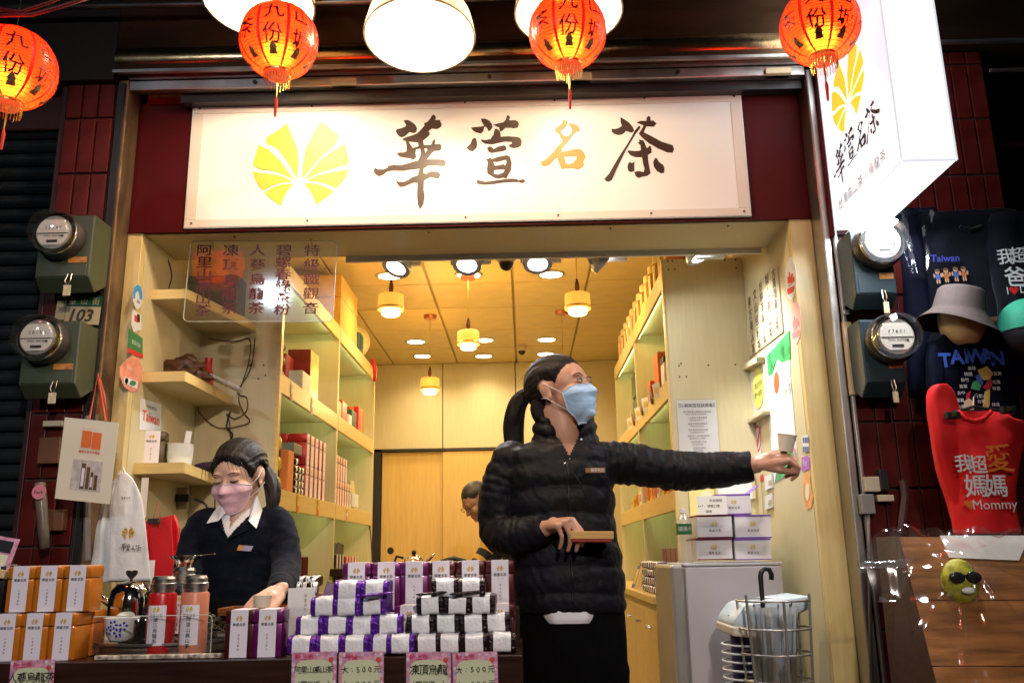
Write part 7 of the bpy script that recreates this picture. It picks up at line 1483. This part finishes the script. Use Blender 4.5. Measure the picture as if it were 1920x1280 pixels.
def legs(b, hip, feet, r=(.085, .055, .04)):
    for (hx, hy, hz), (fx, fy, fz) in zip(hip, feet): k = V(((hx+fx)/2, (hy+fy)/2-.02, (hz+fz)/2)); b.cap([(hx, hy, hz), k, (fx, fy, fz+.09)], list(r)); b.cap([(fx, fy+.02, fz+.05), (fx, fy-.1, fz+.035)], [.035, .03])
def shoes(root, ro, feet):
    for fx, fy, fz in feet:
        mb = MB(); mb.ball((fx-ro[0], fy-.04-ro[1], fz+.045-ro[2]), (.05, .13, .045), 20, 12); mb.build('shoe', black, root, smooth=-1)
# ------------------------------------------------------------------ woman in the dark puffer jacket
WY = 2.8; fl = .15
wc = at(1052, 735, WY); RO = V((at(1070, 1000, WY).x, WY, fl)); wroot = thing('person', 'woman in a dark puffer jacket and blue mask pointing right and holding a wooden tray', 'person', RO)
H = head_matrix(wc, math.radians(58), math.radians(13), math.radians(2))
H = H @ Matrix.Scale(1.05, 4)
b = Body(RO); head_prims(b, H)
nk = at(1056, 815, WY); ch = at(1065, 880, WY+.02); hp = at(1070, 1110, WY+.02)
b.cap([H @ V((0, .025, -.05)), nk, at(1060, 845, WY+.02)], [.056, .054, .06], 20)
shR, shL = at(958, 866, WY), at(1130, 858, WY)
b.cap([shR, ch, shL], [.045, .075, .045], 20); b.cap([ch, at(1068, 980, WY+.02), hp], [.1, .09, .105], 24)
elR, wrR = at(934, 988, WY-.0), at(1022, 991, 2.64); elL, wrL = at(1270, 880, WY-.0), at(1418, 872, 2.76)
b.cap([shR, at(938, 920, WY), elR, at(958, 1006, WY-.08), at(1000, 996, WY-.13), wrR], [.036, .033, .031, .03, .027, .025]); b.cap([shL, at(1200, 872, WY), elL, at(1345, 881, WY), wrL], [.036, .034, .032, .029, .025])
hand(b, at(1024, 986, 2.655), (.72, -.68, .1), (.0, -.3, .95), -1, curl=((1.0, .7, .4), (1.25, .6, .3), (1.35, .6, .3), (1.4, .6, .3)), thumb=(.3, .2), scale=.98)
hand(b, at(1424, 868, 2.755), (.93, -.15, .22), (.05, -.55, .85), 1, curl=((.9, 1.1, .6), (1.1, 1.2, .7), (1.2, 1.2, .7), (1.25, 1.2, .7)), thumb=(.5, .5), scale=1.0)
hipx = at(1070, 1130, WY).x; ft = [(hipx-.1, WY, fl), (hipx+.1, WY+.02, fl)]
legs(b, [(hipx-.08, WY, .9), (hipx+.08, WY, .9)], ft)
me = b.fuse(.0036, 5)
hl = lambda x, y: ramp(y, [(-.12, .082), (-.075, .073), (-.055, .055), (-.035, .03), (-.02, .012), (.0, .022), (.02, .02), (.034, -.035), (.06, -.07), (.12, -.075)])
finish(me, 'body', skin, wroot)
hair_cap(me, H, wroot, RO, hl, hairm, (0, .11, .0), .011)
eyes_and_brows(H, wroot, RO, gaze=(.002, .001)); blm = mat('blue mask fabric', (.42, .6, .8), .65, var=.04, bump=.1, bscale=90)
mask(me, H, wroot, RO, blm)
# ponytail, hair tie, loose lock under the ear
pt = [at(1004, 742, WY+.05), at(988, 737, WY+.07), at(973, 752, WY+.08), at(964, 778, WY+.09), at(962, 806, WY+.1), at(965, 840, WY+.1), at(975, 880, WY+.1)]
def ptail(P_, rs, name, ridge=.12):
    out = []; rr_ = []; P_ = [V(p)-RO if name != 'g' else V(p) for p in P_]
    for i in range(len(P_)-1):
        a0, a1, a2, a3 = P_[max(i-1, 0)], P_[i], P_[i+1], P_[min(i+2, len(P_)-1)]
        for k in range(8): f = k/8; out.append(.5*(2*a1+(a2-a0)*f+(2*a0-5*a1+4*a2-a3)*f*f+(3*a1-3*a2+a3-a0)*f**3)); rr_.append(rs[i]+(rs[i+1]-rs[i])*f)
    out.append(P_[-1]); rr_.append(rs[-1]); mb = MB().tube(out, rr_, 40); cen = np.array([o_[:] for o_ in out])
    mb.v = [tuple(V(cen[i//40])+(V(p)-V(cen[i//40]))*(1+ridge*noise.noise(V(((i % 40)*.8, i//40*.06, 3)))+ridge*noise.noise(V(((i % 40)*.3, i//40*.1, 9))))) if i < len(cen)*40 else p for i, p in enumerate(mb.v)]; return mb
ptail(pt, [.012, .018, .027, .032, .034, .031, .015], 'w').build('ponytail', hairm, wroot, smooth=-1)
ptail([at(1012, 748, WY-.01), at(1010, 765, WY), at(1016, 782, WY+.0), at(1030, 792, WY+.02)], [.02, .027, .026, .012], 'w').build('nape_hair', hairm, wroot, smooth=-1)
MB().tube([at(1001, 739, WY+.04)+V((0, .02*math.cos(q), .02*math.sin(q)))-RO for q in np.linspace(0, 2*PI, 17)], .0055, 8).build('hair_tie', mat('peach hair tie', (.75, .4, .3), .7), wroot, smooth=-1)
def loose(P_, rs, n, seed, root, ro, m, spread=1.0, r=.0011):
    rnd_ = random.Random(seed)
    for k in range(n):
        a = rnd_.uniform(0, 2*PI); q_ = rnd_.uniform(.8, 1.12)*spread; pts = []
        for i, p in enumerate(P_): pts.append(V(p)-V(ro)+V((math.cos(a+i*.25), .6*math.sin(a+i*.25), math.sin(a+i*.25)))*rs[i]*q_*(1+.15*rnd_.uniform(-1, 1)))
        MB().tube([pts[0]]+[pts[i].lerp(pts[i+1], .5) for i in range(len(pts)-1)]+[pts[-1]+V((rnd_.uniform(-.01, .01), 0, -.02))], [r*.6]+[r*1.6]*(len(pts)-1)+[r*.3], 5).build('hair_lock', m, root, smooth=-1)
loose(pt, [.012, .018, .027, .032, .034, .031, .015], 26, 3, wroot, RO, hairm)
for k in range(16):
    T = lambda p: (H @ V(p))-RO; rnd_ = random.Random(k); y0 = rnd_.uniform(-.05, .06); x0 = rnd_.uniform(-.05, .05)
    zt_ = .118-8*y0*y0*1.3-6*x0*x0; MB().tube([T((x0, y0, zt_)), T((x0*1.02, y0+.03, zt_+.006+rnd_.uniform(0, .006))), T((x0, y0+.055, zt_-.004))], [.0007, .0008, .0003], 4).build('flyaway_hair', hairm, wroot, smooth=-1)
# jacket
j = Body(RO)
rows = [(822, 1012, 1108, .06), (834, 975, 1130, .085), (848, 948, 1146, .105), (880, 945, 1150, .125), (930, 950, 1152, .13), (985, 955, 1153, .13), (1035, 957, 1163, .135), (1085, 956, 1170, .14), (1128, 960, 1173, .14), (1146, 968, 1170, .13)]
tmb = loft(rows, WY+.01, .12, n=90, e=.82, nv=150)
zs = [p[2] for p in tmb.v]; zt_, zb_ = max(zs), min(zs); cx_, cy_ = at(1062, 980, WY).x, WY+.01
for p in tmb.v:
    k = abs(math.sin(PI*(zt_-p[2]-.012+.012*math.cos((p[0]-cx_)*9))/.079))**.6; am = .010*(k-.75)
    d = V((p[0]-cx_, p[1]-cy_, 0)); d.normalize(); j.mb.v.append(tuple(V(p)+d*am-RO))
j.mb.f = [tuple(f) for f in tmb.f]; j.mb.m = [0]*len(j.mb.f)
j.sweep([at(975, 858, WY), shR, at(938, 920, WY), elR+V((0, 0, -.005)), at(958, 1006, WY-.08), at(1000, 996, WY-.13), at(1024, 987, WY-.155)], [.05, .065, .063, .06, .057, .049, .038], .046, .1, flat=1)
j.sweep([at(1112, 862, WY), at(1140, 866, WY), at(1200, 872, WY), at(1270, 882, WY), at(1345, 881, WY), at(1412, 873, WY-.03)], [.05, .067, .067, .062, .057, .045], .047, .11, phase=.8)
nc = at(1060, 810, WY)+V((0, .02, 0))
def colring(r_, z_, tr, a0, a1, dx=0): return [nc+V((r_*math.sin(a)+dx, -r_*.95*math.cos(a), z_-.035*max(0, math.cos(a))**2)) for a in np.linspace(a0, a1, 26)]
j.cap(colring(.082, -.025, .02, .42, 2*PI-.55), [.028]*26, 14); j.cap(colring(.082, .016, .02, .55, 2*PI-.68), [.024]*26, 14); j.cap(colring(.084, .046, .02, .7, 2*PI-.8), [.014]*26, 12)
jm = j.fuse(.0045, 3)
def wr2(p, n): return .0035*noise.noise(V((p.x*22, p.y*22, p.z*30)))+.0022*noise.noise(V((p.x*60+p.z*20, p.y*50, p.z*45)))-.0026*max(0, noise.noise(V((p.x*34, 3+p.y*30, p.z*16))))
displace(jm, wr2)
vb = at(1064, 862, WY); vt1, vt2 = at(1036, 800, WY), at(1102, 800, WY)
def keep_j(c_):
    w_ = c_+RO
    if w_.y > WY-.03 or w_.z < vb.z: return True
    k = (w_.z-vb.z)/(vt1.z-vb.z); return not (vb.x+(vt1.x-vb.x)*k < w_.x < vb.x+(vt2.x-vb.x)*k*.8)
finish(jm, 'puffer_jacket', nylon, wroot, keep_j)
jb = BVHTree.FromPolygons([v.co[:] for v in jm.vertices], [p.vertices[:] for p in jm.polygons])
def on_j(px, py, off=.002):
    o_ = V((0, 0, CAMZ))-RO; d = (at(px, py, 2.7)-V((0, 0, CAMZ))).normalized(); h_ = jb.ray_cast(o_, d, 5); return (h_[0]-d*off) if h_[0] is not None else at(px, py, 2.66)-RO
jk = wroot
MB().tube([on_j(1064+.04*(y-866)+.6*math.sin(y*.2), y, .0005) for y in range(868, 1140, 8)], .0028, 6).build('zip', mat('zip tape', (.006, .006, .006), .4), jk, smooth=-1)
for px, py in ((1058, 869), (1068, 861)): MB().ball(on_j(px, py, .002), (.005, .003, .005)).build('snap_button', chrome, jk, smooth=-1)
MB().tube([on_j(1072, 882, .001), on_j(1088, 905, .001), on_j(1100, 935, .001)], .0018, 5).build('drawcord', black, jk, smooth=-1)
q0 = [on_j(x, y, .008) for x, y in ((1098, 886), (1135, 886), (1135, 876), (1098, 877))]
MB().add(q0+[p+V((0, .003, 0)) for p in q0], [(0, 1, 2, 3), (7, 6, 5, 4), (0, 4, 5, 1), (1, 5, 6, 2), (2, 6, 7, 3), (3, 7, 4, 0)]).build('name_badge', mat('copper badge', (.5, .25, .1), .35, metal=.5), jk)
cc = sum(q0, V())/4; mb = MB(); lay_text(mb, '華萱名茶', cc+V((.006, -.002, 0)), (q0[1]-q0[0]).normalized(), Z_, -Y_, .0125, eps=.001); mb.build('badge_lettering', paper, jk, recalc=False)
# white shirt: strip at the neck and under the hem
sb_ = Body(RO); sb_.cap([at(1070, 866, WY-.07), at(1079, 848, WY-.07), at(1090, 824, WY-.062)], [.004, .007, .006], 12); finish(sb_.fuse(.003, 3), 'shirt_collar', shirtw, wroot)
hs = loft([(1125, 990, 1140, .12), (1152, 1006, 1126, .128), (1159, 1010, 1122, .127), (1163, 1013, 1119, .125)], WY, .1, n=60, fold=.006, seed=4, ff=60); hs.v = [tuple(V(p)-RO) for p in hs.v]; hs.build('shirt_hem', shirtw, wroot, smooth=-1)
# trousers
tb_ = Body(RO); tr_rows = loft([(1112, 972, 1166, .115), (1160, 968, 1172, .125), (1230, 972, 1176, .12), (1300, 976, 1176, .11)], WY+.01, .1, n=60, e=.85); tb_.mb.v = [tuple(V(p)-RO) for p in tr_rows.v]; tb_.mb.f = [tuple(f) for f in tr_rows.f]
z_ = at(1070, 1290, WY).z
for s_ in (-1, 1): tb_.cap([(hipx+.075*s_, WY+.01, z_+.05), (hipx+.085*s_, WY, .5), (hipx+.1*s_, WY+.01, .2)], [.1, .075, .055], 20)
finish(tb_.fuse(.008, 3), 'trousers', trou, wroot); shoes(wroot, RO, ft)
# tray in her hand and cup in the other
a, b_ = at(1084, 1002, 2.62), at(1150, 1001, 2.58)
t = thing('wooden_tray', 'small pale edged wooden tray held at the woman waist', 'tray', (a+b_)/2+V((0, .04, -.002))); t.rotation_euler = (0, .02, -.05); hw_ = (b_-a).length/2
B(-hw_-.02, hw_, -.06, .07, -.011, .011).build('edge_frame', mat('pale bamboo', (.62, .36, .1), .4, var=.1, scale=8, stretch=(1, 10, 10)), t, bevel=.002); B(-hw_-.015, hw_-.005, -.058, .065, -.02, -.0112).build('underside', M('dark red carton'), t, bevel=.002)
cup(at(1473, 846, 2.735), 'paper cup held up in the woman outstretched hand', (.12, .15, 0), r=.029, h=.052)
# ------------------------------------------------------------------ girl at the tea tray
GY = 2.97; gc = at(449, 893, GY); GO = V((gc.x, GY, fl)); groot = thing('person', 'girl in a navy sweater and pink mask looking down while serving tea', 'person', GO)
H = head_matrix(gc, math.radians(-13), math.radians(-14), math.radians(-3)) @ Matrix.Scale(1.0, 4)
b = Body(GO); head_prims(b, H)
b.cap([H @ V((0, .02, -.05)), at(448, 950, GY), at(446, 985, GY)], [.05, .047, .055], 20)
gR, gL = at(382, 984, GY), at(520, 978, GY); gch = at(448, 1005, GY+.02)
b.cap([gR, gch, gL], [.042, .07, .042], 20); b.cap([gch, at(445, 1100, GY+.02), (gc.x, GY+.02, .95)], [.088, .085, .095], 22)
geR, gwR = at(352, 1070, GY-.08), at(360, 1150, 2.72); geL, gwL = at(536, 1068, GY-.1), at(520, 1112, 2.66)
b.cap([gR, at(360, 1030, GY-.03), geR], [.034, .031, .03]); b.cap([geR, gwR], [.029, .024]); b.cap([gL+V((-.005, 0, 0)), at(533, 1020, GY-.03), geL], [.034, .031, .03]); b.cap([geL, gwL], [.029, .023])
hand(b, at(518, 1112, 2.655), (-.28, -.75, -.42), (.5, -.25, .8), 1, curl=((.55, .7, .4), (.6, .75, .4), (.65, .8, .4), (.7, .85, .4)), thumb=(.6, .5), scale=.92)
hand(b, gwR, (.1, -.8, -.4), (-.1, -.3, .8), 1, curl=(.4, .5, .4), scale=.92)
gf_ = [(gc.x-.09, GY, fl), (gc.x+.09, GY+.02, fl)]; legs(b, [(gc.x-.07, GY, .9), (gc.x+.07, GY, .9)], gf_)
me = b.fuse(.0036, 5); gskin = mat('fair skin', (.72, .44, .31), .42, var=.06, scale=25, bump=.05, bscale=220, sss=.12)
finish(me, 'body', gskin, groot)
gh = mat('dark brown hair', (.008, .005, .0035), .55, var=.5, scale=60, stretch=(3, .3, 1), bump=.2, bscale=160, spec=.3)
hl2 = lambda x, y: ramp(y, [(-.12, .062), (-.08, .055+.01*math.cos(x*60)), (-.06, .035), (-.045, .0), (-.03, -.01), (-.015, -.005), (.0, .022), (.02, .02), (.034, -.04), (.06, -.075), (.12, -.08)])
hair_cap(me, H, groot, GO, hl2, gh, (0, .09, -.02), .014, freq=26)
eyes_and_brows(H, groot, GO, closed=True); mask(me, H, groot, GO, mat('pink mask fabric', (.85, .52, .58), .65, var=.04, bump=.1, bscale=90), zb=-.112, um=1.14)
RO_keep = RO; RO = GO
ptail([at(484, 872, GY+.06), at(500, 885, GY+.04), at(510, 910, GY+.02), at(512, 940, GY+.0), at(506, 958, GY-.01)], [.014, .022, .026, .024, .01], 'w').build('ponytail', gh, groot, smooth=-1)
loose([at(486, 874, GY+.05), at(502, 888, GY+.03), at(511, 912, GY+.0), at(513, 940, GY-.02), at(508, 962, GY-.03)], [.014, .022, .026, .024, .012], 22, 8, groot, GO, gh)
MB().tube([at(490, 873, GY+.05)+V((.012*math.cos(q), .022*math.sin(q), .018*math.cos(q)))-GO for q in np.linspace(0, 2*PI, 17)], .006, 8).build('hair_tie', mat('dark red scrunchie', (.1, .01, .015), .8), groot, smooth=-1)
for k in range(9):
    s_ = (-1) ** k; x0 = .01*s_+.004*k*s_; T = lambda p: (H @ V(p))-GO
    MB().tube([T((x0, -.085, .075)), T((x0*1.6+.01*s_, -.1, .05)), T((x0*1.8+.012*s_, -.1, .028-.003*k))], [.0012, .0012, .0004], 4).build('fringe_strand', gh, groot, smooth=-1)
# shirt and sweater
rows = [(948, 424, 474, .05), (958, 404, 492, .065), (972, 378, 520, .085), (1000, 374, 528, .105), (1060, 384, 522, .11), (1130, 386, 524, .11), (1240, 378, 532, .12)]
def torso(off):
    l = loft([(r[0], r[1]+off/.0018, r[2]-off/.0018, r[3]-off) for r in rows], GY+.01, .1, n=70, e=.8, nv=70); return [tuple(V(p)-GO) for p in l.v], l.f
s2 = Body(GO); s2.mb.v, s2.mb.f = torso(.008); sm = s2.fuse(.005, 2)
vB = at(431, 992, GY-.08)
def in_v(c_, B_, half, top): 
    w_ = c_+GO
    if w_.y > GY-.005 or w_.z < B_.z: return False
    k = (w_.z-B_.z)/(top-B_.z); return abs(w_.x-(B_.x+.02*k)) < half*k
ztop = at(440, 945, GY).z
finish(sm, 'white_shirt', shirtw, groot, lambda c_: not in_v(c_, at(431, 990, GY-.08), .034, ztop))
s3 = Body(GO); s3.mb.v, s3.mb.f = torso(0)
s3.sweep([at(410, 985, GY), gR, at(360, 1030, GY-.03), geR, gwR], [.05, .054, .048, .044, .036], .07, .05); s3.sweep([at(500, 978, GY), gL+V((-.005, 0, 0)), at(533, 1020, GY-.03), geL, gwL+V((0, .01, 0))], [.05, .054, .05, .046, .037], .06, .06)
km = s3.fuse(.0045, 3); displace(km, lambda p, n: .003*noise.noise(p*16)+.0035*noise.noise(V((p.x*20, p.y*20, p.z*45)))*(1 if p.x > .1 or p.x < -.1 else .3))
finish(km, 'navy_sweater', knit, groot, lambda c_: not in_v(c_, at(427, 1010, GY-.09), .07, ztop))
gb = BVHTree.FromPolygons([v.co[:] for v in km.vertices], [p.vertices[:] for p in km.polygons]); gb2 = BVHTree.FromPolygons([v.co[:] for v in sm.vertices], [p.vertices[:] for p in sm.polygons])
def on_g(px, py, off=.003):
    o_ = V((0, 0, CAMZ))-GO; d = (at(px, py, 2.9)-V((0, 0, CAMZ))).normalized(); h1, h2 = gb.ray_cast(o_, d, 5), gb2.ray_cast(o_, d, 5); hs_ = [h for h in (h1, h2) if h[0] is not None]
    return (min(hs_, key=lambda h: h[3])[0]-d*off) if hs_ else at(px, py, GY-.05)-GO
def flap(pts, nm):
    P_ = [on_g(x, y, o_) for x, y, o_ in pts]; c_ = sum(P_, V())/len(P_); MB().add(P_+[p+V((0, .004, 0)) for p in P_], [tuple(range(len(P_))), tuple(reversed(range(len(P_), 2*len(P_))))]+[(i, (i+1) % len(P_), len(P_)+(i+1) % len(P_), len(P_)+i) for i in range(len(P_))]).build(nm, shirtw, groot, bevel=.001)
flap([(419, 938, .012), (400, 960, .01), (388, 980, .012), (408, 976, .014), (426, 958, .016)], 'collar_flap'); flap([(481, 928, .01), (492, 956, .01), (480, 989, .014), (466, 976, .016), (452, 962, .018)], 'collar_flap')
MB().tube([on_g(406+.0*k, 976+0*k, .004) if k == 0 else on_g(406+(427-406)*k/6, 976+34*k/6, .002) for k in range(7)]+[on_g(427+(480-427)*k/7, 1010-24*k/7, .002) for k in range(1, 8)], .0035, 6).build('neck_rib', knit, groot, smooth=-1)
q0 = [on_g(x, y, .008) for x, y in ((444, 1031), (470, 1033), (475, 1023), (448, 1021))]
MB().add(q0+[p+V((0, .003, 0)) for p in q0], [(0, 1, 2, 3), (7, 6, 5, 4), (0, 4, 5, 1), (1, 5, 6, 2), (2, 6, 7, 3), (3, 7, 4, 0)]).build('name_badge', mat('lilac badge', (.4, .36, .5), .3, metal=.3), groot)
MB().add([q0[0].lerp(q0[1], 0)+V((0, -.001, 0)), q0[0].lerp(q0[1], .35)+V((0, -.001, 0)), q0[3].lerp(q0[2], .35)+V((0, -.001, 0)), q0[3]+V((0, -.001, 0))], [(0, 1, 2, 3)]).build('badge_emblem', inkorange, groot)
tb_ = Body(GO)
tb_.cap([(gc.x-.05, GY+.01, .98), (gc.x+.05, GY+.01, .98)], [.12, .12], 20)
for s_ in (-1, 1): tb_.cap([(gc.x+.07*s_, GY+.01, .95), (gc.x+.08*s_, GY, .55), (gc.x+.09*s_, GY+.01, .2)], [.095, .07, .05], 20)
finish(tb_.fuse(.01, 3), 'trousers', trou, groot); shoes(groot, GO, gf_)
# ------------------------------------------------------------------ man bending at the back
MY = 5.8; mc = at(893, 938, MY); MO = V((mc.x+.3, MY+.05, fl)); mroot = thing('person', 'grey haired man in glasses bending down behind the woman at the back', 'person', MO)
H = head_matrix(mc, math.radians(-62), math.radians(-38), 0)
b = Body(MO); head_prims(b, H); sh = V((mc.x+.16, MY, mc.z-.1)); sh2 = sh+V((.03, .3, 0)); hp = V((mc.x+.38, MY+.12, .95))
b.cap([H @ V((0, .03, -.05)), sh+V((.04, .12, 0))], [.055, .06]); b.cap([sh, sh2], [.06, .06]); b.cap([sh+V((.05, .14, -.02)), hp], [.12, .13])
el, wr_pt = V((mc.x+.06, MY-.06, 1.17)), V((mc.x-.06, MY-.12, .98)); b.cap([sh, el], [.045, .038]); b.cap([el, wr_pt], [.036, .028]); hand(b, wr_pt, (-.4, -.3, -.8), (-.7, -.2, .4), 1, scale=1.0)
el2 = sh2+V((-.08, 0, -.25)); b.cap([sh2, el2], [.045, .038]); b.cap([el2, el2+V((-.15, -.1, -.15))], [.036, .028])
mf = [(hp.x-.02, hp.y-.12, fl), (hp.x+.08, hp.y+.12, fl)]; legs(b, [(hp.x, hp.y-.09, .92), (hp.x, hp.y+.09, .92)], mf)
me = b.fuse(.007, 3); finish(me, 'body', mat('tan skin', (.38, .2, .12), .5, var=.08), mroot)
hair_cap(me, H, mroot, MO, lambda x, y: ramp(y, [(-.12, .075), (-.06, .06), (-.03, .03), (0, .03), (.03, -.02), (.06, -.06), (.12, -.06)]), greyhair, (0, .05, .1), .007)
T = lambda p: (H @ V(p))-MO
for s_ in (-1, 1):
    MB().tube([T((s_*.034+.02*math.cos(q), -.105, .0+.014*math.sin(q))) for q in np.linspace(0, 2*PI, 17)], .0015, 5).build('glasses_rim', black, mroot); MB().tube([T((s_*.055, -.103, .003)), T((s_*.075, -.05, .006)), T((s_*.08, .01, .006))], .0018, 5).build('glasses_temple', black, mroot)
s4 = Body(MO); s4.cap([sh+V((.05, .14, -.02)), hp+V((0, 0, .02))], [.14, .145], 24); s4.cap([sh, sh+V((.02, .15, .02)), sh2], [.08, .1, .08], 20); s4.cap([sh2, el2, el2+V((-.13, -.09, -.13))], [.06, .052, .045], 16)
finish(s4.fuse(.009, 3), 'dark_vest', mat('dark vest', (.01, .01, .015), .7), mroot)
stripe = [mat('mustard stripe', (.5, .28, .05), .8, var=.1), mat('navy stripe', (.01, .01, .018), .8, var=.1)]
mb = MB(); P_ = [sh-MO, el-MO, wr_pt+V((.01, 0, .03))-MO]; out = []; rr_ = []
for i in range(2):
    for k in range(12): out.append(P_[i].lerp(P_[i+1], k/12)); rr_.append(.06-.01*(i*12+k)/12)
mb.tube(out, rr_, 20); mb.m = [0 if (k//20) % 5 < 2 or (k//20) % 5 == 4 and False else 1 for k in range(len(mb.m))]; mb.build('striped_sleeve', stripe, mroot, smooth=-1)
tb_ = Body(MO); tb_.cap([(hp.x, hp.y-.06, .95), (hp.x, hp.y+.06, .95)], [.13, .13], 16)
for (fx, fy, fz), s_ in zip(mf, (-1, 1)): tb_.cap([(hp.x, hp.y+.09*s_, .92), ((fx+hp.x)/2, (fy+hp.y+.09*s_)/2, .55), (fx, fy, .22)], [.1, .075, .06], 16)
finish(tb_.fuse(.01, 3), 'trousers', trou, mroot); shoes(mroot, MO, mf)
